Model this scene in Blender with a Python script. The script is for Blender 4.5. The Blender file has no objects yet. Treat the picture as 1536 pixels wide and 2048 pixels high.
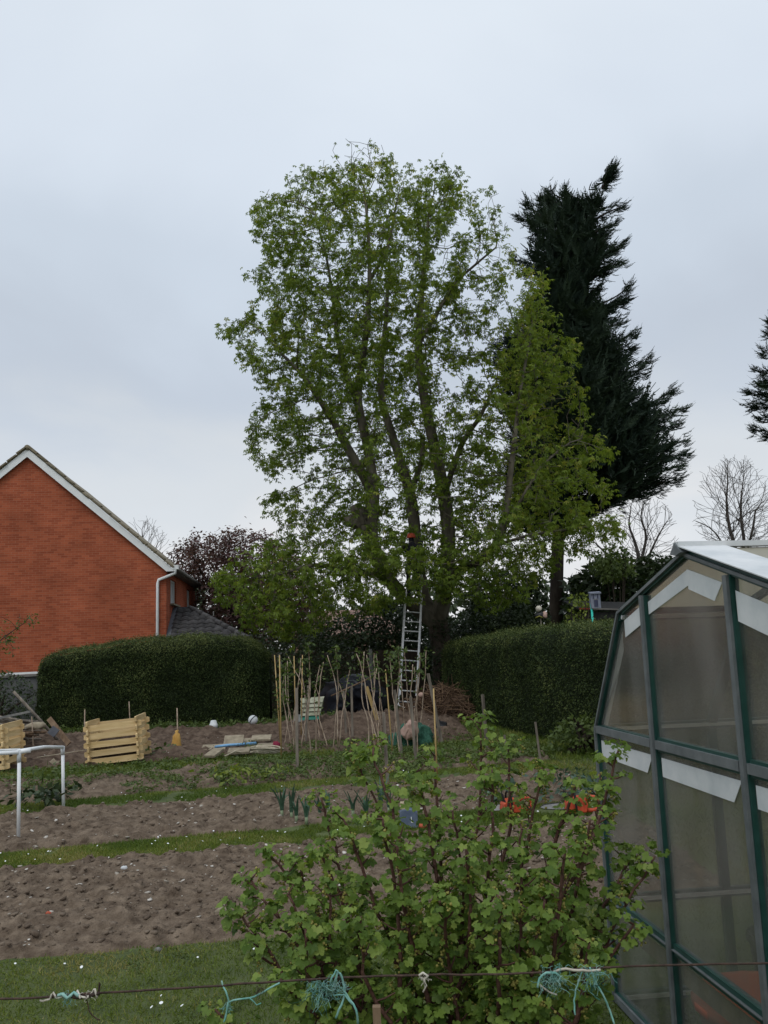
import bpy, bmesh, math, random
import numpy as np
from mathutils import Vector, Matrix

# ------------------------------------------------------------------ camera, sky, sun, exposure
SC = bpy.context.scene
COL = SC.collection
FPX, W0, H0 = 1738.0, 1536.0, 2048.0
EYE = np.array([0.0, 0.0, 1.8])
PITCH, ROLL = math.atan(266 / FPX), math.radians(-2.0)
cam_d = bpy.data.cameras.new('camera')
cam_d.sensor_fit = 'VERTICAL'
cam_d.sensor_height = 24.0
cam_d.sensor_width = 18.0
cam_d.lens = 24.0 * FPX / H0
cam_d.clip_start, cam_d.clip_end = 0.05, 2000.0
cam = bpy.data.objects.new('camera', cam_d)
COL.objects.link(cam)
CAMR = Matrix.Rotation(math.pi / 2 + PITCH, 3, 'X') @ Matrix.Rotation(ROLL, 3, 'Z')
cam.matrix_world = Matrix.Translation(EYE.tolist()) @ CAMR.to_4x4()
SC.camera = cam
SC.view_settings.view_transform = 'Standard'
SC.view_settings.look = 'None'
SC.view_settings.exposure = 0.0
SC.view_settings.gamma = 1.0
SC.view_settings.use_curve_mapping = False
SC.cycles.use_denoising = True
SC.cycles.max_bounces = 8
SC.cycles.transparent_max_bounces = 16


def s2l(r, g, b):
    return tuple((c / 255 / 12.92) if c <= 10 else ((c / 255 + 0.055) / 1.055) ** 2.4 for c in (r, g, b))


SUN_EL, SUN_AZ = 52.0, 200.0      # elevation, compass-like azimuth (0 = +Y, clockwise)
world = bpy.data.worlds.new('World')
SC.world = world
world.use_nodes = True
nt = world.node_tree
nt.nodes.clear()
N = nt.nodes.new
out = N('ShaderNodeOutputWorld')
bg = N('ShaderNodeBackground')
nt.links.new(bg.outputs[0], out.inputs[0])
sky = N('ShaderNodeTexSky')
sky.sky_type = 'NISHITA'
sky.sun_disc = False
sky.sun_elevation = math.radians(SUN_EL)
sky.sun_rotation = math.radians(SUN_AZ)
sky.dust_density = 3.0
skyk = N('ShaderNodeVectorMath'); skyk.operation = 'SCALE'; skyk.inputs[3].default_value = 0.08
nt.links.new(sky.outputs[0], skyk.inputs[0])
tc = N('ShaderNodeTexCoord')
sep = N('ShaderNodeSeparateXYZ')
nt.links.new(tc.outputs['Generated'], sep.inputs[0])
# overcast deck: the colour of the cloud by height above the horizon
ramp = N('ShaderNodeValToRGB')
cr = ramp.color_ramp
cr.interpolation = 'EASE'
stops = [(0.0, (232, 233, 235)), (0.10, (230, 232, 235)), (0.18, (216, 222, 228)), (0.30, (196, 206, 219)),
         (0.42, (204, 215, 228)), (0.52, (217, 227, 239)), (0.64, (224, 233, 243)), (1.0, (225, 234, 244))]
cr.elements[0].position = stops[0][0]; cr.elements[0].color = (*s2l(*stops[0][1]), 1)
cr.elements[1].position = stops[-1][0]; cr.elements[1].color = (*[1.32 * q_ for q_ in s2l(*stops[-1][1])], 1)     # an overcast sky goes on brightening to the zenith
for p_, c_ in stops[1:-1]:
    e_ = cr.elements.new(p_); e_.color = (*s2l(*c_), 1)
# soft cloud banks: noise over the flat deck seen in perspective
zadd = N('ShaderNodeMath'); zadd.operation = 'ADD'; zadd.inputs[1].default_value = 0.22
nt.links.new(sep.outputs['Z'], zadd.inputs[0])
zmax = N('ShaderNodeMath'); zmax.operation = 'MAXIMUM'; zmax.inputs[1].default_value = 0.05
nt.links.new(zadd.outputs[0], zmax.inputs[0])
dx = N('ShaderNodeMath'); dx.operation = 'DIVIDE'
dy = N('ShaderNodeMath'); dy.operation = 'DIVIDE'
nt.links.new(sep.outputs['X'], dx.inputs[0]); nt.links.new(zmax.outputs[0], dx.inputs[1])
nt.links.new(sep.outputs['Y'], dy.inputs[0]); nt.links.new(zmax.outputs[0], dy.inputs[1])
comb = N('ShaderNodeCombineXYZ')
nt.links.new(dx.outputs[0], comb.inputs[0]); nt.links.new(dy.outputs[0], comb.inputs[1])
noi = N('ShaderNodeTexNoise')
noi.inputs['Scale'].default_value = 1.15
noi.inputs['Detail'].default_value = 5.0
noi.inputs['Roughness'].default_value = 0.5
noi.inputs['Distortion'].default_value = 0.5
nt.links.new(comb.outputs[0], noi.inputs['Vector'])
zj = N('ShaderNodeMath'); zj.operation = 'MULTIPLY_ADD'; zj.inputs[1].default_value = 0.30; zj.inputs[2].default_value = -0.15
nt.links.new(noi.outputs['Fac'], zj.inputs[0])
zs = N('ShaderNodeMath'); zs.operation = 'ADD'
nt.links.new(sep.outputs['Z'], zs.inputs[0]); nt.links.new(zj.outputs[0], zs.inputs[1])
nt.links.new(zs.outputs[0], ramp.inputs['Fac'])
br = N('ShaderNodeMapRange')
br.inputs['From Min'].default_value = 0.25; br.inputs['From Max'].default_value = 0.75
br.inputs['To Min'].default_value = 0.97; br.inputs['To Max'].default_value = 1.08
nt.links.new(noi.outputs['Fac'], br.inputs['Value'])
cl = N('ShaderNodeVectorMath'); cl.operation = 'SCALE'
nt.links.new(ramp.outputs['Color'], cl.inputs[0]); nt.links.new(br.outputs['Result'], cl.inputs[3])
mixs = N('ShaderNodeMix'); mixs.data_type = 'RGBA'
mixs.inputs['Factor'].default_value = 0.97
nt.links.new(skyk.outputs[0], mixs.inputs['A']); nt.links.new(cl.outputs[0], mixs.inputs['B'])
nt.links.new(mixs.outputs['Result'], bg.inputs['Color'])
bg.inputs['Strength'].default_value = 1.0

sun_d = bpy.data.lights.new('sun', 'SUN')
sun_d.energy = 0.8
sun_d.angle = math.radians(25)
sun_d.color = (1.0, 0.97, 0.92)
sun = bpy.data.objects.new('sun', sun_d)
COL.objects.link(sun)
_az, _el = math.radians(SUN_AZ), math.radians(SUN_EL)
_dir = Vector((math.sin(_az) * math.cos(_el), math.cos(_az) * math.cos(_el), math.sin(_el)))
sun.rotation_euler = _dir.to_track_quat('Z', 'Y').to_euler()

# ------------------------------------------------------------------ helpers
RM = np.array(CAMR)
rng = np.random.default_rng(7)
random.seed(7)
R = math.radians


def ray(x, y):
    return RM @ np.array([(x - 768) / FPX, -(y - 1024) / FPX, -1.0])


def G(x, y, z=0.0):
    r = ray(x, y)
    return EYE + r * (z - EYE[2]) / r[2]


def P(x, y, d):
    r = ray(x, y)
    return EYE + r * d / r[1]


def proj(p):
    q = (np.asarray(p) - EYE) @ RM
    return 768 + FPX * q[..., 0] / -q[..., 2], 1024 - FPX * q[..., 1] / -q[..., 2]


def unit(v):
    v = np.asarray(v, float)
    n = np.linalg.norm(v, axis=-1, keepdims=True)
    return v / np.maximum(n, 1e-9)


_perm = np.random.default_rng(3).permutation(512)
_perm = np.concatenate([_perm, _perm, _perm])
_val = np.random.default_rng(4).random(512) * 2 - 1


def vnoise(p):
    p = np.asarray(p, float)
    if p.shape[-1] == 2:
        p = np.concatenate([p, np.zeros(p.shape[:-1] + (1,))], -1)
    i = np.floor(p).astype(int)
    f = p - i
    u = f * f * (3 - 2 * f)
    i = i & 511
    r = 0
    for dx_ in (0, 1):
        for dy_ in (0, 1):
            for dz_ in (0, 1):
                h = _perm[_perm[_perm[(i[..., 0] + dx_) & 511] + ((i[..., 1] + dy_) & 511)] + ((i[..., 2] + dz_) & 511)]
                w = (u[..., 0] if dx_ else 1 - u[..., 0]) * (u[..., 1] if dy_ else 1 - u[..., 1]) * (u[..., 2] if dz_ else 1 - u[..., 2])
                r = r + w * _val[h & 511]
    return r


def fbm(p, octv=4, gain=0.5):
    p = np.asarray(p, float)
    a, r, s = 1.0, 0, 1.0
    for k in range(octv):
        r = r + a * vnoise(p * s + 17.3 * k)
        a *= gain
        s *= 2.03
    return r


def inpoly(px, py, poly):
    px, py = np.asarray(px), np.asarray(py)
    res = np.zeros(px.shape, bool)
    n = len(poly)
    for k in range(n):
        x0, y0 = poly[k]
        x1, y1 = poly[(k + 1) % n]
        c = (y0 > py) != (y1 > py)
        if y1 != y0:
            res ^= c & (px < (x1 - x0) * (py - y0) / (y1 - y0) + x0)
    return res


def edgedist(px, py, poly):
    d = np.full(np.shape(px), 1e9)
    n = len(poly)
    for k in range(n):
        a = np.array(poly[k], float)
        b = np.array(poly[(k + 1) % n], float)
        ab = b - a
        t = np.clip(((px - a[0]) * ab[0] + (py - a[1]) * ab[1]) / max(ab @ ab, 1e-9), 0, 1)
        d = np.minimum(d, np.hypot(px - a[0] - t * ab[0], py - a[1] - t * ab[1]))
    return d


WL = {}


def wl(o):
    return WL.get(o.name, Vector((0, 0, 0))) if o else Vector((0, 0, 0))


def tag(o, label=None, cat=None, group=None, kind=None):
    if label: o['label'] = label
    if cat: o['category'] = cat
    if group: o['group'] = group
    if kind: o['kind'] = kind
    return o


def thing(name, label, cat, loc=(0, 0, 0), group=None):
    o = bpy.data.objects.new(name, None)
    o.empty_display_size = 0.1
    COL.objects.link(o)
    o.location = Vector([float(c) for c in loc])
    WL[o.name] = Vector(o.location)
    return tag(o, label, cat, group)


def put(name, me, mat, parent=None, origin=None):
    """link a mesh whose vertices are world coordinates; its origin goes to the parent's or to origin"""
    if mat is not None and not me.materials:
        me.materials.append(mat)
    o = bpy.data.objects.new(name, me)
    COL.objects.link(o)
    base = wl(parent) if parent else Vector([float(c) for c in origin]) if origin is not None else Vector((0, 0, 0))
    if base.length > 0:
        me.transform(Matrix.Translation(-base))
    if parent:
        o.parent = parent
    else:
        o.location = base
    WL[o.name] = base
    return o


def place(name, me, M, parent=None, mat=None):
    """link shared mesh data with a world matrix"""
    if mat is not None and not me.materials:
        me.materials.append(mat)
    o = bpy.data.objects.new(name, me)
    COL.objects.link(o)
    if parent:
        o.parent = parent
        o.matrix_basis = Matrix.Translation(-wl(parent)) @ M
    else:
        o.matrix_basis = M
    WL[o.name] = M.to_translation()
    return o


def np_mesh(name, V, F, tint=None, smooth=False):
    V = np.asarray(V, np.float32).reshape(-1, 3)
    F = np.asarray(F, np.int32)
    k = F.shape[1]
    me = bpy.data.meshes.new(name)
    me.vertices.add(len(V)); me.vertices.foreach_set('co', V.ravel())
    me.loops.add(F.size); me.loops.foreach_set('vertex_index', F.ravel())
    me.polygons.add(len(F))
    me.polygons.foreach_set('loop_start', np.arange(len(F), dtype=np.int32) * k)
    me.polygons.foreach_set('loop_total', np.full(len(F), k, np.int32))
    if smooth:
        me.polygons.foreach_set('use_smooth', np.ones(len(F), bool))
    me.update(calc_edges=True)
    if tint is not None:
        a = me.attributes.new('tint', 'FLOAT', 'POINT')
        a.data.foreach_set('value', np.asarray(tint, np.float32))
    return me


def inst(TV, TF, pos, X, Z, sc):
    """copies of a small template: X axis and normal Z per copy"""
    TV = np.asarray(TV, float); TF = np.asarray(TF, int)
    Z = unit(Z)
    X = np.asarray(X, float)
    X = unit(X - Z * np.sum(X * Z, -1, keepdims=True))
    Y = np.cross(Z, X)
    B = np.stack([X, Y, Z], -1)                     # n,3,3
    sc = np.asarray(sc, float)
    if sc.ndim == 1: sc = sc[:, None]
    V = np.einsum('nij,kj->nki', B, TV) * sc[:, :, None] + pos[:, None, :]
    n, K = len(pos), len(TV)
    F = TF[None] + (np.arange(n) * K)[:, None, None]
    return V.reshape(-1, 3), F.reshape(-1, TF.shape[1])


class MB:
    def __init__(s):
        s.v, s.f, s.sm = [], [], []

    def add(s, V, F, smooth=False):
        b = len(s.v)
        s.v += [tuple(map(float, q)) for q in V]
        s.f += [tuple(int(i) + b for i in q) for q in F]
        s.sm += [smooth] * len(F)
        return s

    def box(s, c, size, M=None, taper=1.0):
        hx, hy, hz = [q / 2 for q in size]
        V = [Vector((x * (taper if z > 0 else 1), y * (taper if z > 0 else 1), z)) for z in (-hz, hz) for x, y in ((-hx, -hy), (hx, -hy), (hx, hy), (-hx, hy))]
        if M is not None: V = [M @ q for q in V]
        V = [q + Vector([float(a) for a in c]) for q in V]
        return s.add(V, [(0, 3, 2, 1), (4, 5, 6, 7), (0, 1, 5, 4), (1, 2, 6, 5), (2, 3, 7, 6), (3, 0, 4, 7)])

    def bar(s, a, b, w, h, up=(0, 0, 1)):
        """rectangular bar from a to b, h along up, w across"""
        a, b, up = np.array(a, float), np.array(b, float), np.array(up, float)
        d = unit(b - a)
        x = unit(np.cross(d, up)); u = np.cross(x, d)
        V = [q + sx * x * w / 2 + su * u * h / 2 for q in (a, b) for sx, su in ((-1, -1), (1, -1), (1, 1), (-1, 1))]
        return s.add(V, [(0, 1, 2, 3), (7, 6, 5, 4), (0, 4, 5, 1), (1, 5, 6, 2), (2, 6, 7, 3), (3, 7, 4, 0)])

    def tube(s, pts, rad, n=8, caps=True, smooth=True):
        pts = [np.array(q, float) for q in pts]
        if not hasattr(rad, '__len__'): rad = [rad] * len(pts)
        V, F = [], []
        prev = None
        for i, q in enumerate(pts):
            d = unit(pts[min(i + 1, len(pts) - 1)] - pts[max(i - 1, 0)])
            if prev is None:
                a = np.array([0, 0, 1.0]) if abs(d[2]) < 0.9 else np.array([1.0, 0, 0])
                x = unit(np.cross(d, a))
            else:
                x = unit(prev - d * (prev @ d))
            prev = x
            y = np.cross(d, x)
            for k in range(n):
                t = 2 * math.pi * k / n
                V.append(q + rad[i] * (math.cos(t) * x + math.sin(t) * y))
        for i in range(len(pts) - 1):
            for k in range(n):
                a, b = i * n + k, i * n + (k + 1) % n
                F.append((a, b, b + n, a + n))
        if caps:
            F.append(tuple(range(n - 1, -1, -1)))
            F.append(tuple(range((len(pts) - 1) * n, len(pts) * n)))
        return s.add(V, F, smooth)

    def poly(s, pts, n, th):
        """flat polygon pts extruded by th along n"""
        n = unit(np.array(n, float)) * th
        k = len(pts)
        V = [np.array(q, float) for q in pts] + [np.array(q, float) + n for q in pts]
        F = [tuple(range(k - 1, -1, -1)), tuple(range(k, 2 * k))]
        F += [(i, (i + 1) % k, (i + 1) % k + k, i + k) for i in range(k)]
        return s.add(V, F)

    def blob(s, c, r, seed=0, amp=0.2, sub=2, freq=2.0, squash=(1, 1, 1), smooth=True):
        bm = bmesh.new()
        bmesh.ops.create_icosphere(bm, subdivisions=sub, radius=1.0)
        V = np.array([q.co[:] for q in bm.verts])
        F = [[q.index for q in f.verts] for f in bm.faces]
        bm.free()
        V = V * (1 + amp * fbm(V * freq + seed * 7.7, 3))[:, None] * np.array(squash) * r + np.array(c, float)
        return s.add(V, F, smooth)

    def lathe(s, c, prof, n=16, axis=(0, 0, 1), smooth=True):
        """prof: list of (radius, height) along axis"""
        ax = unit(np.array(axis, float))
        a = np.array([1.0, 0, 0]) if abs(ax[0]) < 0.9 else np.array([0, 1.0, 0])
        x = unit(np.cross(ax, a)); y = np.cross(ax, x)
        V, F = [], []
        for r, h in prof:
            for k in range(n):
                t = 2 * math.pi * k / n
                V.append(np.array(c, float) + ax * h + r * (math.cos(t) * x + math.sin(t) * y))
        for i in range(len(prof) - 1):
            for k in range(n):
                a_, b_ = i * n + k, i * n + (k + 1) % n
                F.append((a_, b_, b_ + n, a_ + n))
        F.append(tuple(range(n - 1, -1, -1)))
        F.append(tuple(range((len(prof) - 1) * n, len(prof) * n)))
        return s.add(V, F, smooth)

    def mesh(s, name):
        me = bpy.data.meshes.new(name)
        me.from_pydata(s.v, [], s.f)
        me.polygons.foreach_set('use_smooth', s.sm)
        me.update()
        return me

    def build(s, name, mat, parent=None, origin=None):
        return put(name, s.mesh(name), mat, parent, origin)


def bevel(o, w=0.004, seg=2):
    m = o.modifiers.new('bevel', 'BEVEL')
    m.width = w; m.segments = seg; m.limit_method = 'ANGLE'
    return o


# ------------------------------------------------------------------ materials
def new_mat(name):
    m = bpy.data.materials.new(name)
    m.use_nodes = True
    t = m.node_tree
    return m, t, t.nodes['Principled BSDF'], t.nodes['Material Output']


def simple(name, c1, c2=None, rough=0.7, scale=8.0, bump=0.0, metal=0.0, detail=5.0, bscale=None, stretch=None, spec=0.3, lo=0.35, hi=0.65, objrand=0.0):
    m, t, b, o = new_mat(name)
    b.inputs['Roughness'].default_value = rough
    b.inputs['Metallic'].default_value = metal
    b.inputs['Specular IOR Level'].default_value = spec
    co = t.nodes.new('ShaderNodeTexCoord')
    mp = t.nodes.new('ShaderNodeMapping')
    t.links.new(co.outputs['Object'], mp.inputs['Vector'])
    if stretch: mp.inputs['Scale'].default_value = stretch
    if objrand:
        oi = t.nodes.new('ShaderNodeObjectInfo')
        cx = t.nodes.new('ShaderNodeCombineXYZ')
        mu = t.nodes.new('ShaderNodeMath'); mu.operation = 'MULTIPLY'; mu.inputs[1].default_value = 37.0
        t.links.new(oi.outputs['Random'], mu.inputs[0])
        for k in range(3): t.links.new(mu.outputs[0], cx.inputs[k])
        t.links.new(cx.outputs[0], mp.inputs['Location'])
    n = t.nodes.new('ShaderNodeTexNoise')
    n.inputs['Scale'].default_value = scale
    n.inputs['Detail'].default_value = detail
    n.inputs['Roughness'].default_value = 0.6
    t.links.new(mp.outputs[0], n.inputs['Vector'])
    r = t.nodes.new('ShaderNodeValToRGB')
    r.color_ramp.elements[0].position = lo; r.color_ramp.elements[0].color = (*c1, 1)
    r.color_ramp.elements[1].position = hi; r.color_ramp.elements[1].color = (*(c2 or c1), 1)
    t.links.new(n.outputs['Fac'], r.inputs['Fac'])
    last = r.outputs['Color']
    if objrand:
        hsv = t.nodes.new('ShaderNodeHueSaturation')
        mr = t.nodes.new('ShaderNodeMapRange')
        mr.inputs['To Min'].default_value = 1 - objrand; mr.inputs['To Max'].default_value = 1 + objrand
        t.links.new(oi.outputs['Random'], mr.inputs['Value'])
        t.links.new(mr.outputs[0], hsv.inputs['Value'])
        t.links.new(last, hsv.inputs['Color'])
        last = hsv.outputs['Color']
    t.links.new(last, b.inputs['Base Color'])
    if bump:
        n2 = t.nodes.new('ShaderNodeTexNoise')
        n2.inputs['Scale'].default_value = bscale or scale * 3
        n2.inputs['Detail'].default_value = 6
        t.links.new(mp.outputs[0], n2.inputs['Vector'])
        bp = t.nodes.new('ShaderNodeBump')
        bp.inputs['Strength'].default_value = bump
        bp.inputs['Distance'].default_value = 0.02
        t.links.new(n2.outputs['Fac'], bp.inputs['Height'])
        t.links.new(bp.outputs[0], b.inputs['Normal'])
    return m


def leaf_mat(name, c1, c2, trans=0.35, rough=0.5, obj=False, c3=None, spec=0.3):
    """leaf: colour varies leaf by leaf, light comes through"""
    m, t, b, o = new_mat(name)
    if obj:
        src = t.nodes.new('ShaderNodeObjectInfo').outputs['Random']
    else:
        a = t.nodes.new('ShaderNodeAttribute'); a.attribute_name = 'tint'
        src = a.outputs['Fac']
    r = t.nodes.new('ShaderNodeValToRGB')
    r.color_ramp.elements[0].color = (*c1, 1)
    r.color_ramp.elements[1].color = (*c2, 1)
    if c3:
        r.color_ramp.elements[1].position = 0.8
        e = r.color_ramp.elements.new(1.0); e.color = (*c3, 1)
    t.links.new(src, r.inputs['Fac'])
    b.inputs['Roughness'].default_value = rough
    b.inputs['Specular IOR Level'].default_value = spec
    t.links.new(r.outputs['Color'], b.inputs['Base Color'])
    tr = t.nodes.new('ShaderNodeBsdfTranslucent')
    g = t.nodes.new('ShaderNodeMix'); g.data_type = 'RGBA'; g.blend_type = 'MULTIPLY'
    g.inputs['Factor'].default_value = 1.0
    g.inputs['B'].default_value = (1.15, 1.1, 0.6, 1)
    t.links.new(r.outputs['Color'], g.inputs['A'])
    t.links.new(g.outputs['Result'], tr.inputs['Color'])
    mx = t.nodes.new('ShaderNodeMixShader')
    mx.inputs[0].default_value = trans
    t.links.new(b.outputs[0], mx.inputs[1]); t.links.new(tr.outputs[0], mx.inputs[2])
    t.links.new(mx.outputs[0], o.inputs['Surface'])
    return m


M = {}
M['grass_ground'] = simple('grass_ground', (0.05, 0.068, 0.022), (0.095, 0.115, 0.04), 0.95, 3.0, 0.5, bscale=60)
M['grass'] = leaf_mat('grass_blades', (0.075, 0.125, 0.020), (0.18, 0.225, 0.045), 0.3, c3=(0.30, 0.27, 0.10), spec=0.15)
M['soil'] = simple('soil', (0.072, 0.051, 0.036), (0.23, 0.176, 0.128), 0.97, 9.0, 1.0, bscale=55, spec=0.1, lo=0.3, hi=0.7, detail=12)
M['soil_dark'] = simple('soil_dark', (0.060, 0.040, 0.029), (0.155, 0.112, 0.083), 0.97, 6.0, 1.0, bscale=40, detail=10, spec=0.1)
M['clod'] = simple('clod', (0.078, 0.056, 0.041), (0.215, 0.168, 0.126), 0.97, 9, 0.6, bscale=60, spec=0.1)
M['stone'] = leaf_mat('pale_stones', (0.28, 0.24, 0.19), (0.66, 0.62, 0.56), 0.0, 0.8)
M['bark'] = simple('bark', (0.06, 0.052, 0.039), (0.165, 0.148, 0.112), 0.95, 3.5, 0.8, bscale=14, stretch=(1, 1, 0.35), spec=0.1)
M['bark_dark'] = simple('bark_dark', (0.03, 0.024, 0.02), (0.075, 0.06, 0.047), 0.95, 4, 0.8, bscale=18, stretch=(1, 1, 0.3), spec=0.1)
M['bare'] = simple('bare_twigs', (0.055, 0.047, 0.042), (0.11, 0.095, 0.085), 0.95, 3, 0.3, spec=0.1)
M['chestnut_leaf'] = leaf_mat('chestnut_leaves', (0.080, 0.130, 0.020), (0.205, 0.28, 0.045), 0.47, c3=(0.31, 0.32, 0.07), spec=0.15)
M['conifer'] = leaf_mat('conifer_sprays', (0.013, 0.025, 0.018), (0.040, 0.062, 0.036), 0.08, 0.7, spec=0.15)
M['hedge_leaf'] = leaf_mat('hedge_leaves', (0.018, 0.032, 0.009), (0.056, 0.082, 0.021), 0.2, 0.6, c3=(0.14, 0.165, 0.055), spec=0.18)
M['hedge_core'] = simple('hedge_core', (0.010, 0.014, 0.008), (0.022, 0.03, 0.014), 0.95, 6, 0.6, spec=0.05)
M['plum_leaf'] = leaf_mat('purple_leaves', (0.08, 0.043, 0.045), (0.18, 0.108, 0.10), 0.3, spec=0.15)
M['dark_leaf'] = leaf_mat('dark_shrub_leaves', (0.016, 0.030, 0.012), (0.05, 0.075, 0.026), 0.2)
M['mid_leaf'] = leaf_mat('shrub_leaves', (0.05, 0.085, 0.022), (0.12, 0.165, 0.045), 0.35)
M['bright_leaf'] = leaf_mat('bright_leaves', (0.13, 0.19, 0.03), (0.25, 0.30, 0.06), 0.4)
M['weed_leaf'] = leaf_mat('weed_leaves', (0.05, 0.085, 0.022), (0.13, 0.175, 0.045), 0.3)
M['blue_leaf'] = leaf_mat('blue_green_leaves', (0.045, 0.085, 0.06), (0.12, 0.18, 0.13), 0.25)
M['currant_leaf'] = leaf_mat('currant_leaves', (0.075, 0.135, 0.022), (0.195, 0.285, 0.055), 0.40, 0.45, obj=True, spec=0.2, c3=(0.27, 0.34, 0.08))
M['currant_leaf_m'] = leaf_mat('currant_leaves_mass', (0.075, 0.135, 0.022), (0.195, 0.285, 0.055), 0.40, 0.45, spec=0.2, c3=(0.27, 0.34, 0.08))
M['currant_stem'] = simple('currant_stems', (0.055, 0.022, 0.016), (0.13, 0.066, 0.048), 0.7, 20, 0.5, bscale=60)
M['flower'] = leaf_mat('yellow_flowers', (0.26, 0.25, 0.05), (0.45, 0.40, 0.12), 0.3)
M['white_paint'] = simple('white_paint', (0.76, 0.78, 0.79), (0.83, 0.84, 0.84), 0.45, 4)
M['white_tape'] = simple('white_tape', (0.50, 0.53, 0.54), (0.66, 0.67, 0.67), 0.6, 6)
M['tile_dark'] = simple('roof_tile_dark', (0.040, 0.038, 0.040), (0.085, 0.08, 0.08), 0.85, 7, 0.3, objrand=0.25)
M['tile_main'] = simple('roof_tile_brown', (0.15, 0.125, 0.085), (0.25, 0.215, 0.15), 0.9, 6, 0.4, objrand=0.15)
M['new_wood'] = simple('new_timber', (0.52, 0.36, 0.16), (0.70, 0.52, 0.28), 0.7, 5, 0.2, stretch=(0.35, 3, 3), bscale=20, objrand=0.12)
M['old_wood'] = simple('old_timber', (0.10, 0.085, 0.068), (0.24, 0.205, 0.165), 0.9, 9, 0.5, stretch=(2, 2, 0.25), objrand=0.2)
M['brown_wood'] = simple('brown_timber', (0.10, 0.062, 0.038), (0.20, 0.135, 0.085), 0.9, 8, 0.4, stretch=(2, 2, 0.3), objrand=0.2)
M['fence_wood'] = simple('fence_timber', (0.028, 0.02, 0.014), (0.06, 0.046, 0.034), 0.95, 6, 0.4, stretch=(3, 3, 0.2))
M['concrete'] = simple('concrete', (0.15, 0.15, 0.145), (0.24, 0.235, 0.22), 0.95, 12, 0.4)
M['bamboo'] = simple('bamboo', (0.36, 0.24, 0.085), (0.50, 0.36, 0.16), 0.6, 10, stretch=(1, 1, 0.3), objrand=0.15)
M['cane'] = simple('raspberry_cane', (0.22, 0.155, 0.105), (0.48, 0.38, 0.29), 0.85, 9, objrand=0.25)
M['alu'] = simple('weathered_aluminium', (0.33, 0.34, 0.345), (0.46, 0.47, 0.47), 0.5, 7, metal=0.35)
M['ladder_alu'] = simple('ladder_aluminium', (0.55, 0.56, 0.57), (0.70, 0.70, 0.70), 0.4, 7, metal=0.2)
M['green_paint'] = simple('dark_green_paint', (0.008, 0.042, 0.034), (0.018, 0.065, 0.055), 0.4, 9)
M['gh_face'] = simple('greenhouse_bar_face', (0.105, 0.12, 0.125), (0.175, 0.19, 0.195), 0.5, 9, metal=0.2)
M['wire'] = simple('rusty_wire', (0.030, 0.020, 0.015), (0.085, 0.05, 0.036), 0.8, 40, 0.3)
M['twine'] = simple('teal_twine', (0.12, 0.33, 0.28), (0.30, 0.47, 0.42), 0.8, 30)
M['twine_pale'] = simple('pale_twine', (0.42, 0.38, 0.31), (0.6, 0.56, 0.48), 0.9, 30)
M['orange'] = simple('orange_plastic', (0.34, 0.05, 0.022), (0.60, 0.095, 0.038), 0.5, 14)
M['black_plastic'] = simple('black_plastic', (0.012, 0.012, 0.014), (0.03, 0.03, 0.033), 0.45, 9)
M['steel'] = simple('grey_steel', (0.33, 0.34, 0.35), (0.52, 0.53, 0.54), 0.45, 14, metal=0.3)
M['cloth_dark'] = simple('dark_cloth', (0.012, 0.012, 0.016), (0.028, 0.027, 0.034), 0.9, 10)
M['skin'] = simple('skin', (0.42, 0.25, 0.18), (0.48, 0.29, 0.21), 0.6, 5)
M['tarp'] = simple('black_tarp', (0.006, 0.007, 0.011), (0.015, 0.017, 0.024), 0.5, 5, 0.4, bscale=8)
M['straw'] = leaf_mat('dry_stalks', (0.075, 0.042, 0.028), (0.21, 0.135, 0.08), 0.0, 0.9)
M['twine_rope'] = simple('rope', (0.36, 0.31, 0.22), (0.50, 0.45, 0.35), 0.9, 20)
M['blue_pipe'] = simple('blue_pipe', (0.16, 0.36, 0.60), (0.22, 0.43, 0.66), 0.5, 6)
M['slab'] = simple('old_slab', (0.20, 0.165, 0.115), (0.34, 0.29, 0.21), 0.95, 8, 0.4, objrand=0.15)
M['pink_sack'] = simple('pink_sack', (0.36, 0.23, 0.185), (0.48, 0.33, 0.27), 0.85, 7, 0.4)
M['green_net'] = simple('green_netting', (0.018, 0.075, 0.048), (0.05, 0.15, 0.10), 0.8, 30, 0.6)
M['turquoise'] = simple('turquoise_post', (0.03, 0.50, 0.40), (0.05, 0.56, 0.46), 0.5, 5)
M['birdbox'] = simple('grey_blue_wood', (0.13, 0.145, 0.19), (0.22, 0.235, 0.285), 0.8, 14, stretch=(3, 3, 0.5))
M['dark_inside'] = simple('dark_blue_wood', (0.035, 0.04, 0.075), (0.06, 0.065, 0.10), 0.8, 14)
M['yellow_bag'] = simple('yellow_bag', (0.46, 0.25, 0.055), (0.58, 0.36, 0.10), 0.6, 6, 0.3)
M['can_blue'] = simple('can_grey_blue', (0.085, 0.115, 0.17), (0.14, 0.175, 0.235), 0.6, 9)
M['can_beige'] = simple('can_beige', (0.36, 0.29, 0.18), (0.44, 0.36, 0.24), 0.6, 9)
M['terracotta'] = simple('terracotta', (0.42, 0.085, 0.045), (0.50, 0.12, 0.065), 0.8, 6)
M['sheet_pale'] = simple('mossy_sheet', (0.20, 0.21, 0.14), (0.36, 0.36, 0.27), 0.9, 8, 0.3)
M['sheet_green'] = simple('green_sheet', (0.015, 0.12, 0.085), (0.03, 0.17, 0.12), 0.6, 8)
M['felt'] = simple('roof_felt', (0.014, 0.014, 0.014), (0.03, 0.028, 0.027), 0.95, 9)
M['red_trim'] = simple('red_trim', (0.32, 0.05, 0.035), None, 0.7)
M['pink_render'] = simple('pink_brick_far', (0.26, 0.16, 0.125), (0.33, 0.215, 0.17), 0.95, 4)
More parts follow.
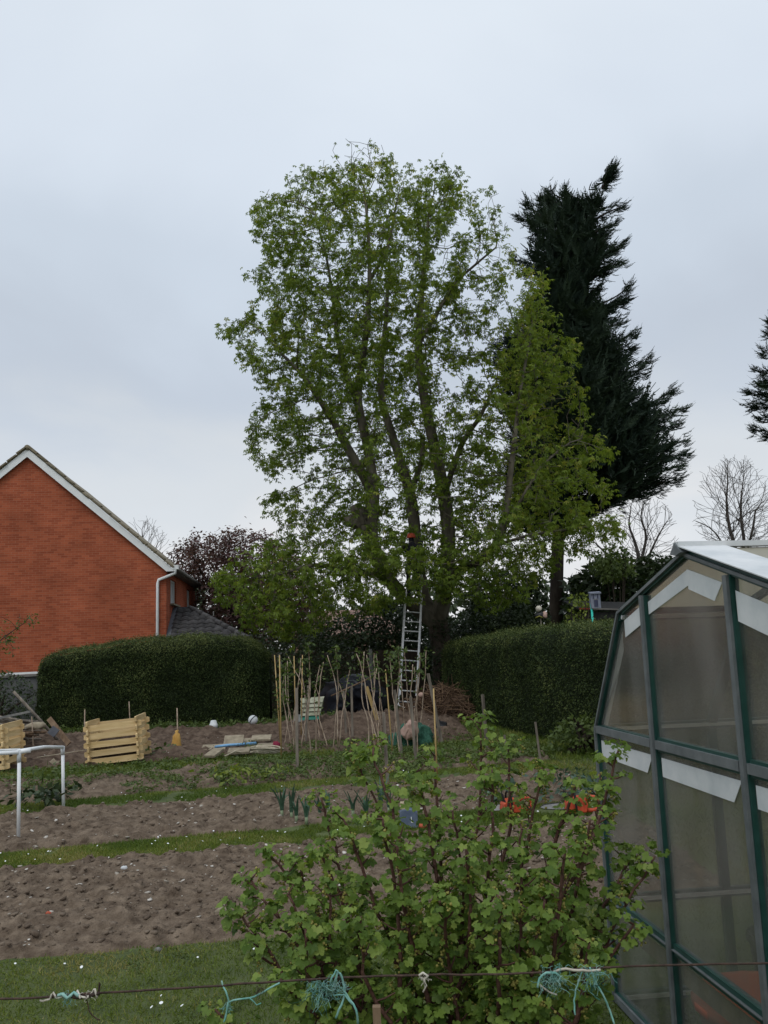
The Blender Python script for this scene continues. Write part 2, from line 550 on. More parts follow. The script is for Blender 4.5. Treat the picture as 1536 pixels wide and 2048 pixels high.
M['pink_tile'] = simple('pink_tile_far', (0.20, 0.125, 0.10), (0.27, 0.18, 0.145), 0.95, 5)
M['grey_fence'] = simple('grey_fence', (0.085, 0.088, 0.09), (0.13, 0.13, 0.128), 0.9, 5)
M['window_white'] = simple('white_frame', (0.66, 0.67, 0.68), None, 0.4)
M['blind'] = simple('window_blind', (0.38, 0.40, 0.41), (0.46, 0.48, 0.49), 0.3, 4)
M['gutter_dark'] = simple('gutter_grey', (0.13, 0.12, 0.11), (0.19, 0.18, 0.165), 0.7, 5)
M['lead'] = simple('lead_grey', (0.07, 0.075, 0.09), (0.11, 0.115, 0.13), 0.7, 5)

# brick: courses too small to build (about 4 px each): colour and fine relief only
m, t, b, o = new_mat('red_brick')
co = t.nodes.new('ShaderNodeTexCoord')
bt = t.nodes.new('ShaderNodeTexBrick')
bt.inputs['Scale'].default_value = 1.0
bt.inputs['Brick Width'].default_value = 0.225
bt.inputs['Row Height'].default_value = 0.075
bt.inputs['Mortar Size'].default_value = 0.005
bt.inputs['Color1'].default_value = (0.28, 0.069, 0.035, 1)
bt.inputs['Color2'].default_value = (0.40, 0.108, 0.053, 1)
bt.inputs['Mortar'].default_value = (0.35, 0.155, 0.098, 1)
t.links.new(co.outputs['UV'], bt.inputs['Vector'])
n1 = t.nodes.new('ShaderNodeTexNoise'); n1.inputs['Scale'].default_value = 0.9; n1.inputs['Detail'].default_value = 6
t.links.new(co.outputs['UV'], n1.inputs['Vector'])
hs = t.nodes.new('ShaderNodeHueSaturation')
mr = t.nodes.new('ShaderNodeMapRange'); mr.inputs['From Min'].default_value = 0.3; mr.inputs['From Max'].default_value = 0.7
mr.inputs['To Min'].default_value = 0.80; mr.inputs['To Max'].default_value = 1.18
t.links.new(n1.outputs['Fac'], mr.inputs['Value']); t.links.new(mr.outputs[0], hs.inputs['Value'])
t.links.new(bt.outputs['Color'], hs.inputs['Color']); t.links.new(hs.outputs[0], b.inputs['Base Color'])
b.inputs['Roughness'].default_value = 0.95; b.inputs['Specular IOR Level'].default_value = 0.1
M['brick'] = m

# old greenhouse glass: reflective, dimmed and blurred by a film of dirt
m, t, b, o = new_mat('dirty_glass')
t.nodes.remove(b)
co = t.nodes.new('ShaderNodeTexCoord')
mp = t.nodes.new('ShaderNodeMapping'); mp.inputs['Scale'].default_value = (3, 3, 1.2)
t.links.new(co.outputs['Object'], mp.inputs['Vector'])
n1 = t.nodes.new('ShaderNodeTexNoise'); n1.inputs['Scale'].default_value = 1.6; n1.inputs['Detail'].default_value = 6
t.links.new(mp.outputs[0], n1.inputs['Vector'])
mr = t.nodes.new('ShaderNodeMapRange'); mr.inputs['From Min'].default_value = 0.3; mr.inputs['From Max'].default_value = 0.75
mr.inputs['To Min'].default_value = 0.06; mr.inputs['To Max'].default_value = 0.34
t.links.new(n1.outputs['Fac'], mr.inputs['Value'])
rf = t.nodes.new('ShaderNodeBsdfRefraction'); rf.inputs['IOR'].default_value = 1.0001; rf.inputs['Roughness'].default_value = 0.12
rf.inputs['Color'].default_value = (0.90, 0.90, 0.87, 1)
tp = t.nodes.new('ShaderNodeBsdfTransparent'); tp.inputs['Color'].default_value = (0.88, 0.88, 0.85, 1)
m0 = t.nodes.new('ShaderNodeMixShader'); m0.inputs[0].default_value = 0.35
t.links.new(rf.outputs[0], m0.inputs[1]); t.links.new(tp.outputs[0], m0.inputs[2])
df = t.nodes.new('ShaderNodeBsdfDiffuse'); df.inputs['Color'].default_value = (0.33, 0.325, 0.31, 1)
m1 = t.nodes.new('ShaderNodeMixShader')
t.links.new(mr.outputs[0], m1.inputs[0]); t.links.new(m0.outputs[0], m1.inputs[1]); t.links.new(df.outputs[0], m1.inputs[2])
gl = t.nodes.new('ShaderNodeBsdfGlossy'); gl.inputs['Roughness'].default_value = 0.14
lw_ = t.nodes.new('ShaderNodeLayerWeight'); lw_.inputs['Blend'].default_value = 0.5
pw = t.nodes.new('ShaderNodeMath'); pw.operation = 'POWER'; pw.inputs[1].default_value = 5.0
t.links.new(lw_.outputs['Facing'], pw.inputs[0])
fr = t.nodes.new('ShaderNodeMath'); fr.operation = 'MULTIPLY_ADD'; fr.inputs[1].default_value = 1.0; fr.inputs[2].default_value = 0.045
t.links.new(pw.outputs[0], fr.inputs[0])
m2 = t.nodes.new('ShaderNodeMixShader')
t.links.new(fr.outputs[0], m2.inputs[0]); t.links.new(m1.outputs[0], m2.inputs[1]); t.links.new(gl.outputs[0], m2.inputs[2])
t.links.new(m2.outputs[0], o.inputs['Surface'])
M['glass'] = m

# cloudy roof sheet
m, t, b, o = new_mat('cloudy_sheet')
b.inputs['Base Color'].default_value = (0.50, 0.49, 0.42, 1); b.inputs['Roughness'].default_value = 0.5
tr = t.nodes.new('ShaderNodeBsdfTranslucent'); tr.inputs['Color'].default_value = (0.72, 0.69, 0.58, 1)
mx = t.nodes.new('ShaderNodeMixShader'); mx.inputs[0].default_value = 0.6
co = t.nodes.new('ShaderNodeTexCoord')
n1 = t.nodes.new('ShaderNodeTexNoise'); n1.inputs['Scale'].default_value = 2.5; n1.inputs['Detail'].default_value = 5
t.links.new(co.outputs['Object'], n1.inputs['Vector'])
rp = t.nodes.new('ShaderNodeValToRGB')
rp.color_ramp.elements[0].color = (0.56, 0.53, 0.43, 1); rp.color_ramp.elements[1].color = (0.70, 0.69, 0.61, 1)
t.links.new(n1.outputs['Fac'], rp.inputs['Fac']); t.links.new(rp.outputs[0], b.inputs['Base Color'])
t.links.new(b.outputs[0], mx.inputs[1]); t.links.new(tr.outputs[0], mx.inputs[2]); t.links.new(mx.outputs[0], o.inputs['Surface'])
M['cloudy'] = m

# ------------------------------------------------------------------ ground, beds, grass paths
def edge(a, b):
    p, q = G(*a), G(*b)
    k = (q[1] - p[1]) / (q[0] - p[0])
    return lambda x: p[1] + k * (np.asarray(x) - p[0])


E1 = edge((0, 1930), (540, 1880))     # near lawn | first bed
E2 = edge((0, 1739), (705, 1676))     # first bed | first grass path
E3 = edge((0, 1710), (705, 1645))
E4 = edge((0, 1633), (640, 1581))
E5 = edge((0, 1613), (640, 1560))
E6 = edge((0, 1570), (420, 1537))
E7 = edge((0, 1549), (420, 1520))
XR = 2.45                              # right-hand end of the beds

# one ground sheet out to the horizon, finer near the camera
xs = np.unique(np.concatenate([np.linspace(-600, -30, 12), np.linspace(-30, 30, 61), np.linspace(30, 600, 12)]))
ys = np.unique(np.concatenate([np.linspace(-60, 0, 7), np.linspace(0, 60, 61), np.linspace(60, 900, 15)]))
gx, gy = np.meshgrid(xs, ys)
gz = np.zeros_like(gx)
V = np.stack([gx, gy, gz], -1).reshape(-1, 3)
nx, ny = len(xs), len(ys)
ii = (np.arange(ny - 1)[:, None] * nx + np.arange(nx - 1)[None]).ravel()
F = np.stack([ii, ii + 1, ii + nx + 1, ii + nx], -1)
tag(put('ground', np_mesh('ground', V, F), M['grass_ground']), 'flat grassy garden ground running out to the horizon', kind='structure')


def bed(name, label, Ea, Eb, x0, x1, res, seed, base=0.035, amp=0.035, mat='soil', shape=None, rag=0.06):
    nx_ = int((x1 - x0) / res)
    dep = float(np.mean(Eb(np.array([x0, x1])) - Ea(np.array([x0, x1]))))
    ny_ = max(8, int(dep / res))
    X = np.linspace(x0, x1, nx_)
    v = np.linspace(0, 1, ny_)
    XX, VV = np.meshgrid(X, v)
    ya = Ea(XX) + rag * fbm(np.stack([XX * 2.2, XX * 0 + seed], -1), 3)
    yb = Eb(XX) + rag * fbm(np.stack([XX * 2.2, XX * 0 + seed + 9], -1), 3)
    YY = ya + (yb - ya) * VV
    q = np.stack([XX, YY, XX * 0 + seed], -1)
    big = fbm(q * 1.3, 3)
    cl1 = np.abs(vnoise(q * 7.0)) + 0.55 * np.abs(vnoise(q * 13.0 + 5)) + 0.45 * np.abs(vnoise(q * 27.0)) + 0.28 * vnoise(q * 55.0 + 3)
    cl2 = np.maximum(0, vnoise(q * 9.0 + 31)) ** 2
    z = base + amp * (0.5 * big + 0.9 * (cl1 - 0.4) + 1.5 * cl2)
    ew = np.minimum(VV * dep, (1 - VV) * dep)
    ex = np.minimum(XX - x0, x1 - XX)
    fall = np.clip(np.minimum(ew, ex) / 0.12, 0, 1)
    if shape is not None:
        z = z + shape(XX, YY)
    z = z * fall - 0.03 * (1 - fall)
    V_ = np.stack([XX, YY, z], -1).reshape(-1, 3)
    i_ = (np.arange(ny_ - 1)[:, None] * nx_ + np.arange(nx_ - 1)[None]).ravel()
    F_ = np.stack([i_, i_ + 1, i_ + nx_ + 1, i_ + nx_], -1)
    tag(put(name, np_mesh(name, V_, F_, smooth=True), M[mat]), label, kind='structure')

    def height(x, y):
        fx = np.clip((np.asarray(x) - x0) / (x1 - x0) * (nx_ - 1), 0, nx_ - 1).astype(int)
        fy = np.clip((np.asarray(y) - Ea(x)) / (Eb(x) - Ea(x)) * (ny_ - 1), 0, ny_ - 1).astype(int)
        return z[fy, fx]
    return height


HA = bed('soil_bed', 'dug brown soil bed beside the near lawn', E1, E2, -4.2, XR, 0.0145, 1.0, 0.016, 0.035)
HB = bed('soil_bed', 'dug brown soil bed between the two grass paths', E3, E4, -6.5, XR, 0.024, 2.0, 0.018, 0.04)
HC = bed('soil_bed', 'weedy soil bed in front of the compost bins', E5, E6, -8.0, XR, 0.035, 3.0, 0.015, 0.05)


def mounds(x, y):
    px, py = proj(np.stack([x, y, x * 0], -1))
    h = 0.03 * fbm(np.stack([x * 0.8, y * 0.8], -1), 3)
    for cx_, cy_, sx_, sy_, a_ in [(-3.1, 19.2, 0.9, 0.7, 0.20), (-4.6, 19.4, 0.9, 0.7, 0.16), (-1.2, 19.8, 1.3, 0.9, 0.30), (-2.2, 18.9, 0.8, 0.7, 0.14),
                                   (-6.9, 18.4, 1.3, 1.0, 0.30), (-0.2, 20.5, 1.3, 1.0, 0.32), (1.0, 20.3, 1.0, 1.0, 0.15), (-8.2, 18.2, 1.2, 1.0, 0.35)]:
        h = h + 0.5 * a_ * np.exp(-((x - cx_) / sx_) ** 2 - ((y - cy_) / sy_) ** 2)
    return h


HD = bed('rough_soil', 'rough brown soil with low spoil heaps before the hedges', E7, lambda x: 22.3 + 0 * np.asarray(x), -11.0, 1.6, 0.055, 4.0, 0.02, 0.06, 'soil_dark', mounds)


def ground_z(x, y):
    x, y = float(x), float(y)
    for Ea, Eb, H_, x0 in ((E1, E2, HA, -4.2), (E3, E4, HB, -6.5), (E5, E6, HC, -8.0)):
        if Ea(x) < y < Eb(x) and x0 < x < XR: return max(0.0, float(H_(x, y)))
    if E7(x) < y < 22.3 and -11 < x < 1.6: return max(0.0, float(HD(x, y)))
    return 0.0


def gp(x, y):
    p = G(x, y)
    for _ in range(3):
        p = G(x, y, ground_z(p[0], p[1]))
    return p


# clods and pale stones on the dug beds
def scatter_in(n, Ea, Eb, x0, x1, H_, bias=1.0):
    x = rng.uniform(x0, x1, n)
    v = rng.random(n) ** bias * 0.94 + 0.03
    y = Ea(x) + (Eb(x) - Ea(x)) * v
    return np.stack([x, y, np.maximum(H_(x, y), 0)], -1)


bm = bmesh.new(); bmesh.ops.create_icosphere(bm, subdivisions=1, radius=1.0)
ICO_V = np.array([q.co[:] for q in bm.verts]); ICO_F = np.array([[q.index for q in f.verts] for f in bm.faces]); bm.free()
ICO_V = ICO_V * (1 + 0.55 * vnoise(ICO_V * 2.6 + 3))[:, None]


def lumps(name, label, cat, pts, smin, smax, mat, flat=0.7, p=2.2, smooth=True):
    n = len(pts)
    ang = rng.uniform(0, 2 * np.pi, n)
    Xa = np.stack([np.cos(ang), np.sin(ang), rng.normal(0, 0.3, n)], -1)
    Z = unit(np.stack([rng.normal(0, 0.3, n), rng.normal(0, 0.3, n), np.ones(n)], -1))
    s = smin + (smax - smin) * rng.random(n) ** p
    sc = np.stack([s * rng.uniform(0.8, 1.4, n), s * rng.uniform(0.7, 1.1, n), s * flat * rng.uniform(0.6, 1.1, n)], -1)
    Z = unit(Z)
    Xa = unit(Xa - Z * np.sum(Xa * Z, -1, keepdims=True))
    B = np.stack([Xa, np.cross(Z, Xa), Z], -1)
    V_ = np.einsum('nij,nkj->nki', B, ICO_V[None] * sc[:, None, :]) + pts[:, None, :]
    F_ = (ICO_F[None] + (np.arange(n) * len(ICO_V))[:, None, None]).reshape(-1, 3)
    tint = np.repeat(rng.random(n), len(ICO_V))
    o_ = put(name, np_mesh(name, V_, F_, tint, smooth), M[mat])
    return tag(o_, label, cat, kind='stuff')


pts = np.concatenate([scatter_in(4600, E1, E2, -3.4, XR, HA), scatter_in(1900, E3, E4, -5.2, XR, HB), scatter_in(1500, E5, E6, -6.5, XR, HC)])
lumps('soil_clods', 'small clods of earth on the dug beds', 'clods', pts, 0.004, 0.028, 'clod', p=4.0, smooth=False)
pts = np.concatenate([scatter_in(420, E1, E2, -3.4, XR, HA), scatter_in(420, E3, E4, -5.2, XR, HB), scatter_in(120, E5, E6, -6.5, XR, HC), scatter_in(160, E7, lambda x: 20 + 0 * x, -8, 1.5, HD)])
pts[:, 2] += 0.006
lumps('pebbles', 'pale flint pebbles strewn over the soil', 'pebbles', pts, 0.005, 0.022, 'stone', 0.55, 3.0)
for k, (px_, py_, s_, lab_, mt_) in enumerate([(442, 1827, 0.038, 'flat tan broken tile lying on the near soil bed', 'slab'),
                                              (97, 1828, 0.017, 'small orange brick fragment on the near soil bed', 'terracotta'),
                                              (249, 1738, 0.024, 'brightest white flint on the near soil bed below the grass path', 'white_tape'),
                                              (316, 1903, 0.022, 'rounded grey stone at the near edge of the soil bed', 'concrete'),
                                              (107, 1534, 0.10, 'pale round boulder beside the white pipe post', 'slab')]):
    c_ = gp(px_, py_)
    tag(MB().blob(c_ + [0, 0, s_ * 0.35], s_, k + 3, 0.35, 2, 1.6, (1.15, 0.7, 0.75)).build('stone', M[mt_], None, c_), lab_, 'stone')

# grass: blades on the lawn and the paths
BLADE_V = np.array([[-0.09, 0, 0], [0.09, 0, 0], [0.03, 0.16, 0.62], [-0.02, 0.42, 1.0]])
BLADE_F = np.array([[0, 1, 2, 3]])


def blades(pts, h0, h1, lean=0.85):
    n = len(pts)
    a = rng.uniform(0, 2 * np.pi, n)
    X_ = np.stack([np.cos(a), np.sin(a), np.zeros(n)], -1)
    Z_ = np.stack([rng.normal(0, lean, n), rng.normal(0, lean, n), np.ones(n)], -1)
    h = rng.uniform(h0, h1, n)
    return inst(BLADE_V, BLADE_F, pts, X_, Z_, h)


def strip_pts(n, Ea, Eb, x0, x1, over=0.05):
    x = rng.uniform(x0, x1, n)
    y = Ea(x) - over + (Eb(x) - Ea(x) + 2 * over) * rng.random(n)
    return np.stack([x, y, np.zeros(n)], -1)


def wonky(p, thr=-0.55):
    return p[fbm(np.stack([p[:, 0] * 2.5, p[:, 1] * 2.5], -1), 3) > thr]


VS, FS, TS, off = [], [], [], 0
nearlawn = lambda x: 3.2 + 0 * np.asarray(x)
for pts, h0, h1 in [(wonky(strip_pts(80000, nearlawn, E1, -3.3, 2.6)), 0.014, 0.034),
                    (wonky(strip_pts(40000, E2, E3, -4.4, XR)), 0.018, 0.045),
                    (wonky(strip_pts(30000, E4, E5, -6.0, XR)), 0.022, 0.05),
                    (wonky(strip_pts(14000, E6, E7, -7.5, -1.0)), 0.035, 0.09),
                    (np.stack([rng.uniform(XR, 4.6, 20000), rng.uniform(4.7, 17, 20000), np.zeros(20000)], -1), 0.03, 0.07),
                    (np.stack([rng.uniform(0.6, 3.2, 9000), rng.uniform(13.5, 20.5, 9000), np.zeros(9000)], -1), 0.04, 0.10)]:
    V_, F_ = blades(pts, h0, h1)
    patch = np.clip(0.33 + 0.5 * fbm(np.stack([pts[:, 0] * 1.6, pts[:, 1] * 1.6], -1), 3) + rng.normal(0, 0.2, len(pts)), 0, 1)
    VS.append(V_); FS.append(F_ + off); TS.append(np.repeat(patch, 4)); off += len(V_)
tag(put('grass', np_mesh('grass', np.concatenate(VS), np.concatenate(FS), np.concatenate(TS)), M['grass']),
    'short mown grass on the lawn and the paths between beds', 'grass', kind='stuff')
# daisies
dp = np.concatenate([strip_pts(36, nearlawn, E1, -2.6, 1.0, 0), strip_pts(60, E2, E3, -4, XR, 0), strip_pts(30, E4, E5, -5, 1, 0)])
dp[:, 2] = rng.uniform(0.03, 0.055, len(dp))
dv = [(math.cos(t_), math.sin(t_), 0) for t_ in np.linspace(0, 2 * np.pi, 7)[:-1]]
V_, F_ = inst(np.array(dv), np.array([[0, 1, 2, 3, 4, 5]]), dp, rng.normal(0, 1, (len(dp), 3)), np.stack([rng.normal(0, .3, len(dp)), rng.normal(-.2, .3, len(dp)), np.ones(len(dp))], -1), rng.uniform(0.006, 0.011, len(dp)))
cp = strip_pts(900, nearlawn, E1, -3.0, 1.6, 0)
cp = cp[fbm(cp[:, :2] * 2.0 + 5, 3) > 0.1]
tag(put('daisies', np_mesh('daisies', V_, F_), M['white_paint']), 'tiny white daisies dotted over the grass paths', 'daisies', kind='stuff')

# ------------------------------------------------------------------ leaves on surfaces and in volumes
LEAF_V = np.array([[0, 0, 0], [0.45, -0.27, 0.06], [1, 0, -0.05], [0.45, 0.27, 0.06]])
LEAF_F = np.array([[0, 1, 2, 3]])


def leaf_mass(name, pos, out_, size, mat, parent=None, origin=None, tiltsd=0.6, T=(LEAF_V, LEAF_F), tint=None, upw=0.5):
    n = len(pos)
    X_ = unit(out_ + rng.normal(0, 0.7, (n, 3)) + np.array([0, 0, -0.2]))
    Z_ = unit(np.array([0, 0, upw]) + 0.5 * out_ + rng.normal(0, tiltsd, (n, 3)))
    s = size[0] + (size[1] - size[0]) * rng.random(n)
    V_, F_ = inst(T[0], T[1], pos, X_, Z_, s)
    if tint is None:
        tint = rng.random(n)
    return put(name, np_mesh(name, V_, F_, np.repeat(np.clip(tint, 0, 1), len(T[0]))), mat, parent, origin)


def ground_cover(name, label, cat, pts, hmax, size, mat, per=14):
    """low leafy clumps, one clump per point"""
    n = len(pts)
    k = np.repeat(np.arange(n), per)
    r_ = rng.uniform(0.4, 1.0, n)[k] * hmax
    off_ = rng.normal(0, 1, (len(k), 3)) * np.array([0.55, 0.55, 0])
    pos = pts[k] + off_ * r_[:, None]
    pos[:, 2] += r_ * rng.random(len(k)) * 0.9 + 0.005
    tint = np.clip(rng.random(n)[k] * 0.7 + rng.random(len(k)) * 0.4, 0, 1)
    o_ = leaf_mass(name, pos, unit(off_ + 1e-3), size, mat, tint=tint, upw=0.9)
    return tag(o_, label, cat, kind='stuff')


def cover_pts(n, f):
    p = f(n)
    return p


p1 = scatter_in(1100, E5, E6, -6.5, XR, HC)
p1 = p1[(fbm(p1[:, :2] * 1.3, 3) > -0.15) | (p1[:, 0] > -2.4)]
p1b = np.stack([rng.uniform(-2.6, XR, 900), rng.uniform(11.6, 16.6, 900), np.zeros(900)], -1)
p1b = p1b[p1b[:, 1] > E5(p1b[:, 0])]
p1b[:, 2] = [ground_z(x_, y_) for x_, y_, _ in p1b]
ground_cover('weeds', 'low green weeds over the rough bed round the raspberry canes', 'weeds', np.concatenate([p1, p1b]), 0.10, (0.025, 0.06), M['weed_leaf'], 22)
p2 = strip_pts(330, E6, E7, -7.5, -2.5, 0.15); p2 = p2[p2[:, 0] < -2.5]
ground_cover('weeds', 'taller rank weeds along the foot of the compost bins', 'weeds', p2, 0.12, (0.03, 0.065), M['weed_leaf'], 22)
p3 = np.stack([rng.uniform(-8.5, -1.2, 420), rng.uniform(20.2, 20.9, 420), np.zeros(420)], -1)
p3[:, 2] = [ground_z(x_, y_) for x_, y_, _ in p3]
ground_cover('weeds', 'dark green weeds under the foot of the clipped hedge', 'weeds', p3, 0.16, (0.05, 0.10), M['mid_leaf'], 12)
p4 = np.stack([rng.uniform(-0.5, 2.0, 120), rng.uniform(3.0, 4.3, 120), np.zeros(120)], -1)
ground_cover('weeds', 'grass and weeds in the shade under the currant bush', 'weeds', p4, 0.10, (0.03, 0.06), M['weed_leaf'], 12)
ground_cover('clover', 'low clover patches in the near lawn', 'clover', cp, 0.05, (0.012, 0.024), M['weed_leaf'], 16)
p5 = np.stack([rng.uniform(-0.8, 1.9, 300), rng.uniform(21.0, 23.5, 300), np.zeros(300)], -1)
ground_cover('weeds', 'dim weeds behind the spoil heap below the ladder', 'weeds', p5, 0.2, (0.06, 0.12), M['dark_leaf'], 10)

# ------------------------------------------------------------------ the brick house
HC0 = P(333, 1140, 29.0)
hv = unit(np.array([-0.108, 1.0, 0])); hw = np.array([hv[1], -hv[0], 0.0])      # into depth, to the right


def Hs(s, t_, z):
    return np.array([HC0[0], HC0[1], 0]) - hw * s + hv * t_ + np.array([0, 0, z])


def plane_hit(px_, py_, p0, n_):
    r_ = ray(px_, py_)
    return EYE + r_ * (((p0 - EYE) @ n_) / (r_ @ n_))


EAV = float(HC0[2])
apx = plane_hit(57, 912, HC0, hv)
HALF = float(-(apx - HC0) @ hw)
APX = float(apx[2])
LEN = 8.4
house = thing('brick_house', 'red brick house with a white bargeboard gable and a dark tiled lean-to', 'house', Hs(HALF, 0, 0))


def wall_uv(o_, d):
    me = o_.data
    uv = me.uv_layers.new(name='uv')
    for l in me.loops:
        c_ = me.vertices[l.vertex_index].co
        uv.data[l.index].uv = (float(c_.x * d[0] + c_.y * d[1]), c_.z)


w_ = MB().poly([Hs(0, 0, 0), Hs(0, 0, EAV), Hs(HALF, 0, APX), Hs(2 * HALF, 0, EAV), Hs(2 * HALF, 0, 0)], hv, 0.28).build('gable_wall', M['brick'], house)
wall_uv(w_, hw)
# side wall with window openings
wn = []
for (x0_, x1_, yt_, yb_) in ((341, 352.5, 1161, 1209), (374, 381, 1180, 1216)):
    a_ = plane_hit(x0_, (yt_ + yb_) / 2, HC0, hw); b_ = plane_hit(x1_, (yt_ + yb_) / 2, HC0, hw)
    t0_, t1_ = float((a_ - HC0) @ hv), float((b_ - HC0) @ hv)
    z1_ = float(plane_hit((x0_ + x1_) / 2, yt_, HC0, hw)[2]); z0_ = float(plane_hit((x0_ + x1_) / 2, yb_, HC0, hw)[2])
    wn.append((t0_, t1_, z0_, z1_))
cuts = [0.283] + [q for a_ in wn for q in a_[:2]] + [LEN]
sw = MB()
for k in range(len(cuts) - 1):
    a_, b_ = cuts[k], cuts[k + 1]
    if k % 2 == 0:
        sw.poly([Hs(0, a_, 0), Hs(0, b_, 0), Hs(0, b_, EAV), Hs(0, a_, EAV)], -hw, 0.28)
    else:
        q = wn[k // 2]
        sw.poly([Hs(0, a_, 0), Hs(0, b_, 0), Hs(0, b_, q[2]), Hs(0, a_, q[2])], -hw, 0.28)
        sw.poly([Hs(0, a_, q[3]), Hs(0, b_, q[3]), Hs(0, b_, EAV), Hs(0, a_, EAV)], -hw, 0.28)
so = sw.build('side_wall', M['brick'], house)
wall_uv(so, hv)
bw = MB().poly([Hs(2 * HALF, 0.28, 0), Hs(2 * HALF, LEN, 0), Hs(2 * HALF, LEN, EAV), Hs(2 * HALF, 0.28, EAV)], hw, 0.28).build('side_wall', M['brick'], house)
wall_uv(bw, hv)
bw = MB().poly([Hs(0, LEN, 0), Hs(0, LEN, EAV), Hs(HALF, LEN, APX), Hs(2 * HALF, LEN, EAV), Hs(2 * HALF, LEN, 0)], hv, 0.28).build('gable_wall', M['brick'], house)
wall_uv(bw, hw)
for (t0_, t1_, z0_, z1_) in wn:
    f_ = MB()
    e_ = 0.055
    for a_, b_ in (((t0_, z0_), (t1_, z0_)), ((t0_, z1_), (t1_, z1_))):
        f_.bar(Hs(0.1, a_[0], a_[1] + (e_ / 2 if a_[1] == z0_ else -e_ / 2)), Hs(0.1, b_[0], b_[1] + (e_ / 2 if b_[1] == z0_ else -e_ / 2)), 0.07, e_)
    for tt in (t0_ + e_ / 2, (t0_ + t1_) / 2, t1_ - e_ / 2):
        f_.bar(Hs(0.098, tt, z0_ + e_), Hs(0.098, tt, z1_ - e_), 0.066, e_, hv)
    win = f_.build('window', M['window_white'], house)
    MB().poly([Hs(0.13, t0_, z0_), Hs(0.13, t1_, z0_), Hs(0.13, t1_, z1_), Hs(0.13, t0_, z1_)], -hw, 0.02).build('pane', M['blind'], win)
    MB().bar(Hs(-0.04, t0_ - 0.08, z0_ - 0.03), Hs(-0.04, t1_ + 0.08, z0_ - 0.03), 0.2, 0.06).build('sill', M['tile_main'], win)
# roof
sl = (APX - EAV) / HALF
VO, EO = 0.16, 0.28                        # verge and eaves overhang
rf = MB()
for sg in (0, 1):
    S = (lambda s_: s_) if sg == 0 else (lambda s_: 2 * HALF - s_)
    def slp(s_, dz): return (S(s_), EAV + s_ * sl + dz)
    a0, a1 = slp(-EO, 0.24), slp(HALF, 0.24)
    q = [Hs(a0[0], -VO, a0[1]), Hs(a1[0], -VO, a1[1]), Hs(a1[0], LEN + 0.3, a1[1]), Hs(a0[0], LEN + 0.3, a0[1])]
    nn = unit(np.cross(q[1] - q[0], q[3] - q[0])); nn = nn if nn[2] > 0 else -nn
    rf.poly(q, nn, 0.05)
roof = rf.build('roof', M['tile_main'], house)
bb = MB()
for sg in (0, 1):
    S = (lambda s_: s_) if sg == 0 else (lambda s_: 2 * HALF - s_)
    z_ = lambda s_: EAV + s_ * sl
    e_ = 0.002 if sg else 0.0
    q = [Hs(S(-EO), -VO + e_, z_(-EO) + 0.225), Hs(S(HALF), -VO + e_, z_(HALF) + 0.225), Hs(S(HALF), -VO + e_, z_(HALF) - 0.06), Hs(S(-0.02), -VO + e_, z_(0) - 0.06), Hs(S(-EO), -VO + e_, z_(0) - 0.06)]
    bb.poly(q, hv, 0.03)
bo = bb.build('bargeboard', M['white_paint'], house)
MB().poly([Hs(-EO, -VO + 0.03, EAV - 0.05), Hs(-0.01, -VO + 0.03, EAV - 0.05), Hs(-0.01, LEN, EAV - 0.05), Hs(-EO, LEN, EAV - 0.05)], (0, 0, 1), 0.02).build('soffit', M['gutter_dark'], house)
MB().tube([Hs(HALF, -VO - 0.03, APX + 0.25), Hs(HALF, LEN + 0.3, APX + 0.13)], 0.10, 8).build('ridge_tile', M['tile_main'], roof)
tile_me = MB().box((0, 0, 0), (0.37, 0.24, 0.05)).mesh('verge_tile'); tile_me.materials.append(M['tile_main'])
for sg in (0, 1):
    for k in range(19):
        s_ = -EO + 0.15 + k * 0.30
        ss = s_ if sg == 0 else 2 * HALF - s_
        if s_ > HALF - 0.1 or ss > HALF + 2.2: continue
        c_ = Hs(ss, -VO + 0.05 + rng.normal(0, 0.008), EAV + s_ * sl + 0.29 + 0.02 + rng.normal(0, 0.004))
        up_ang = math.atan(sl) - R(4)
        Mx = Matrix.Translation(c_.tolist()) @ Matrix(((-hw[0], hv[0], 0), (-hw[1], hv[1], 0), (0, 0, 1))).to_4x4() @ Matrix.Rotation((-up_ang if sg == 0 else up_ang) , 4, 'Y')
        place('roof_tile', tile_me, Mx, roof)
# gutter and downpipes
g_ = MB().tube([Hs(-EO - 0.05, -VO + 0.02, EAV + 0.03), Hs(-EO - 0.05, LEN + 0.1, EAV + 0.03)], 0.06, 8).build('gutter', M['gutter_dark'], house)
MB().bar(Hs(-EO, -VO + 0.031, EAV + 0.06), Hs(-EO, LEN + 0.1, EAV + 0.06), 0.025, 0.2).build('fascia', M['gutter_dark'], house)
MB().box(Hs(-EO - 0.05, -VO + 0.05, EAV + 0.07), (0.17, 0.2, 0.14), Matrix.Rotation(math.atan2(hv[0], hv[1]) * -1, 3, 'Z')).build('gutter_end', M['white_paint'], g_)
dpx = plane_hit(316, 1160, HC0, hv); sd = float(-(dpx - HC0) @ hw)
MB().tube([Hs(-EO - 0.03, -VO - 0.02, EAV - 0.0), Hs(-EO - 0.02, -0.09, EAV - 0.12), Hs(sd - 0.03, -0.08, EAV - 0.33), Hs(sd, -0.08, EAV - 0.45), Hs(sd, -0.08, 0.05)], 0.05, 8).build('downpipe', M['white_paint'], house)
MB().tube([Hs(-EO - 0.05, LEN - 0.2, EAV), Hs(-0.08, LEN - 0.2, EAV - 0.4), Hs(-0.08, LEN - 0.2, 2.2)], 0.045, 8).build('downpipe', M['white_paint'], house)
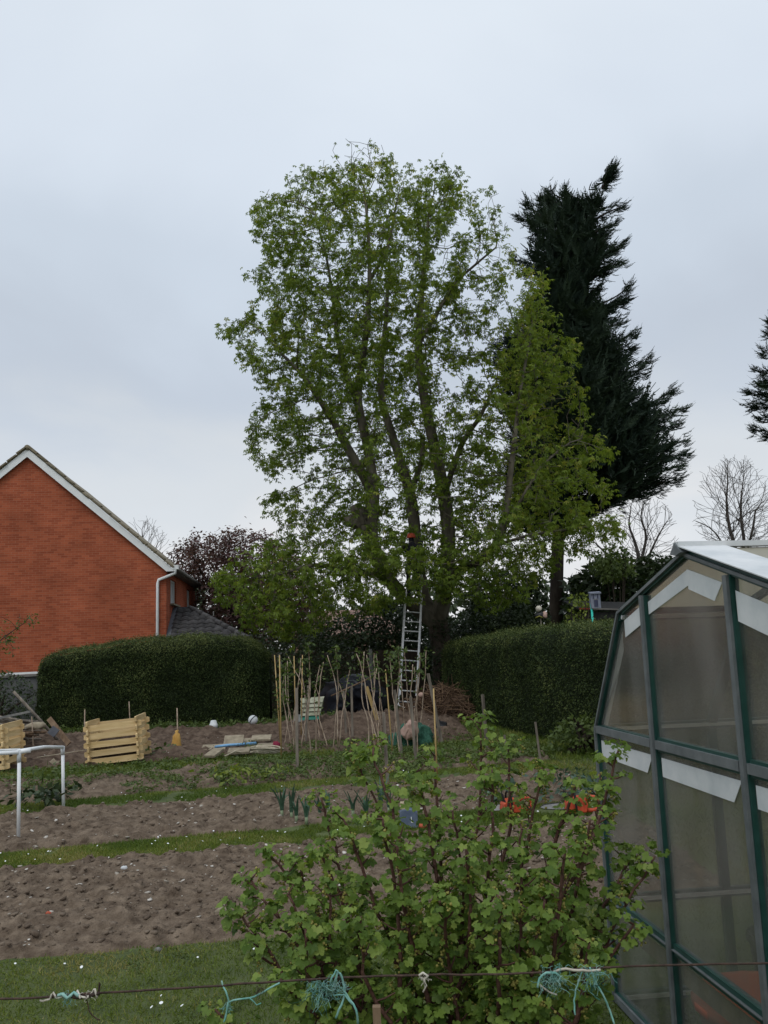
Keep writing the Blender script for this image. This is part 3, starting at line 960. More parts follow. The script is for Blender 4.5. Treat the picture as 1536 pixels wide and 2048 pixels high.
# lean-to with a hipped end
tl = plane_hit(346, 1218, HC0, hw); tT, zT = float((tl - HC0) @ hv), float(tl[2])
rr = plane_hit(379, 1216, Hs(0, tT, 0), hv); outT = float((rr - HC0) @ hw)
tB = tT - 1.9
bl = plane_hit(334, 1272, Hs(0, tB, 0), hv)
rb = plane_hit(497, 1279, Hs(0, tB, 0), hv); outB = float((rb - HC0) @ hw); zB = float(rb[2])
A0, A1, B1, B0 = Hs(-0.02, tT, zT), Hs(-outT, tT, zT), Hs(-outB, tB, zB), Hs(-0.02, tB, zB)
lr = MB()
nf = unit(np.cross(A1 - A0, B0 - A0)); nf = nf if nf[2] > 0 else -nf
lr.poly([A0, A1, B1, B0], -nf, 0.06)
C1, C0 = Hs(-outB, LEN, zB), Hs(-outT, LEN, zT)
ns = unit(np.cross(B1 - A1, C0 - A1)); ns = ns if ns[2] > 0 else -ns
lr.poly([A1 + ns * 0.001, C0 + ns * 0.001, C1 + ns * 0.001, B1 + ns * 0.001], -ns, 0.06)
lr.poly([A0, Hs(-0.02, LEN, zT), C0, A1], (0, 0, -1), 0.05)
lean = lr.build('lean_to_roof', M['tile_dark'], house)
lw = MB().poly([Hs(-0.02, tB + 0.2, 0), Hs(-outB + 0.3, tB + 0.2, 0), Hs(-outB + 0.3, tB + 0.2, zB - 0.03), Hs(-0.02, tB + 0.2, zB - 0.03)], hv, 0.25)
lwo = lw.build('lean_to_wall', M['brick'], house); wall_uv(lwo, hw)
# wavy tiles
ux = hw; uy = unit((A0 + A1) / 2 - (B0 + B1) / 2 - hw * (((A0 + A1) / 2 - (B0 + B1) / 2) @ hw))
tw, th_, nseg = 0.31, 0.36, 6
tv, tf = [], []
for j in (0, 1):
    for i in range(nseg + 1):
        a_ = i / nseg
        zc = 0.05 * (0.5 - 0.5 * math.cos(2 * math.pi * a_)) * (1.0)
        tv.append(((a_ - 0.5) * tw, -j * th_, zc + 0.03 * j + 0.012))
for j in (0, 1):
    for i in range(nseg + 1):
        q = tv[j * (nseg + 1) + i]; tv.append((q[0], q[1], q[2] - 0.022))
n1_ = nseg + 1
for i in range(nseg):
    tf.append((i, i + n1_, i + n1_ + 1, i + 1))
    tf.append((i + 2 * n1_, i + 2 * n1_ + 1, i + 3 * n1_ + 1, i + 3 * n1_))
    tf.append((i + n1_, i + 3 * n1_, i + 3 * n1_ + 1, i + n1_ + 1))
wt = MB().add(tv, tf, True).mesh('wavy_tile'); wt.materials.append(M['tile_dark'])
slopeL = float((A0 - B0) @ uy)
row = 0.27
for r_ in range(int(slopeL / row) + 1):
    yy = slopeL - r_ * row
    lim = outB + (outT - outB) * max(0, yy - row * 0.6) / slopeL
    k = 0
    while True:
        xx = 0.2 + k * (tw - 0.02) + (0.0)
        k += 1
        if xx > lim - 0.12: break
        c_ = B0 + ux * xx + uy * yy + nf * 0.004 + rng.normal(0, 0.004, 3)
        Mx = Matrix.Translation(c_.tolist()) @ Matrix((ux, uy, nf)).transposed().to_4x4() @ Matrix.Rotation(rng.normal(0, 0.012), 4, 'Z')
        place('roof_tile', wt, Mx, lean)
nh = 9
hip_me = MB().tube([(-0.19, 0, 0), (0.19, 0, 0.02)], [0.085, 0.10], 8).mesh('hip_tile'); hip_me.materials.append(M['tile_dark'])
for k in range(nh):
    c_ = A1 + (B1 - A1) * (k + 0.5) / nh + (nf + ns) * 0.015
    d_ = unit(B1 - A1); x_ = d_; z_ = unit(np.cross(np.cross(d_, [0, 0, 1]), d_)); y_ = np.cross(z_, x_)
    place('hip_tile', hip_me, Matrix.Translation(c_.tolist()) @ Matrix((x_, y_, z_)).transposed().to_4x4(), lean)
MB().bar(A0 + nf * 0.03 + hw * 0.05, B0 + nf * 0.03 + hw * 0.05, 0.14, 0.05, nf).build('flashing', M['lead'], lean)
MB().bar(A0 + [0, 0, .03], A1 + [0, 0, .03], 0.12, 0.06).build('top_flashing', M['lead'], lean)

# grey fence with a white capping beside the hedge
f0, f1 = P(-60, 1352, 22.6), P(80, 1345, 22.6)
fen = thing('garden_fence', 'grey garden fence with a white capping rail below the brick gable', 'fence', (f0[0], f0[1], 0))
for k in range(3):
    a_, b_ = f0 + (f1 - f0) * k / 3, f0 + (f1 - f0) * (k + 1) / 3
    MB().poly([[a_[0], a_[1], 0], [b_[0], b_[1], 0], b_ - [0, 0, 0.07], a_ - [0, 0, 0.07]], (0, 1, 0), 0.04).build('panel', M['grey_fence'], fen)
MB().bar(f0, f1, 0.12, 0.05).build('capping', M['white_paint'], fen)
MB().bar(f0 - [0, 0.02, 0.06], f1 - [0, 0.02, 0.06], 0.08, 0.06).build('rail', M['gutter_dark'], fen)

# dark fence behind the gap between the hedges
y_f = 27.0
fx0, fx1, fz = float(P(470, 1300, y_f)[0]), float(P(1010, 1300, y_f)[0]), float(P(760, 1300, y_f)[2])
fen = thing('garden_fence', 'dark timber fence with concrete posts behind the ladder tree', 'fence', ((fx0 + fx1) / 2, y_f, 0))
nb = 66
bw_ = (fx1 - fx0) / nb
bd_me = MB().box((0, 0, fz / 2), (bw_ + 0.012, 0.018, fz), Matrix.Rotation(R(6), 3, 'Z')).mesh('fence_board'); bd_me.materials.append(M['fence_wood'])
for k in range(nb):
    place('board', bd_me, Matrix.Translation((fx0 + (k + 0.5) * bw_, y_f, rng.normal(0, 0.006))), fen)
for px_ in (560, 741, 930):
    c_ = P(px_, 1300, y_f)
    MB().box((c_[0], y_f - 0.08, fz / 2 + 0.02), (0.11, 0.1, fz + 0.04)).build('post', M['concrete'], fen)

# ------------------------------------------------------------------ hedges
def hedge(name, label, path, width, dens, leaf, group, faces='all', rnd=0.35):
    """path: (x, y, top) along the middle line; a clipped body with rounded shoulders and a skin of leaves"""
    path = np.array(path, float)
    seg = np.linalg.norm(np.diff(path[:, :2], axis=0), axis=1)
    L = np.concatenate([[0], np.cumsum(seg)])
    nl = max(12, int(L[-1] / 0.18))
    t_ = np.linspace(0, L[-1], nl)
    c_ = np.stack([np.interp(t_, L, path[:, k]) for k in range(3)], -1)
    d_ = unit(np.gradient(c_[:, :2], axis=0))
    nr = np.stack([d_[:, 1], -d_[:, 0]], -1)
    prof = []
    hw_ = width / 2
    for a_ in np.linspace(0, 1, 9): prof.append((-hw_, a_ * 0.86))
    for a_ in np.linspace(0.15, 0.85, 6):
        an = math.pi * a_
        prof.append((-hw_ * math.cos(an) * (0.98), 0.86 + 0.14 * math.sin(an) ** 0.5))
    for a_ in np.linspace(1, 0, 9): prof.append((hw_, a_ * 0.86))
    prof = np.array(prof)
    K = len(prof)
    endr = np.clip(np.minimum(t_, L[-1] - t_) / rnd, 0, 1)
    shrink = 0.35 + 0.65 * np.sqrt(1 - (1 - endr) ** 2)
    topk = 0.86 + 0.14 * np.sqrt(1 - (1 - endr) ** 2)
    V_ = np.zeros((nl, K, 3))
    V_[:, :, 0] = c_[:, None, 0] + nr[:, None, 0] * prof[None, :, 0] * shrink[:, None]
    V_[:, :, 1] = c_[:, None, 1] + nr[:, None, 1] * prof[None, :, 0] * shrink[:, None]
    V_[:, :, 2] = prof[None, :, 1] * (c_[:, 2] * topk)[:, None]
    cen = np.stack([c_[:, 0], c_[:, 1], c_[:, 2] * 0.5], -1)[:, None, :]
    o_ = unit(V_ - cen)
    V_ = V_ + o_ * (0.06 * fbm(V_ * 1.1, 2) + 0.04 * fbm(V_ * 3.0, 3))[..., None]
    i_ = (np.arange(nl - 1)[:, None] * K + np.arange(K - 1)[None]).ravel()
    F_ = np.stack([i_, i_ + 1, i_ + K + 1, i_ + K], -1)
    Vf = V_.reshape(-1, 3)
    b_ = (c_[:, 0].mean(), c_[:, 1].mean(), 0)
    root = thing(name, label, 'hedge', b_, group)
    core = Vf - o_.reshape(-1, 3) * 0.06
    # close the two ends
    me_v = np.concatenate([core, [[*c_[0, :2], c_[0, 2] * .5], [*c_[-1, :2], c_[-1, 2] * .5]]])
    ends = [[k, len(core), len(core), k + 1] for k in range(K - 1)]
    mb = MB().add(me_v, list(F_) + [(k + 1, k, len(core)) for k in range(K - 1)] + [((nl - 1) * K + k, (nl - 1) * K + k + 1, len(core) + 1) for k in range(K - 1)], True)
    mb.build('branches', M['hedge_core'], root)
    # leaves by area
    q = Vf[F_]
    fn = np.cross(q[:, 1] - q[:, 0], q[:, 3] - q[:, 0])
    area = np.linalg.norm(fn, axis=1)
    fc = q.mean(1)
    fo = unit(fc - np.repeat(cen[:-1, 0], K - 1, 0))
    vis = np.ones(len(F_))
    tocam = unit(EYE[None] - fc)
    vis = np.where((np.sum(fo * tocam, -1) < -0.25), 0.25, 1.0)     # thinner on the side nobody walks along
    pr = area * vis
    n = int(dens * pr.sum())
    f_ = rng.choice(len(F_), n, p=pr / pr.sum())
    u, v = rng.random(n)[:, None], rng.random(n)[:, None]
    pos = q[f_, 0] * (1 - u) * (1 - v) + q[f_, 1] * u * (1 - v) + q[f_, 2] * u * v + q[f_, 3] * (1 - u) * v
    out_ = fo[f_]
    pos = pos + out_ * (rng.normal(-0.005, 0.035, n) + 0.09 * rng.random(n) ** 14 + 0.05 * np.maximum(0, fbm(pos * 5, 2)))[:, None]
    tint = np.clip(0.36 + 0.4 * fbm(pos * 1.7, 3) + rng.normal(0, 0.25, n) + 0.35 * (out_[:, 2] > 0.75), 0, 1)  # upward-facing leaves tinted lighter: light on the hedge top put into the colour
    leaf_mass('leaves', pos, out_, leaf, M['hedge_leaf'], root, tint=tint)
    return root


hl = []
for px_, py_ in ((84, 1309), (140, 1299), (200, 1291), (300, 1279), (400, 1273), (480, 1274), (540, 1292)):
    q = P(px_, py_, 21.9); hl.append((q[0], q[1] + 0.0, q[2] - 0.02))
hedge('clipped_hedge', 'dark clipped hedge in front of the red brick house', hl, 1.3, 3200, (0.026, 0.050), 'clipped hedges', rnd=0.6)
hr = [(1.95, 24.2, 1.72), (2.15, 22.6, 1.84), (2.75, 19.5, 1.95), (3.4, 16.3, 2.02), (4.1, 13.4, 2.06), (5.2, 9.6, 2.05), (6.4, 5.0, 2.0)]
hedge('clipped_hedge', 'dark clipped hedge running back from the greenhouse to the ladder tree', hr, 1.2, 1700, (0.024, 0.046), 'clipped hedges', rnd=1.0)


# ------------------------------------------------------------------ trees
def grow(chains, attr, step, infl, kill, iters, bias=(0, 0, 0.05), jit=0.12, centre=None, radial=0.0):
    """branches that grow towards points of light spread through the crown.
    chains: lists of (pos, radius) with an optional parent (chain, index)"""
    pos, par, fix = [], [], []
    index = []
    for pts, parent in chains:
        ids = []
        last = -1 if parent is None else index[parent[0]][parent[1]]
        for k, (q, r_) in enumerate(pts):
            pos.append(np.array(q, float)); par.append(last); fix.append(r_)
            last = len(pos) - 1
            ids.append(last)
        index.append(ids)
    pos = np.array(pos); par = list(par); fix = list(fix)
    # only points above the lowest part of a stem may sprout freely
    att = np.array(attr)
    d2 = np.linalg.norm(att[:, None] - pos[None], axis=2)
    near = d2.argmin(1); dist = d2.min(1)
    alive = dist > kill * 0.5
    bias = np.array(bias)
    lastchild = {}
    for it in range(iters):
        act = alive & (dist < infl)
        if not act.any(): break
        ds = np.zeros((len(pos), 3))
        np.add.at(ds, near[act], unit(att[act] - pos[near[act]]))
        idx = np.unique(near[act])
        rb_ = radial * unit(pos[idx] - centre) if centre is not None else 0.0
        dirs = unit(unit(ds[idx]) + bias + rb_ + rng.normal(0, jit, (len(idx), 3)))
        new = pos[idx] + dirs * step
        keep = np.ones(len(idx), bool)
        for k, i in enumerate(idx):
            lc = lastchild.get(i)
            if lc is not None and (len(lc) > 3 or min(np.linalg.norm(new[k] - q) for q in lc) < step * 0.35):
                keep[k] = False
            else:
                lastchild.setdefault(i, []).append(new[k])
        if not keep.any():
            # drop the points that cannot be reached
            alive[act] = False
            continue
        st = near[act][~np.isin(near[act], idx[keep])]
        b0 = len(pos)
        pos = np.concatenate([pos, new[keep]]); par += list(idx[keep]); fix += [0.0] * int(keep.sum())
        dn = np.linalg.norm(att[:, None] - pos[None, b0:], axis=2)
        j = dn.argmin(1); dm = dn[np.arange(len(att)), j]
        up = dm < dist
        near[up] = j[up] + b0; dist[up] = dm[up]
        alive &= dist > kill
        bad = act & np.isin(near, idx[~keep])
        alive[bad] = False
    return pos, np.array(par), np.array(fix)


def radii(par, fix, tip, e=2.3):
    n = len(par)
    acc = np.zeros(n)
    r_ = np.zeros(n)
    for i in range(n - 1, -1, -1):
        r_[i] = max(acc[i] ** (1 / e) if acc[i] > 0 else tip, tip)
        if fix[i] > 0: r_[i] = fix[i]
        elif par[i] >= 0: pass
        if par[i] >= 0: acc[par[i]] += r_[i] ** e if fix[i] == 0 else 0
    return r_


def twig_mesh(pos, par, r_, sel, sides=4):
    i = np.where(sel)[0]
    a, b = pos[par[i]], pos[i]
    rb = r_[i]; ra = np.minimum(r_[par[i]], rb * 1.25)
    d_ = unit(b - a)
    h = np.where(np.abs(d_[:, 2:3]) < 0.9, np.array([[0, 0, 1.0]]), np.array([[1.0, 0, 0]]))
    x_ = unit(np.cross(d_, h)); y_ = np.cross(d_, x_)
    an = np.arange(sides) * 2 * np.pi / sides
    ring = x_[:, None] * np.cos(an)[None, :, None] + y_[:, None] * np.sin(an)[None, :, None]
    A = (a - d_ * rb[:, None] * 0.3)[:, None] + ring * ra[:, None, None]
    B = (b + d_ * rb[:, None] * 0.3)[:, None] + ring * rb[:, None, None]
    V_ = np.concatenate([A, B], 1).reshape(-1, 3)
    base = (np.arange(len(i)) * 2 * sides)[:, None]
    k = np.arange(sides)
    F_ = np.stack([base + k, base + (k + 1) % sides, base + sides + (k + 1) % sides, base + sides + k], -1).reshape(-1, 4)
    return V_, F_


def smooth_path(pts, step):
    """pts: (pos, r) list -> evenly spaced samples on a Catmull-Rom curve"""
    Pp = np.array([q for q, _ in pts], float); rr_ = np.array([r_ for _, r_ in pts], float)
    out_ = []
    n = len(Pp)
    for i in range(n - 1):
        p0, p1, p2, p3 = Pp[max(i - 1, 0)], Pp[i], Pp[i + 1], Pp[min(i + 2, n - 1)]
        m_ = max(1, int(round(np.linalg.norm(p2 - p1) / step)))
        for k in range(m_):
            t_ = k / m_
            q = 0.5 * (2 * p1 + (p2 - p0) * t_ + (2 * p0 - 5 * p1 + 4 * p2 - p3) * t_ ** 2 + (3 * p1 - p0 - 3 * p2 + p3) * t_ ** 3)
            out_.append((q, rr_[i] + (rr_[i + 1] - rr_[i]) * t_))
    out_.append((Pp[-1], rr_[-1]))
    return out_


def volume_pts(n, poly, depth, half, edge_half=0.8, px_full=160.0, excl=None):
    """points inside a crown: its outline is given as seen, its depth swells towards the middle"""
    xs_ = [q[0] for q in poly]; ys_ = [q[1] for q in poly]
    res = []
    got = 0
    while got < n:
        m_ = n * 3
        x = rng.uniform(min(xs_), max(xs_), m_); y = rng.uniform(min(ys_), max(ys_), m_)
        ok = inpoly(x, y, poly)
        x, y = x[ok], y[ok]
        ed = edgedist(x, y, poly)
        hh = edge_half + (half - edge_half) * np.sqrt(np.clip(ed / px_full, 0, 1))
        d_ = rng.uniform(-1, 1, len(x)) * half
        ok = np.abs(d_) < hh
        x, y, d_ = x[ok], y[ok], d_[ok]
        # outline belongs to the middle depth of the crown: real 3-D point
        q = np.array([P(a_, b_, depth + c_) for a_, b_, c_ in zip(x, y, d_)])
        if len(q):
            res.append(q); got += len(q)
    return np.concatenate(res)[:n]


def px_chain(pts, Y0):
    """(px, py, depth offset, radius) -> (world, radius)"""
    return [(P(a_, b_, Y0 + c_), r_) for a_, b_, c_, r_ in pts]


# palmate leaf of five drooping leaflets
pv, pf = [], []
for k, an in enumerate(np.radians([-95, -48, 0, 48, 95])):
    L_ = [0.62, 0.92, 1.05, 0.92, 0.62][k]
    d_ = np.array([math.cos(an), math.sin(an)]); n_ = np.array([-d_[1], d_[0]])
    for (a_, s_, z_) in ((0.04, 0, 0), (0.62, 0.21, -0.14), (1.0, 0, -0.52), (0.62, -0.21, -0.14)):
        q = d_ * a_ * L_ + n_ * s_ * L_
        pv.append((q[0], q[1], z_ * L_))
    pf.append([4 * k, 4 * k + 3, 4 * k + 2, 4 * k + 1])
PALM = (np.array(pv), np.array(pf))


def tree_leaves(name, pos, par, r_, thr, per, size, mat, root, T, tint_f=None, droop=0.35, jit=0.10, minz=None, gap=None, airy=0.0):
    i = np.where((r_ < thr) & (par >= 0))[0]
    if minz is not None: i = i[pos[i, 2] > minz]
    kids = np.bincount(par[par >= 0], minlength=len(par))
    reps = np.where(kids[i] == 0, per[0], per[1])
    fr_ = rng.random(len(i))
    reps = np.floor(reps + fr_).astype(int)
    j = np.repeat(i, reps)
    n = len(j)
    f_ = rng.random(n)[:, None]
    q = pos[par[j]] * (1 - f_) + pos[j] * f_ + rng.normal(0, jit, (n, 3))
    d_ = unit(pos[j] - pos[par[j]])
    out_ = unit(d_ * 0.7 + rng.normal(0, 0.7, (n, 3)) + np.array([0, 0, -droop]))
    Z_ = unit(np.array([0, 0, 0.9]) + out_ * 0.5 + rng.normal(0, 0.4, (n, 3)))
    if airy:
        ok = fbm(q * 0.55 + 11, 3) + rng.normal(0, 0.12, n) > -airy + 0.22 * np.clip((proj(q)[0] - 930) / 80, 0, 1)
        q, out_, Z_ = q[ok], out_[ok], Z_[ok]; n = len(q)
    if gap is not None:
        ax_, ay_ = proj(q)
        ok = ~((np.hypot(ax_ - gap[0], ay_ - gap[1]) < gap[2] * rng.uniform(0.7, 1.15, n)) & (q[:, 1] < gap[3]))
        q, out_, Z_ = q[ok], out_[ok], Z_[ok]; n = len(q)
    s = size[0] + (size[1] - size[0]) * rng.random(n)
    V_, F_ = inst(T[0], T[1], q, out_, Z_, s)
    tint = np.clip((tint_f(q) if tint_f else 0.5) + rng.normal(0, 0.26, n), 0, 1)
    return put(name, np_mesh(name, V_, F_, np.repeat(tint, len(T[0]))), mat, root)


# --- the big chestnut with the ladder
Y0 = 25.0
ST = [
    ([(890, 1420, 0, .40), (887, 1370, 0, .33), (884, 1310, 0, .30), (876, 1250, 0, .30)], None),                                                     # 0 trunk
    ([(892, 1160, .2, .27), (897, 1070, .2, .26), (888, 990, .1, .24), (872, 910, 0, .215), (856, 835, 0, .19), (843, 760, 0, .165), (837, 690, 0, .14), (842, 600, .2, .105), (851, 510, .3, .075), (858, 420, .3, .045)], (0, -1)),   # 1 C
    ([(848, 1195, .5, .23), (834, 1110, .6, .22), (828, 1040, .6, .215), (820, 985, .6, .20), (802, 925, .7, .17), (783, 865, .8, .15), (764, 800, .8, .13), (762, 735, .8, .11), (770, 660, .9, .085), (776, 570, .9, .06)], (0, -1)),   # 2 B
    ([(822, 1208, -.3, .22), (772, 1150, -.5, .23), (744, 1090, -.5, .245), (743, 1030, -.5, .245), (746, 988, -.5, .24)], (0, -1)),                 # 3 A
    ([(718, 935, -.7, .165), (692, 890, -.9, .15), (668, 845, -1.1, .12), (636, 795, -1.2, .095), (600, 745, -1.3, .07), (560, 705, -1.3, .045)], (3, -1)),   # 4 A1
    ([(741, 925, -.3, .18), (729, 865, -.2, .175), (716, 805, -.1, .16), (722, 735, 0, .135), (733, 660, .1, .115), (739, 560, .2, .085), (736, 460, .3, .06), (727, 370, .3, .035)], (3, -1)),   # 5 A2
    ([(690, 745, -.6, .095), (676, 680, -.9, .075), (666, 600, -1.1, .055), (652, 510, -1.2, .04), (630, 430, -1.2, .028)], (5, 2)),                  # 6
    ([(775, 495, .6, .06), (792, 410, .8, .035)], (5, 5)),                                                                                         # 7
    ([(925, 885, -.4, .10), (958, 838, -.8, .075), (985, 780, -1.2, .055)], (1, 2)),                                                              # 8
    ([(905, 575, .2, .06), (950, 530, .1, .045), (992, 495, 0, .03)], (1, 6)),                                                                    # 9
    ([(843, 925, .4, .10), (846, 870, .3, .075)], (2, 3)),                                                                                        # 10
    ([(700, 1142, -1.4, .10), (630, 1130, -2.0, .07), (555, 1150, -2.5, .045), (490, 1158, -2.8, .025)], (3, 1)),                                  # 11 low left limb
    ([(905, 1152, -.8, .17), (958, 1124, -1.7, .15), (990, 1092, -2.3, .135), (1010, 1035, -2.6, .115), (1020, 955, -2.7, .095), (1030, 870, -2.6, .075), (1042, 775, -2.3, .055), (1062, 670, -1.8, .035)], (0, -1)),   # 12 right limb
    ([(1042, 1000, -2.6, .055), (1085, 930, -2.6, .038), (1140, 885, -2.5, .022)], (12, 2)),                                                       # 13
    ([(1060, 1070, -2.7, .045), (1130, 1060, -2.9, .03), (1200, 1050, -3.0, .016)], (12, 2)),                                                      # 14
]
chains = []
imap = []
for pts, par_ in ST:
    w = [(q, a_ * (0.82 if par_ is not None else 0.95)) for q, a_ in px_chain(pts, Y0)]
    if par_ is not None:
        pc, pi = par_
        src = imap[pc]
        pi = src[pi]
        start = chains[pc][0][pi]
        sm = smooth_path([(start[0], min(start[1], w[0][1] * 1.25))] + w, 0.4)[1:]
        raw = [start] + w
    else:
        sm = smooth_path(w, 0.4); raw = w
    # where the given knots fall among the samples
    kn = []
    for q, _ in w:
        kn.append(int(np.argmin([np.linalg.norm(q - s_[0]) for s_ in sm])))
    imap.append(kn)
    chains.append((sm, None if par_ is None else (par_[0], imap[par_[0]][par_[1]])))

POLY_MAIN = [(735, 268), (775, 290), (800, 330), (850, 322), (900, 335), (945, 352), (990, 372), (1015, 410), (1022, 470), (1030, 545), (1000, 610), (985, 680), (960, 760), (975, 850),
             (985, 960), (960, 1060), (900, 1130), (800, 1150), (700, 1140), (640, 1110), (560, 1070), (515, 1020), (540, 985), (585, 965), (505, 945), (490, 880), (515, 810), (508, 765), (465, 722), (432, 672),
             (455, 635), (500, 600), (488, 560), (520, 520), (500, 470), (487, 432), (520, 385), (570, 360), (605, 322), (640, 330), (665, 285), (700, 278)]
POLY_RIGHT = [(1055, 545), (1100, 560), (1095, 610), (1115, 640), (1105, 680), (1162, 690), (1140, 735), (1185, 770), (1160, 815), (1190, 860), (1180, 885), (1240, 900), (1205, 950), (1230, 985), (1175, 1020), (1265, 1045), (1220, 1085), (1140, 1120), (1075, 1160), (1050, 1210),
              (960, 1230), (900, 1180), (905, 1080), (930, 960), (960, 830), (985, 700), (1020, 610)]
POLY_LOW = [(540, 1060), (650, 1060), (760, 1050), (850, 1060), (930, 1090), (960, 1160), (920, 1200), (840, 1190), (800, 1205), (740, 1235), (660, 1245), (590, 1285), (520, 1305), (490, 1250), (440, 1200), (412, 1150), (470, 1105)]
att = np.concatenate([volume_pts(5200, POLY_MAIN, Y0, 3.8, 0.8, 170), volume_pts(2900, POLY_RIGHT, Y0 - 2.0, 2.6, 0.5, 110), volume_pts(2300, POLY_LOW, Y0 - 2.2, 2.0, 0.5, 60)])
att = att[att[:, 2] > 2.1]
pos, par, fix = grow(chains, att, 0.27, 3.2, 0.33, 110, (0, 0, 0.04), 0.10, P(800, 1000, Y0 - 0.5), 0.35)
nfix = sum(len(c_[0]) for c_ in chains)
r_ = radii(par, fix, 0.0065, 2.3)
root = thing('chestnut_tree', 'tall many-stemmed chestnut tree in fresh leaf behind the ladder', 'tree', (P(890, 1420, Y0)[0], Y0, 0))
mb = MB()
for k, (sm, pr) in enumerate(chains):
    pts = [q for q, _ in sm]; rs = [a_ for _, a_ in sm]
    if pr is not None:
        s0 = chains[pr[0]][0][pr[1]]
        pts = [s0[0]] + pts; rs = [min(s0[1], rs[0] * 1.15)] + rs
    if k == 0: foot = MB().tube(pts, rs, 12)
    else: mb.tube(pts, rs, 10)
c_ = P(716, 1040, Y0 - 0.6)
mb.blob(c_, 0.24, 5, 0.75, 3, 2.6, (1.15, 0.9, 0.9)); mb.blob(P(716, 1020, Y0 - 0.6), 0.15, 8, 0.7, 3, 3.0); mb.blob(P(728, 1056, Y0 - 0.6), 0.2, 11, 0.6, 3, 2.5)
tr_o = mb.build('trunk', M['bark'], root)
foot.build('trunk_foot', M['bark_dark'], root)
sel = np.arange(len(pos)) >= nfix
V_, F_ = twig_mesh(pos, par, r_, sel & (par >= 0))
put('branches', np_mesh('branches', V_, F_), M['bark'], root)


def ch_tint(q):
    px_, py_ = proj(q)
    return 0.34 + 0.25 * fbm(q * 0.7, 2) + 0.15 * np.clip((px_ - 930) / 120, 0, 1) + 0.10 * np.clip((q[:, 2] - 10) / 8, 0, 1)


r2 = np.where(np.arange(len(pos)) < nfix, 9.0, r_)
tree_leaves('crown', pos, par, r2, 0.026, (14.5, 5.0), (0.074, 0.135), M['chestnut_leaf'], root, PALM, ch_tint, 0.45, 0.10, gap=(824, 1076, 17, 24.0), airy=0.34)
print('chestnut nodes', len(pos))


# --- leyland cypresses: dense plumes swept up at the tips
fv, ff = [], []
nsp = 7
for k in range(nsp):
    t_ = k / nsp
    for sd_ in (-1, 1):
        x0_ = t_ * 0.85
        L_ = 0.36 * (1 - t_) ** 0.7 + 0.07
        dx_, dy_ = 0.82 * L_, sd_ * 0.5 * L_
        z0_ = 0.28 * x0_ ** 2
        b_ = len(fv)
        zz = rng.uniform(-0.10, 0.10)
        fv += [(x0_ - 0.02, 0, z0_), (x0_ + 0.04, 0, z0_ + 0.01), (x0_ + dx_, dy_, z0_ + 0.05 + zz), (x0_ + dx_ * 0.45, dy_ * 0.75, z0_ + zz * 0.5 - 0.02)]
        ff.append([b_, b_ + 1, b_ + 2, b_ + 3])
b_ = len(fv)
fv += [(0.75, -0.03, 0.16), (0.78, 0.03, 0.17), (1.12, 0.02, 0.36), (1.1, -0.01, 0.36)]
ff.append([b_, b_ + 1, b_ + 2, b_ + 3])
PLUME = (np.array(fv), np.array(ff))


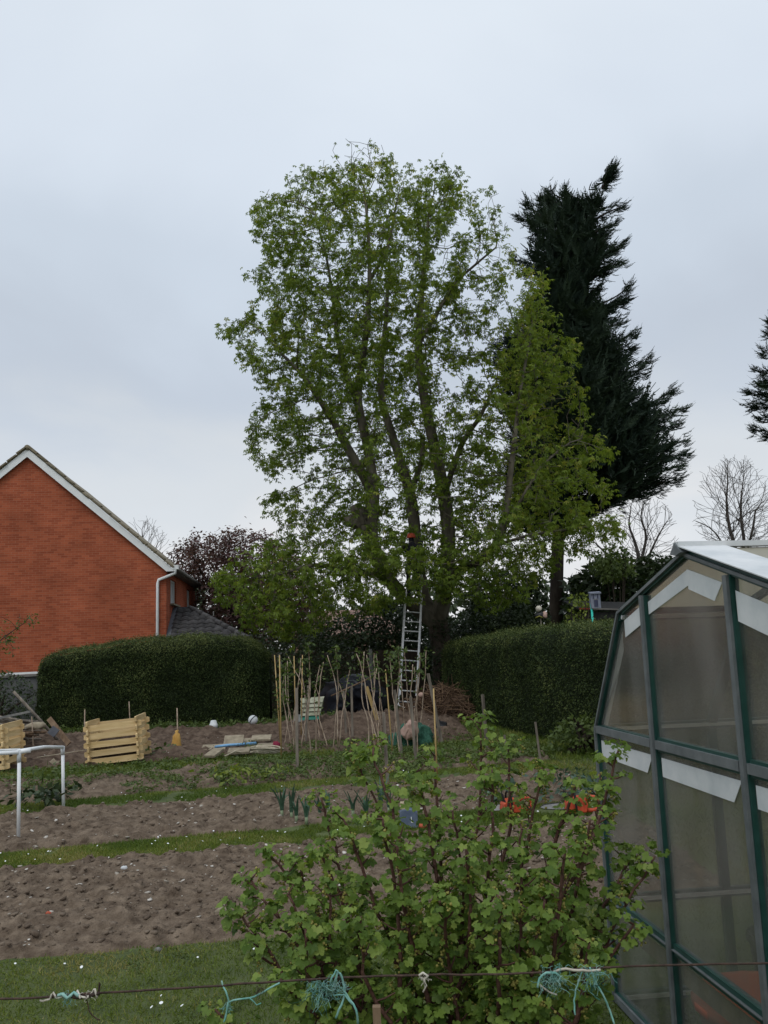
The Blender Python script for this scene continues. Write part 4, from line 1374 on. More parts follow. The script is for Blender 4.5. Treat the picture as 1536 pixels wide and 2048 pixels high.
def conifer(name, label, poly, axis, Y1, n, size, trunk_r, group, half=3.2, tips=(), nb=70):
    """axis: (px, py) up the stem; tips: (px, py, dx, dz) ends of the boughs that show on the outline"""
    ax3 = np.array([P(a_, b_, Y1) for a_, b_ in axis])
    az = ax3[:, 2]
    root = thing(name, label, 'tree', (ax3[0][0], Y1, 0), group)
    pts = volume_pts(int(n * 1.5), poly, Y1, half, 0.4, 120)
    qx, qy = proj(pts)
    ed_ = edgedist(qx, qy, poly)
    pts = pts[ed_ > 8 + 34 * rng.random(len(pts))][:n]
    n = len(pts)
    hz = np.clip(pts[:, 2] - 0.35 * np.abs(pts[:, 0] - np.interp(pts[:, 2], az, ax3[:, 0])), az[0], az[-1])
    ap = np.stack([np.interp(hz, az, ax3[:, 0]), np.interp(hz, az, ax3[:, 1]), hz], -1)
    out_ = unit(pts - ap)
    d_ = unit(out_ + np.array([0.06, 0, 0.05]) + rng.normal(0, 0.4, (n, 3)))
    Z_ = unit(np.array([0, 0, 1.0]) + rng.normal(0, 0.5, (n, 3)) - 0.4 * out_)
    s = rng.uniform(*size, n)
    q = pts - d_ * s[:, None] * 0.7
    tint = np.clip(0.32 + 0.4 * fbm(pts * 0.6, 3) + rng.normal(0, 0.2, n), 0, 1)
    # boughs: from the stem outwards, sagging, then swept up at the tip
    ends = [(P(a_, b_, Y1 + rng.normal(0, 0.3)), np.array([c_, 0.0, e_])) for a_, b_, c_, e_ in tips]
    zlo, zhi = P(axis[2][0], max(y_ for _, y_ in poly) - 60, Y1)[2], az[-1] - 1.0
    for k in range(nb):
        z_ = zlo + (zhi - zlo) * rng.random() ** 1.2
        c0 = np.array([np.interp(z_, az, ax3[:, 0]), Y1, z_])
        _, py0 = proj(c0)
        xs_ = np.linspace(min(a_ for a_, _ in poly), max(a_ for a_, _ in poly), 120)
        ins = xs_[inpoly(xs_, np.full(120, float(py0)), poly)]
        if len(ins) < 3: continue
        hwid = min((ins.max() - ins.min()) / 2, 150) * Y1 / FPX
        an = rng.uniform(0, 2 * math.pi)
        o_ = np.array([math.cos(an), math.sin(an), 0.0])
        cx_ = P((ins.max() + ins.min()) / 2, float(py0), Y1)
        ends.append((np.array([cx_[0], Y1, z_]) + o_ * hwid * np.array([0.8, 0.85, 0]) * rng.uniform(0.8, 1.0) + np.array([0, 0, 0.3]), o_ + np.array([0, 0, 0.45])))
    lm = MB()
    for tip, td in ends:
        td = unit(td)
        hx = abs(tip[0] - np.interp(tip[2], az, ax3[:, 0]))
        zb = np.clip(tip[2] - 0.35 * hx - 0.3, az[0] + 1, az[-1] - 0.4)
        b0_ = np.array([np.interp(zb, az, ax3[:, 0]), Y1, zb])
        ln_ = np.linalg.norm(tip - b0_)
        c1 = tip - td * min(1.6, ln_ * 0.45)
        tt = np.linspace(0, 1, 9)[:, None]
        cur = (1 - tt) ** 2 * b0_ + 2 * tt * (1 - tt) * c1 + tt ** 2 * tip
        lm.tube(list(cur), list(np.linspace(0.055, 0.008, 9)), 4, False)
        m_ = int(26 + 16 * ln_)
        u = 1 - (1 - 0.25) * rng.random(m_) ** 1.3
        u = u[:, None]
        pc = (1 - u) ** 2 * b0_ + 2 * u * (1 - u) * c1 + u ** 2 * tip
        tg = unit(2 * (1 - u) * (c1 - b0_) + 2 * u * (tip - c1))
        sd_ = unit(np.cross(tg, [0, 0, 1.0]))
        lat = rng.normal(0, 1, (m_, 1))
        sp_ = (0.10 + 0.75 * (1 - u)) * min(1.0, ln_ / 3)
        pc = pc + sd_ * lat * sp_ * 0.6 + np.array([0, 0, 1.0]) * rng.normal(-0.03, 0.10, (m_, 1)) - td * 0.22
        dd = unit(tg * 1.0 + sd_ * lat * 0.45 + rng.normal(0, 0.16, (m_, 3)) + np.array([0, 0, 0.12]))
        q = np.concatenate([q, pc]); d_ = np.concatenate([d_, dd])
        Z_ = np.concatenate([Z_, np.array([0, 0, 1.0]) + rng.normal(0, 0.4, (m_, 3))])
        s = np.concatenate([s, rng.uniform(0.32, 0.62, m_) * (1.2 - 0.5 * u[:, 0])])
        tint = np.concatenate([tint, np.clip(rng.normal(0.5, 0.2) + rng.normal(0, 0.12, m_), 0, 1)])
    V_, F_ = inst(PLUME[0], PLUME[1], q, d_, Z_, s)
    put('crown', np_mesh('crown', V_, F_, np.repeat(tint, len(PLUME[0]))), M['conifer'], root)
    mb = MB()
    zz = np.linspace(0, az[-1] - 1.6, 14)
    tp = [np.array([np.interp(z_, az, ax3[:, 0]), Y1, z_]) for z_ in zz]
    mb.tube(tp, [trunk_r * (1 - 0.9 * k / 13) for k in range(14)], 10)
    mb.build('trunk', M['bark_dark'], root)
    lm.build('limbs', M['bark_dark'], root)['kind'] = 'stuff'
    return root


POLY_CON = [(1205, 345), (1222, 330), (1222, 360), (1210, 400), (1245, 412), (1215, 440), (1215, 475), (1246, 482), (1245, 525), (1205, 560), (1222, 590), (1255, 570), (1245, 620), (1262, 650), (1270, 690), (1298, 712), (1295, 765),
            (1345, 785), (1330, 805), (1370, 820), (1355, 850), (1382, 905), (1345, 950), (1320, 985), (1275, 995), (1225, 1020), (1190, 1000), (1150, 1060), (1120, 1085), (1060, 1080), (1000, 1060),
            (985, 960), (990, 860), (965, 760), (970, 690), (1010, 640), (1045, 590), (1050, 545), (1025, 510), (1040, 470), (1035, 425), (1060, 395), (1090, 385), (1130, 385), (1160, 405), (1185, 375)]
ext = [(1232, 327, .75, .8), (1236, 345, .9, .4), (1258, 410, 1, .2), (1255, 478, .8, .6), (1258, 520, .9, .2), (1262, 563, .6, .9), (1265, 590, .8, .4), (1282, 655, .8, .5), (1308, 705, .8, .6), (1354, 777, .9, .5), (1378, 813, 1, .3),
       (1388, 905, 1, .1), (1372, 960, 1, -.1), (1100, 365, .2, 1), (1132, 368, .3, 1), (1052, 392, -.1, 1), (1030, 425, -.6, .6), (1018, 520, -1, .1), (1300, 1000, .8, -.3), (1335, 985, 1, -.2), (1215, 360, .5, .9), (1200, 390, .4, .9), (1180, 380, .1, 1), (1080, 390, 0, 1), (1240, 440, .8, .5), (1225, 465, .9, .3), (1240, 500, .9, .3), (1225, 545, .9, .0), (1255, 605, .9, .2), (1262, 640, .9, .2), (1278, 690, .9, .3), (1300, 745, 1, .1), (1335, 800, 1, .2), (1365, 845, 1, .2), (1380, 880, 1, .2), (1375, 930, 1, .1), (1345, 965, 1, -.1), (1250, 1018, .5, -.6), (1215, 1032, .2, -.7), (1285, 1000, .7, -.5), (1320, 960, 1, 0), (1330, 830, 1, .1), (1045, 545, -1, 0), (975, 690, -1, 0), (1100, 395, 0, 1), (1150, 400, .2, 1), (1165, 395, .2, 1)]
conifer('cypress_tree', 'tall dark cypress tree with a ragged top behind the chestnut', POLY_CON, [(1108, 1385), (1112, 1240), (1115, 1090), (1135, 850), (1150, 650), (1170, 500), (1212, 345)], 31.0, 6300, (0.4, 1.0), 0.29, 'dark cypresses', 3.3, ext)
POLY_C2 = [(1760, 420), (1680, 480), (1600, 590), (1530, 668), (1560, 700), (1505, 742), (1490, 795), (1520, 850), (1500, 862), (1540, 885), (1600, 930), (1700, 960), (1860, 960), (1900, 800), (1850, 600)]
conifer('cypress_tree', 'dark cypress reaching in from the right edge above the greenhouse', POLY_C2, [(1700, 1370), (1700, 1100), (1715, 700), (1740, 440)], 33.0, 1900, (0.4, 0.95), 0.45, 'dark cypresses', 3.2,
        [(1522, 664, -1, .2), (1500, 738, -1, .3), (1486, 785, -1, .1), (1492, 815, -1, -.1), (1496, 860, -1, 0), (1505, 765, -1, .2), (1515, 700, -1, .3), (1520, 875, -1, -.1), (1530, 640, -.8, .6), (1510, 835, -1, 0)], 36)


# --- bare and leafy trees farther off
def wild_tree(name, label, poly, base, Y1, natt, half, step, tip, mat, stems, group=None, leaves=None, kill=0.5, infl=4.0, iters=45, edge_half=0.6, px_full=70.0, bias=(0, 0, 0.1)):
    pts = volume_pts(natt, poly, Y1, half, edge_half, px_full)
    b0 = P(base[0], base[1], Y1); b0[2] = 0
    chains_ = []
    for k, st in enumerate(stems):
        w = px_chain(st, Y1)
        if k == 0: w = [(b0, w[0][1] * 1.3)] + w
        sm = smooth_path(w, step * 1.2)
        if k == 0:
            chains_.append((sm, None))
        else:
            j = int(np.argmin([np.linalg.norm(w[0][0] - s_[0]) for s_ in chains_[0][0]]))
            chains_.append((sm, (0, j)))
    pos_, par_, fix_ = grow(chains_, pts, step, infl, kill, iters, bias, 0.13)
    r__ = radii(par_, fix_, tip, 2.3)
    root_ = thing(name, label, 'tree', b0, group)
    mb_ = MB()
    for sm, pr in chains_:
        p_ = [q for q, _ in sm]; s_ = [a_ for _, a_ in sm]
        if pr is not None:
            s0 = chains_[0][0][pr[1]]; p_ = [s0[0]] + p_; s_ = [min(s0[1], s_[0] * 1.1)] + s_
        mb_.tube(p_, s_, 7)
    mb_.build('trunk', mat, root_)
    nf_ = sum(len(c_[0]) for c_ in chains_)
    V_, F_ = twig_mesh(pos_, par_, r__, (np.arange(len(pos_)) >= nf_) & (par_ >= 0), 3)
    put('crown' if leaves is None else 'branches', np_mesh('twigs', V_, F_), mat, root_)['kind'] = 'stuff'
    if leaves:
        rr_ = np.where(np.arange(len(pos_)) < nf_, 9.0, r__)
        tree_leaves('crown', pos_, par_, rr_, leaves['thr'], leaves['per'], leaves['size'], leaves['mat'], root_, (LEAF_V, LEAF_F), lambda q: 0.45 + 0.35 * fbm(q * 0.8, 2), 0.1, leaves.get('jit', 0.1))
    return root_


def bare_tree(label, poly, base, Y1, stems, tip, reach, step=0.3, lev=5):
    b0 = P(base[0], base[1], Y1); b0[2] = 0
    pos_, par_, fix_ = [], [], []
    chains_ = []
    for k, st in enumerate(stems):
        w = [(q, a_ * 0.72) for q, a_ in px_chain(st, Y1)]
        if k == 0: w = [(b0, w[0][1] * 1.2)] + w
        sm = smooth_path(w, step)
        last = -1 if k == 0 else int(np.argmin([np.linalg.norm(w[0][0] - s_[0]) for s_ in chains_[0][0]]))
        ids = []
        for q, r__ in sm:
            pos_.append(np.array(q)); par_.append(last); fix_.append(r__); last = len(pos_) - 1; ids.append(last)
        chains_.append((sm, ids))
    ctr = np.mean([q[0] for q in chains_[0][0][len(chains_[0][0]) // 2:]], axis=0)
    nst = len(pos_)
    up_ = np.array([0, 0, 1.0])

    def sprout(i, d_, ln, lv):
        n_ = max(2, int(ln / step))
        cur, prev = pos_[i], i
        for k in range(n_):
            d_ = unit(d_ + rng.normal(0, 0.10, 3) + up_ * 0.03)
            cur = cur + d_ * step * rng.uniform(0.8, 1.1)
            a_, b_ = proj(cur)
            if not inpoly(np.array([a_]), np.array([b_]), poly)[0] and k > 0: return
            pos_.append(cur); par_.append(prev); fix_.append(0.0); prev = len(pos_) - 1
            if lv < lev and k >= 1 and rng.random() < 0.55:
                s_ = unit(np.cross(d_, rng.normal(0, 1, 3)))
                sprout(prev, unit(d_ + s_ * rng.uniform(0.5, 0.95)), ln * rng.uniform(0.35, 0.68) * (1 - 0.45 * k / n_), lv + 1)
    for ci, (sm, ids) in enumerate(chains_):
        m_ = len(ids)
        for k in range(m_):
            q = pos_[ids[k]]
            px_, py_ = proj(q)
            if not inpoly(np.array([px_]), np.array([py_]), poly)[0]: continue
            d_ = unit(pos_[ids[min(k + 1, m_ - 1)]] - pos_[ids[max(k - 1, 0)]])
            for _ in range(2 if k < m_ - 1 else 4):
                if rng.random() < 0.75 or k == m_ - 1:
                    s_ = unit(np.cross(d_, rng.normal(0, 1, 3)))
                    sprout(ids[k], unit(d_ + s_ * rng.uniform(0.8, 1.5) + 0.4 * unit(q - ctr)), reach * rng.uniform(0.45, 1.0), 1)
    P_, R_, X_ = np.array(pos_), np.array(par_), np.array(fix_)
    r__ = radii(R_, X_, tip, 2.5)
    root_ = thing('bare_tree', label, 'tree', b0, 'bare winter trees')
    mb_ = MB()
    for ci, (sm, ids) in enumerate(chains_):
        p_ = [q for q, _ in sm]; s_ = [a_ for _, a_ in sm]
        if R_[ids[0]] >= 0: p_ = [P_[R_[ids[0]]]] + p_; s_ = [s_[0] * 1.05] + s_
        mb_.tube(p_, s_, 7)
    mb_.build('trunk', M['bare'], root_)
    V_, F_ = twig_mesh(P_, R_, r__, np.arange(len(P_)) >= nst, 3)
    put('crown', np_mesh('twigs', V_, F_), M['bare'], root_)['kind'] = 'stuff'


bare_tree('rounded leafless tree on the skyline above the greenhouse roof',
          [(1455, 915), (1490, 918), (1525, 950), (1560, 1000), (1590, 1060), (1570, 1110), (1500, 1160), (1440, 1140), (1395, 1060), (1383, 985), (1410, 940)], (1480, 1330), 46.0,
          [[(1478, 1180, 0, .20), (1470, 1100, 0, .16), (1458, 1050, 0, .12), (1453, 1005, 0, .085), (1455, 970, 0, .05), (1455, 940, 0, .025)],
           [(1478, 1150, 0, .17), (1488, 1090, .3, .13), (1482, 1035, .4, .10), (1483, 990, .5, .06), (1488, 950, .5, .025)],
           [(1486, 1130, .3, .11), (1505, 1060, -.5, .085), (1512, 1020, -.6, .055), (1530, 1000, -.6, .025)],
           [(1475, 1140, 0, .09), (1430, 1065, -.3, .055), (1392, 1042, -.4, .02)]], 0.0085, 3.4)
bare_tree('spreading leafless tree between the dark cypress and the greenhouse',
          [(1285, 992), (1330, 1005), (1355, 1045), (1350, 1090), (1385, 1120), (1340, 1160), (1260, 1170), (1195, 1150), (1165, 1080), (1200, 1035), (1250, 1010)], (1280, 1320), 40.0,
          [[(1283, 1180, 0, .19), (1278, 1120, 0, .14), (1270, 1085, 0, .095), (1258, 1050, 0, .06), (1262, 1020, 0, .025)],
           [(1280, 1130, 0, .12), (1292, 1075, .3, .08), (1282, 1035, .3, .05), (1286, 1010, .3, .02)],
           [(1283, 1150, 0, .10), (1310, 1085, -.3, .065), (1332, 1045, -.3, .025)],
           [(1283, 1175, 0, .13), (1225, 1120, .4, .09), (1190, 1085, .5, .03)]], 0.008, 2.9, 0.27)
bare_tree('faint leafless tree top peeping over the brick house roof',
          [(275, 1030), (300, 1040), (332, 1070), (348, 1110), (310, 1150), (255, 1130), (248, 1060)], (290, 1320), 52.0,
          [[(290, 1200, 0, .2), (288, 1120, 0, .10), (284, 1060, 0, .03)], [(290, 1150, 0, .1), (316, 1085, .2, .03)]], 0.009, 2.4, 0.3)
wild_tree('purple_leaf_tree', 'purple-leaved plum tree between the brick house and the chestnut',
          [(335, 1105), (375, 1075), (420, 1062), (490, 1052), (540, 1068), (590, 1095), (640, 1160), (660, 1290), (560, 1300), (420, 1290), (390, 1200), (340, 1140)],
          (490, 1340), 37.0, 3600, 2.6, 0.28, 0.010, M['bark_dark'],
          [[(488, 1300, 0, .22), (482, 1240, 0, .17), (470, 1170, 0, .11), (455, 1110, 0, .06)], [(485, 1260, 0, .14), (540, 1180, .3, .09), (560, 1120, .4, .05)], [(484, 1250, 0, .12), (420, 1170, -.3, .07), (390, 1120, -.3, .04)]],
          None, dict(thr=0.03, per=(16, 11), size=(0.11, 0.2), mat=M['plum_leaf'], jit=0.16), 0.3, 4.0, 80)


# --- shrubs and evergreen banks
def shrub(name, label, cat, poly, Y1, n, half, leaf, mat, group=None, base=None, pf_=60.0, stems=6):
    pts = volume_pts(n, poly, Y1, half, 0.3, pf_)
    pts = pts[pts[:, 2] > 0.02]
    c_ = pts.mean(0)
    b_ = np.array([c_[0], Y1, 0.0])
    root_ = thing(name, label, cat, b_, group)
    tint = np.clip(0.45 + 0.45 * fbm(pts * 1.3, 3) + rng.normal(0, 0.18, len(pts)), 0, 1)
    leaf_mass('leaves', pts, unit(pts - c_), leaf, mat, root_, tint=tint)
    mb_ = MB()
    for k in range(stems):
        t_ = pts[rng.integers(len(pts))]
        mb_.tube([b_ + [rng.normal(0, .15), 0, 0], (b_ + t_) / 2 + [0, 0, 0.2], t_], [0.05, 0.035, 0.01], 5, False)
    mb_.build('stems', M['bark_dark'], root_)
    return root_


shrub('evergreen_shrub', 'big dark evergreen bank behind the bird box', 'shrub', [(1130, 1160), (1180, 1130), (1215, 1115), (1260, 1120), (1310, 1110), (1400, 1120), (1500, 1130), (1700, 1120), (1750, 1330), (1130, 1330)], 30.0, 26000, 1.8, (0.16, 0.34), M['dark_leaf'], 'garden shrubs')
shrub('leafy_shrub', 'loose mid-green shrub top in front of the bare tree', 'shrub', [(1190, 1110), (1225, 1085), (1260, 1105), (1270, 1150), (1210, 1165), (1180, 1140)], 28.0, 900, 1.0, (0.10, 0.2), M['mid_leaf'], 'garden shrubs')
shrub('leafy_shrub', 'bright yellow-green shrub just left of the bird box', 'shrub', [(1138, 1195), (1155, 1183), (1172, 1190), (1182, 1215), (1170, 1300), (1130, 1300)], 22.0, 500, 0.4, (0.07, 0.13), M['bright_leaf'], 'garden shrubs')
shrub('evergreen_shrub', 'dark evergreen shrub at the end of the hedge by the lean-to', 'shrub', [(500, 1270), (560, 1255), (640, 1262), (700, 1280), (720, 1330), (690, 1400), (540, 1440), (500, 1400)], 24.5, 5200, 1.0, (0.07, 0.13), M['dark_leaf'], 'garden shrubs')
shrub('evergreen_shrub', 'dark ivy thicket round the foot of the chestnut trunk', 'shrub', [(850, 1255), (930, 1230), (1000, 1220), (1060, 1200), (1080, 1290), (960, 1330), (930, 1400), (860, 1400), (850, 1320)], 26.3, 9000, 1.1, (0.08, 0.15), M['dark_leaf'], 'garden shrubs')
shrub('ivy', 'ivy climbing the lowest part of the chestnut trunk behind the ladder', 'ivy', [(862, 1240), (905, 1235), (915, 1300), (918, 1400), (866, 1400), (862, 1320)], 24.8, 1500, 0.45, (0.06, 0.11), M['dark_leaf'], 'garden shrubs')
shrub('twiggy_shrub', 'brown twiggy thicket behind the hedge and cypress trunk', 'shrub', [(930, 1170), (1000, 1140), (1080, 1150), (1100, 1240), (1090, 1330), (930, 1330)], 28.5, 12000, 1.3, (0.09, 0.18), M['dark_leaf'], 'garden shrubs')
shrub('evergreen_shrub', 'dark evergreen thicket behind the timber fence', 'shrub', [(600, 1250), (690, 1232), (760, 1200), (830, 1200), (870, 1250), (850, 1330), (600, 1330)], 28.5, 8000, 1.0, (0.09, 0.17), M['dark_leaf'], 'garden shrubs')
# small tree reaching in at the left edge
wild_tree('young_fruit_tree', 'sparse young leafy tree at the left edge before the brick gable',
          [(-120, 1200), (0, 1225), (60, 1218), (105, 1220), (80, 1255), (40, 1290), (20, 1360), (-20, 1400), (-140, 1400)],
          (-60, 1480), 19.0, 240, 0.9, 0.2, 0.004, M['bark_dark'], [[(-58, 1400, 0, .05), (-50, 1330, 0, .035), (-30, 1270, 0, .02)], [(-55, 1350, 0, .02), (-10, 1290, 0, .014), (50, 1245, 0, .008)]], None,
          dict(thr=0.02, per=(6, 5), size=(0.05, 0.10), mat=M['mid_leaf'], jit=0.05), 0.22, 3.0, 40, 0.3, 60)
# low ivy and weeds in front of the fence under it
shrub('ivy_bank', 'ivy and bramble bank at the left edge below the capped fence', 'shrub', [(-80, 1340), (20, 1345), (60, 1360), (80, 1400), (90, 1450), (0, 1470), (-80, 1470)], 21.5, 2600, 0.7, (0.05, 0.10), M['dark_leaf'], 'garden shrubs')

# far bungalow seen in scraps through the branches
b0, b1 = P(590, 1290, 44.0), P(800, 1290, 44.0)
bun = thing('bungalow', 'pinkish tiled bungalow glimpsed through the low branches', 'house', ((b0[0] + b1[0]) / 2, 44, 0))
ez, rz = 2.4, float(P(700, 1222, 46.0)[2])
MB().box(((b0[0] + b1[0]) / 2, 46.5, ez / 2), (b1[0] - b0[0], 5.0, ez)).build('wall', M['pink_render'], bun)
q0, q1 = b0[0] - 0.3, b1[0] + 0.3
MB().poly([(q0, 43.7, ez - 0.1), (q1, 43.7, ez - 0.1), (q1 - 1.6, 46.5, rz), (q0 + 1.6, 46.5, rz)], (0, -0.5, 1), 0.08).add(
    [(q0, 49.3, ez - 0.1), (q1, 49.3, ez - 0.1), (q1 - 1.6, 46.5, rz), (q0 + 1.6, 46.5, rz)], [(0, 1, 2, 3)]).add(
    [(q0, 43.7, ez - 0.1), (q0, 49.3, ez - 0.1), (q0 + 1.6, 46.5, rz), (q1, 43.7, ez - 0.1), (q1, 49.3, ez - 0.1), (q1 - 1.6, 46.5, rz)], [(0, 1, 2), (3, 4, 5)]).build('roof', M['pink_tile'], bun)
for px_ in (655, 690, 755):
    c_ = P(px_, 1280, 44.0)
    wo = MB().box((c_[0], 43.98, 1.5), (0.9, 0.06, 1.0)).build('window', M['window_white'], bun)
    MB().box((c_[0], 43.94, 1.5), (0.76, 0.03, 0.86)).build('pane', M['tarp'], wo)
# far belt of trees that closes the view
n = 28000
fx = rng.uniform(-60, 60, n)
fz_ = rng.random(n) * (5.4 + 1.8 * fbm(np.stack([fx * 0.25, fx * 0], -1), 3))
fp = np.stack([fx, 66 + rng.normal(0, 1.5, n), np.maximum(fz_, 0)], -1)
tag(leaf_mass('far_trees', fp, unit(np.stack([fx * 0, fx * 0 - 1, fx * 0 + .3], -1)), (0.35, 0.8), M['dark_leaf']), 'low dark belt of far shrubs and trees along the skyline', 'trees', kind='stuff')

ORD = ['first', 'second', 'third', 'fourth', 'fifth', 'sixth', 'seventh', 'eighth', 'ninth', 'tenth', 'eleventh', 'twelfth', 'thirteenth', 'fourteenth', 'fifteenth', 'sixteenth']

# ------------------------------------------------------------------ greenhouse
gP = G(1216, 1797, 0.49)
gr = ray(570, 1297)
gu = unit(np.array([gr[0], gr[1], 0.0]))
gt = -gu                                   # along the gable towards the camera
gw = np.array([gu[1], -gu[0], 0.0])        # along the ridge, away to the right
GO = np.array([gP[0], gP[1], 0.0])


def L(t_, w_, h_):
    return GO + gt * t_ + gw * w_ + np.array([0, 0, h_])


GW, MIDH, EAH, APH, EAT = 2.33, 1.33, 1.915, 2.125, 0.43
B1T, B2T, LOWH, GLEN = 0.73, 1.50, 0.49, 3.1
gh = thing('greenhouse', 'old glass greenhouse with dark green frame and cloudy roof sheets', 'greenhouse', L(GW / 2, GLEN / 2, 0))


def roof_h(t_):
    if t_ < EAT: return MIDH + (EAH - MIDH) * t_ / EAT
    if t_ > GW - EAT: return MIDH + (EAH - MIDH) * (GW - t_) / EAT
    return EAH + (APH - EAH) * (1 - abs(t_ - GW / 2) / (GW / 2 - EAT))


def frame_bar(a_, b_, nrm, wid=0.045, dep=0.032, face=0.026, name='glazing_bar', parent=gh):
    """green bar with a bare metal face on its outer side"""
    nrm = unit(np.array(nrm, float))
    o_ = MB().bar(a_ - nrm * dep / 2, b_ - nrm * dep / 2, wid, dep, nrm).build(name, M['green_paint'], parent)
    MB().bar(a_ + nrm * 0.006, b_ + nrm * 0.006, face, 0.012, nrm).build('bar_face', M['gh_face'], o_)
    if name.endswith('_rail'): MB().bar(a_ - nrm * (dep + 0.006), b_ - nrm * (dep + 0.006), 0.018, 0.012, nrm).build('inner_face', M['ladder_alu'], o_)
    return o_


prof = [(0, 0), (0, MIDH), (EAT, EAH), (GW / 2, APH), (GW - EAT, EAH), (GW, MIDH), (GW, 0)]
for w0, sgn in ((0.0, -1), (GLEN, 1)):
    nrm = gw * sgn
    for k in range(6):
        a_, b_ = prof[k], prof[k + 1]
        frame_bar(L(a_[0], w0, a_[1]), L(b_[0], w0, b_[1]), nrm, 0.034, face=0.013, name='end_frame')
    for tb in (B1T, B2T):
        frame_bar(L(tb, w0 + sgn * 0.004, 0), L(tb, w0 + sgn * 0.004, roof_h(tb) - 0.02), nrm, 0.046, face=0.028)
    for hh, nm in ((MIDH, 'middle_rail'), (LOWH, 'lower_rail'), (0.03, 'base_rail')):
        for t0_, t1_ in ((0.02, B1T - 0.03), (B1T + 0.03, B2T - 0.03), (B2T + 0.03, GW - 0.02)):
            frame_bar(L(t0_, w0, hh), L(t1_, w0, hh), nrm, 0.06 if nm == 'middle_rail' and t0_ > 0.5 else 0.045, face=0.036 if nm != 'lower_rail' else 0.004, name=nm)


def pane(pts, nrm, mat='glass', th=0.004, name='glass_pane'):
    return MB().poly(pts, nrm, th).build(name, M[mat], gh)


def gpane(ts, w0=0.014):
    return pane([L(t_, w0, h_) for t_, h_ in ts], gw)


e = 0.012
tape_n = -gw


def tape(parent, ts, w0=0.010, mat='white_tape'):
    MB().poly([L(t_, w0, h_) for t_, h_ in ts], -gw, 0.002).build('tape', M[mat], parent)


cols = ((e, B1T - e), (B1T + e, B2T - e), (B2T + e, GW - e))
for w0, far in ((0.014, False), (GLEN - 0.018, True)):
    for i, (t0_, t1_) in enumerate(cols):
        lo = gpane([(t0_, 0.05), (t1_, 0.05), (t1_, LOWH - e), (t0_, LOWH - e)], w0)
        mi = gpane([(t0_, LOWH + e), (t1_, LOWH + e), (t1_, MIDH - e), (t0_, MIDH - e)], w0)
        top = [(t0_, MIDH + e), (t1_, MIDH + e), (t1_, roof_h(t1_) - 0.02)]
        if i == 0: top += [(EAT, EAH - 0.02)]
        if i == 1: top += [(GW / 2, APH - 0.02)]
        if i == 2: top += [(GW - EAT, EAH - 0.02)] if t1_ < GW - EAT else []
        if i == 2: top = [(t0_, MIDH + e), (t1_ - 0.02, MIDH + e), (GW - EAT, EAH - 0.02), (t0_, roof_h(t0_) - 0.02)]
        else: top += [(t0_, roof_h(t0_) - 0.02)]
        up = gpane(top, w0)
        if far: continue
        # strips of white tape along the heads of the panes
        hd = MIDH - 0.055
        if i < 3:
            tape(mi, [(t0_ + 0.03, hd), (t1_ - 0.04, hd), (t1_ - 0.11, hd - 0.085), (t0_ + 0.03, hd - 0.08)])
            tape(lo, [(t0_ + 0.05, LOWH - 0.05), (t1_ - 0.03, LOWH - 0.05), (t1_ - 0.03, LOWH - 0.13), (t0_ + 0.05, LOWH - 0.13)], 0.0235, 'slab')
        if i == 0:
            tape(up, [(0.47, roof_h(0.47) - 0.05), (0.66, roof_h(0.66) - 0.05), (0.66, roof_h(0.66) - 0.13), (0.47, roof_h(0.47) - 0.13)])
            tape(up, [(0.06, roof_h(0.06) - 0.05), (0.40, roof_h(0.40) - 0.05), (0.40, roof_h(0.40) - 0.14), (0.10, roof_h(0.10) - 0.13)], 0.0235)
        if i == 1:
            c_ = GW / 2
            tape(up, [(c_, APH - 0.065), (B2T - 0.06, roof_h(B2T - 0.06) - 0.06), (B2T - 0.13, roof_h(B2T - 0.13) - 0.145), (c_, APH - 0.145)])
            tape(up, [(B1T + 0.03, roof_h(B1T + 0.03) - 0.06), (c_, APH - 0.067), (c_, APH - 0.13), (B1T + 0.03, roof_h(B1T + 0.03) - 0.115)], 0.0105)
        if i == 2:
            tape(up, [(B2T + 0.03, roof_h(B2T + 0.03) - 0.07), (GW - EAT - 0.04, EAH - 0.06), (GW - EAT - 0.04, EAH - 0.17), (B2T + 0.03, roof_h(B2T + 0.03) - 0.18)])
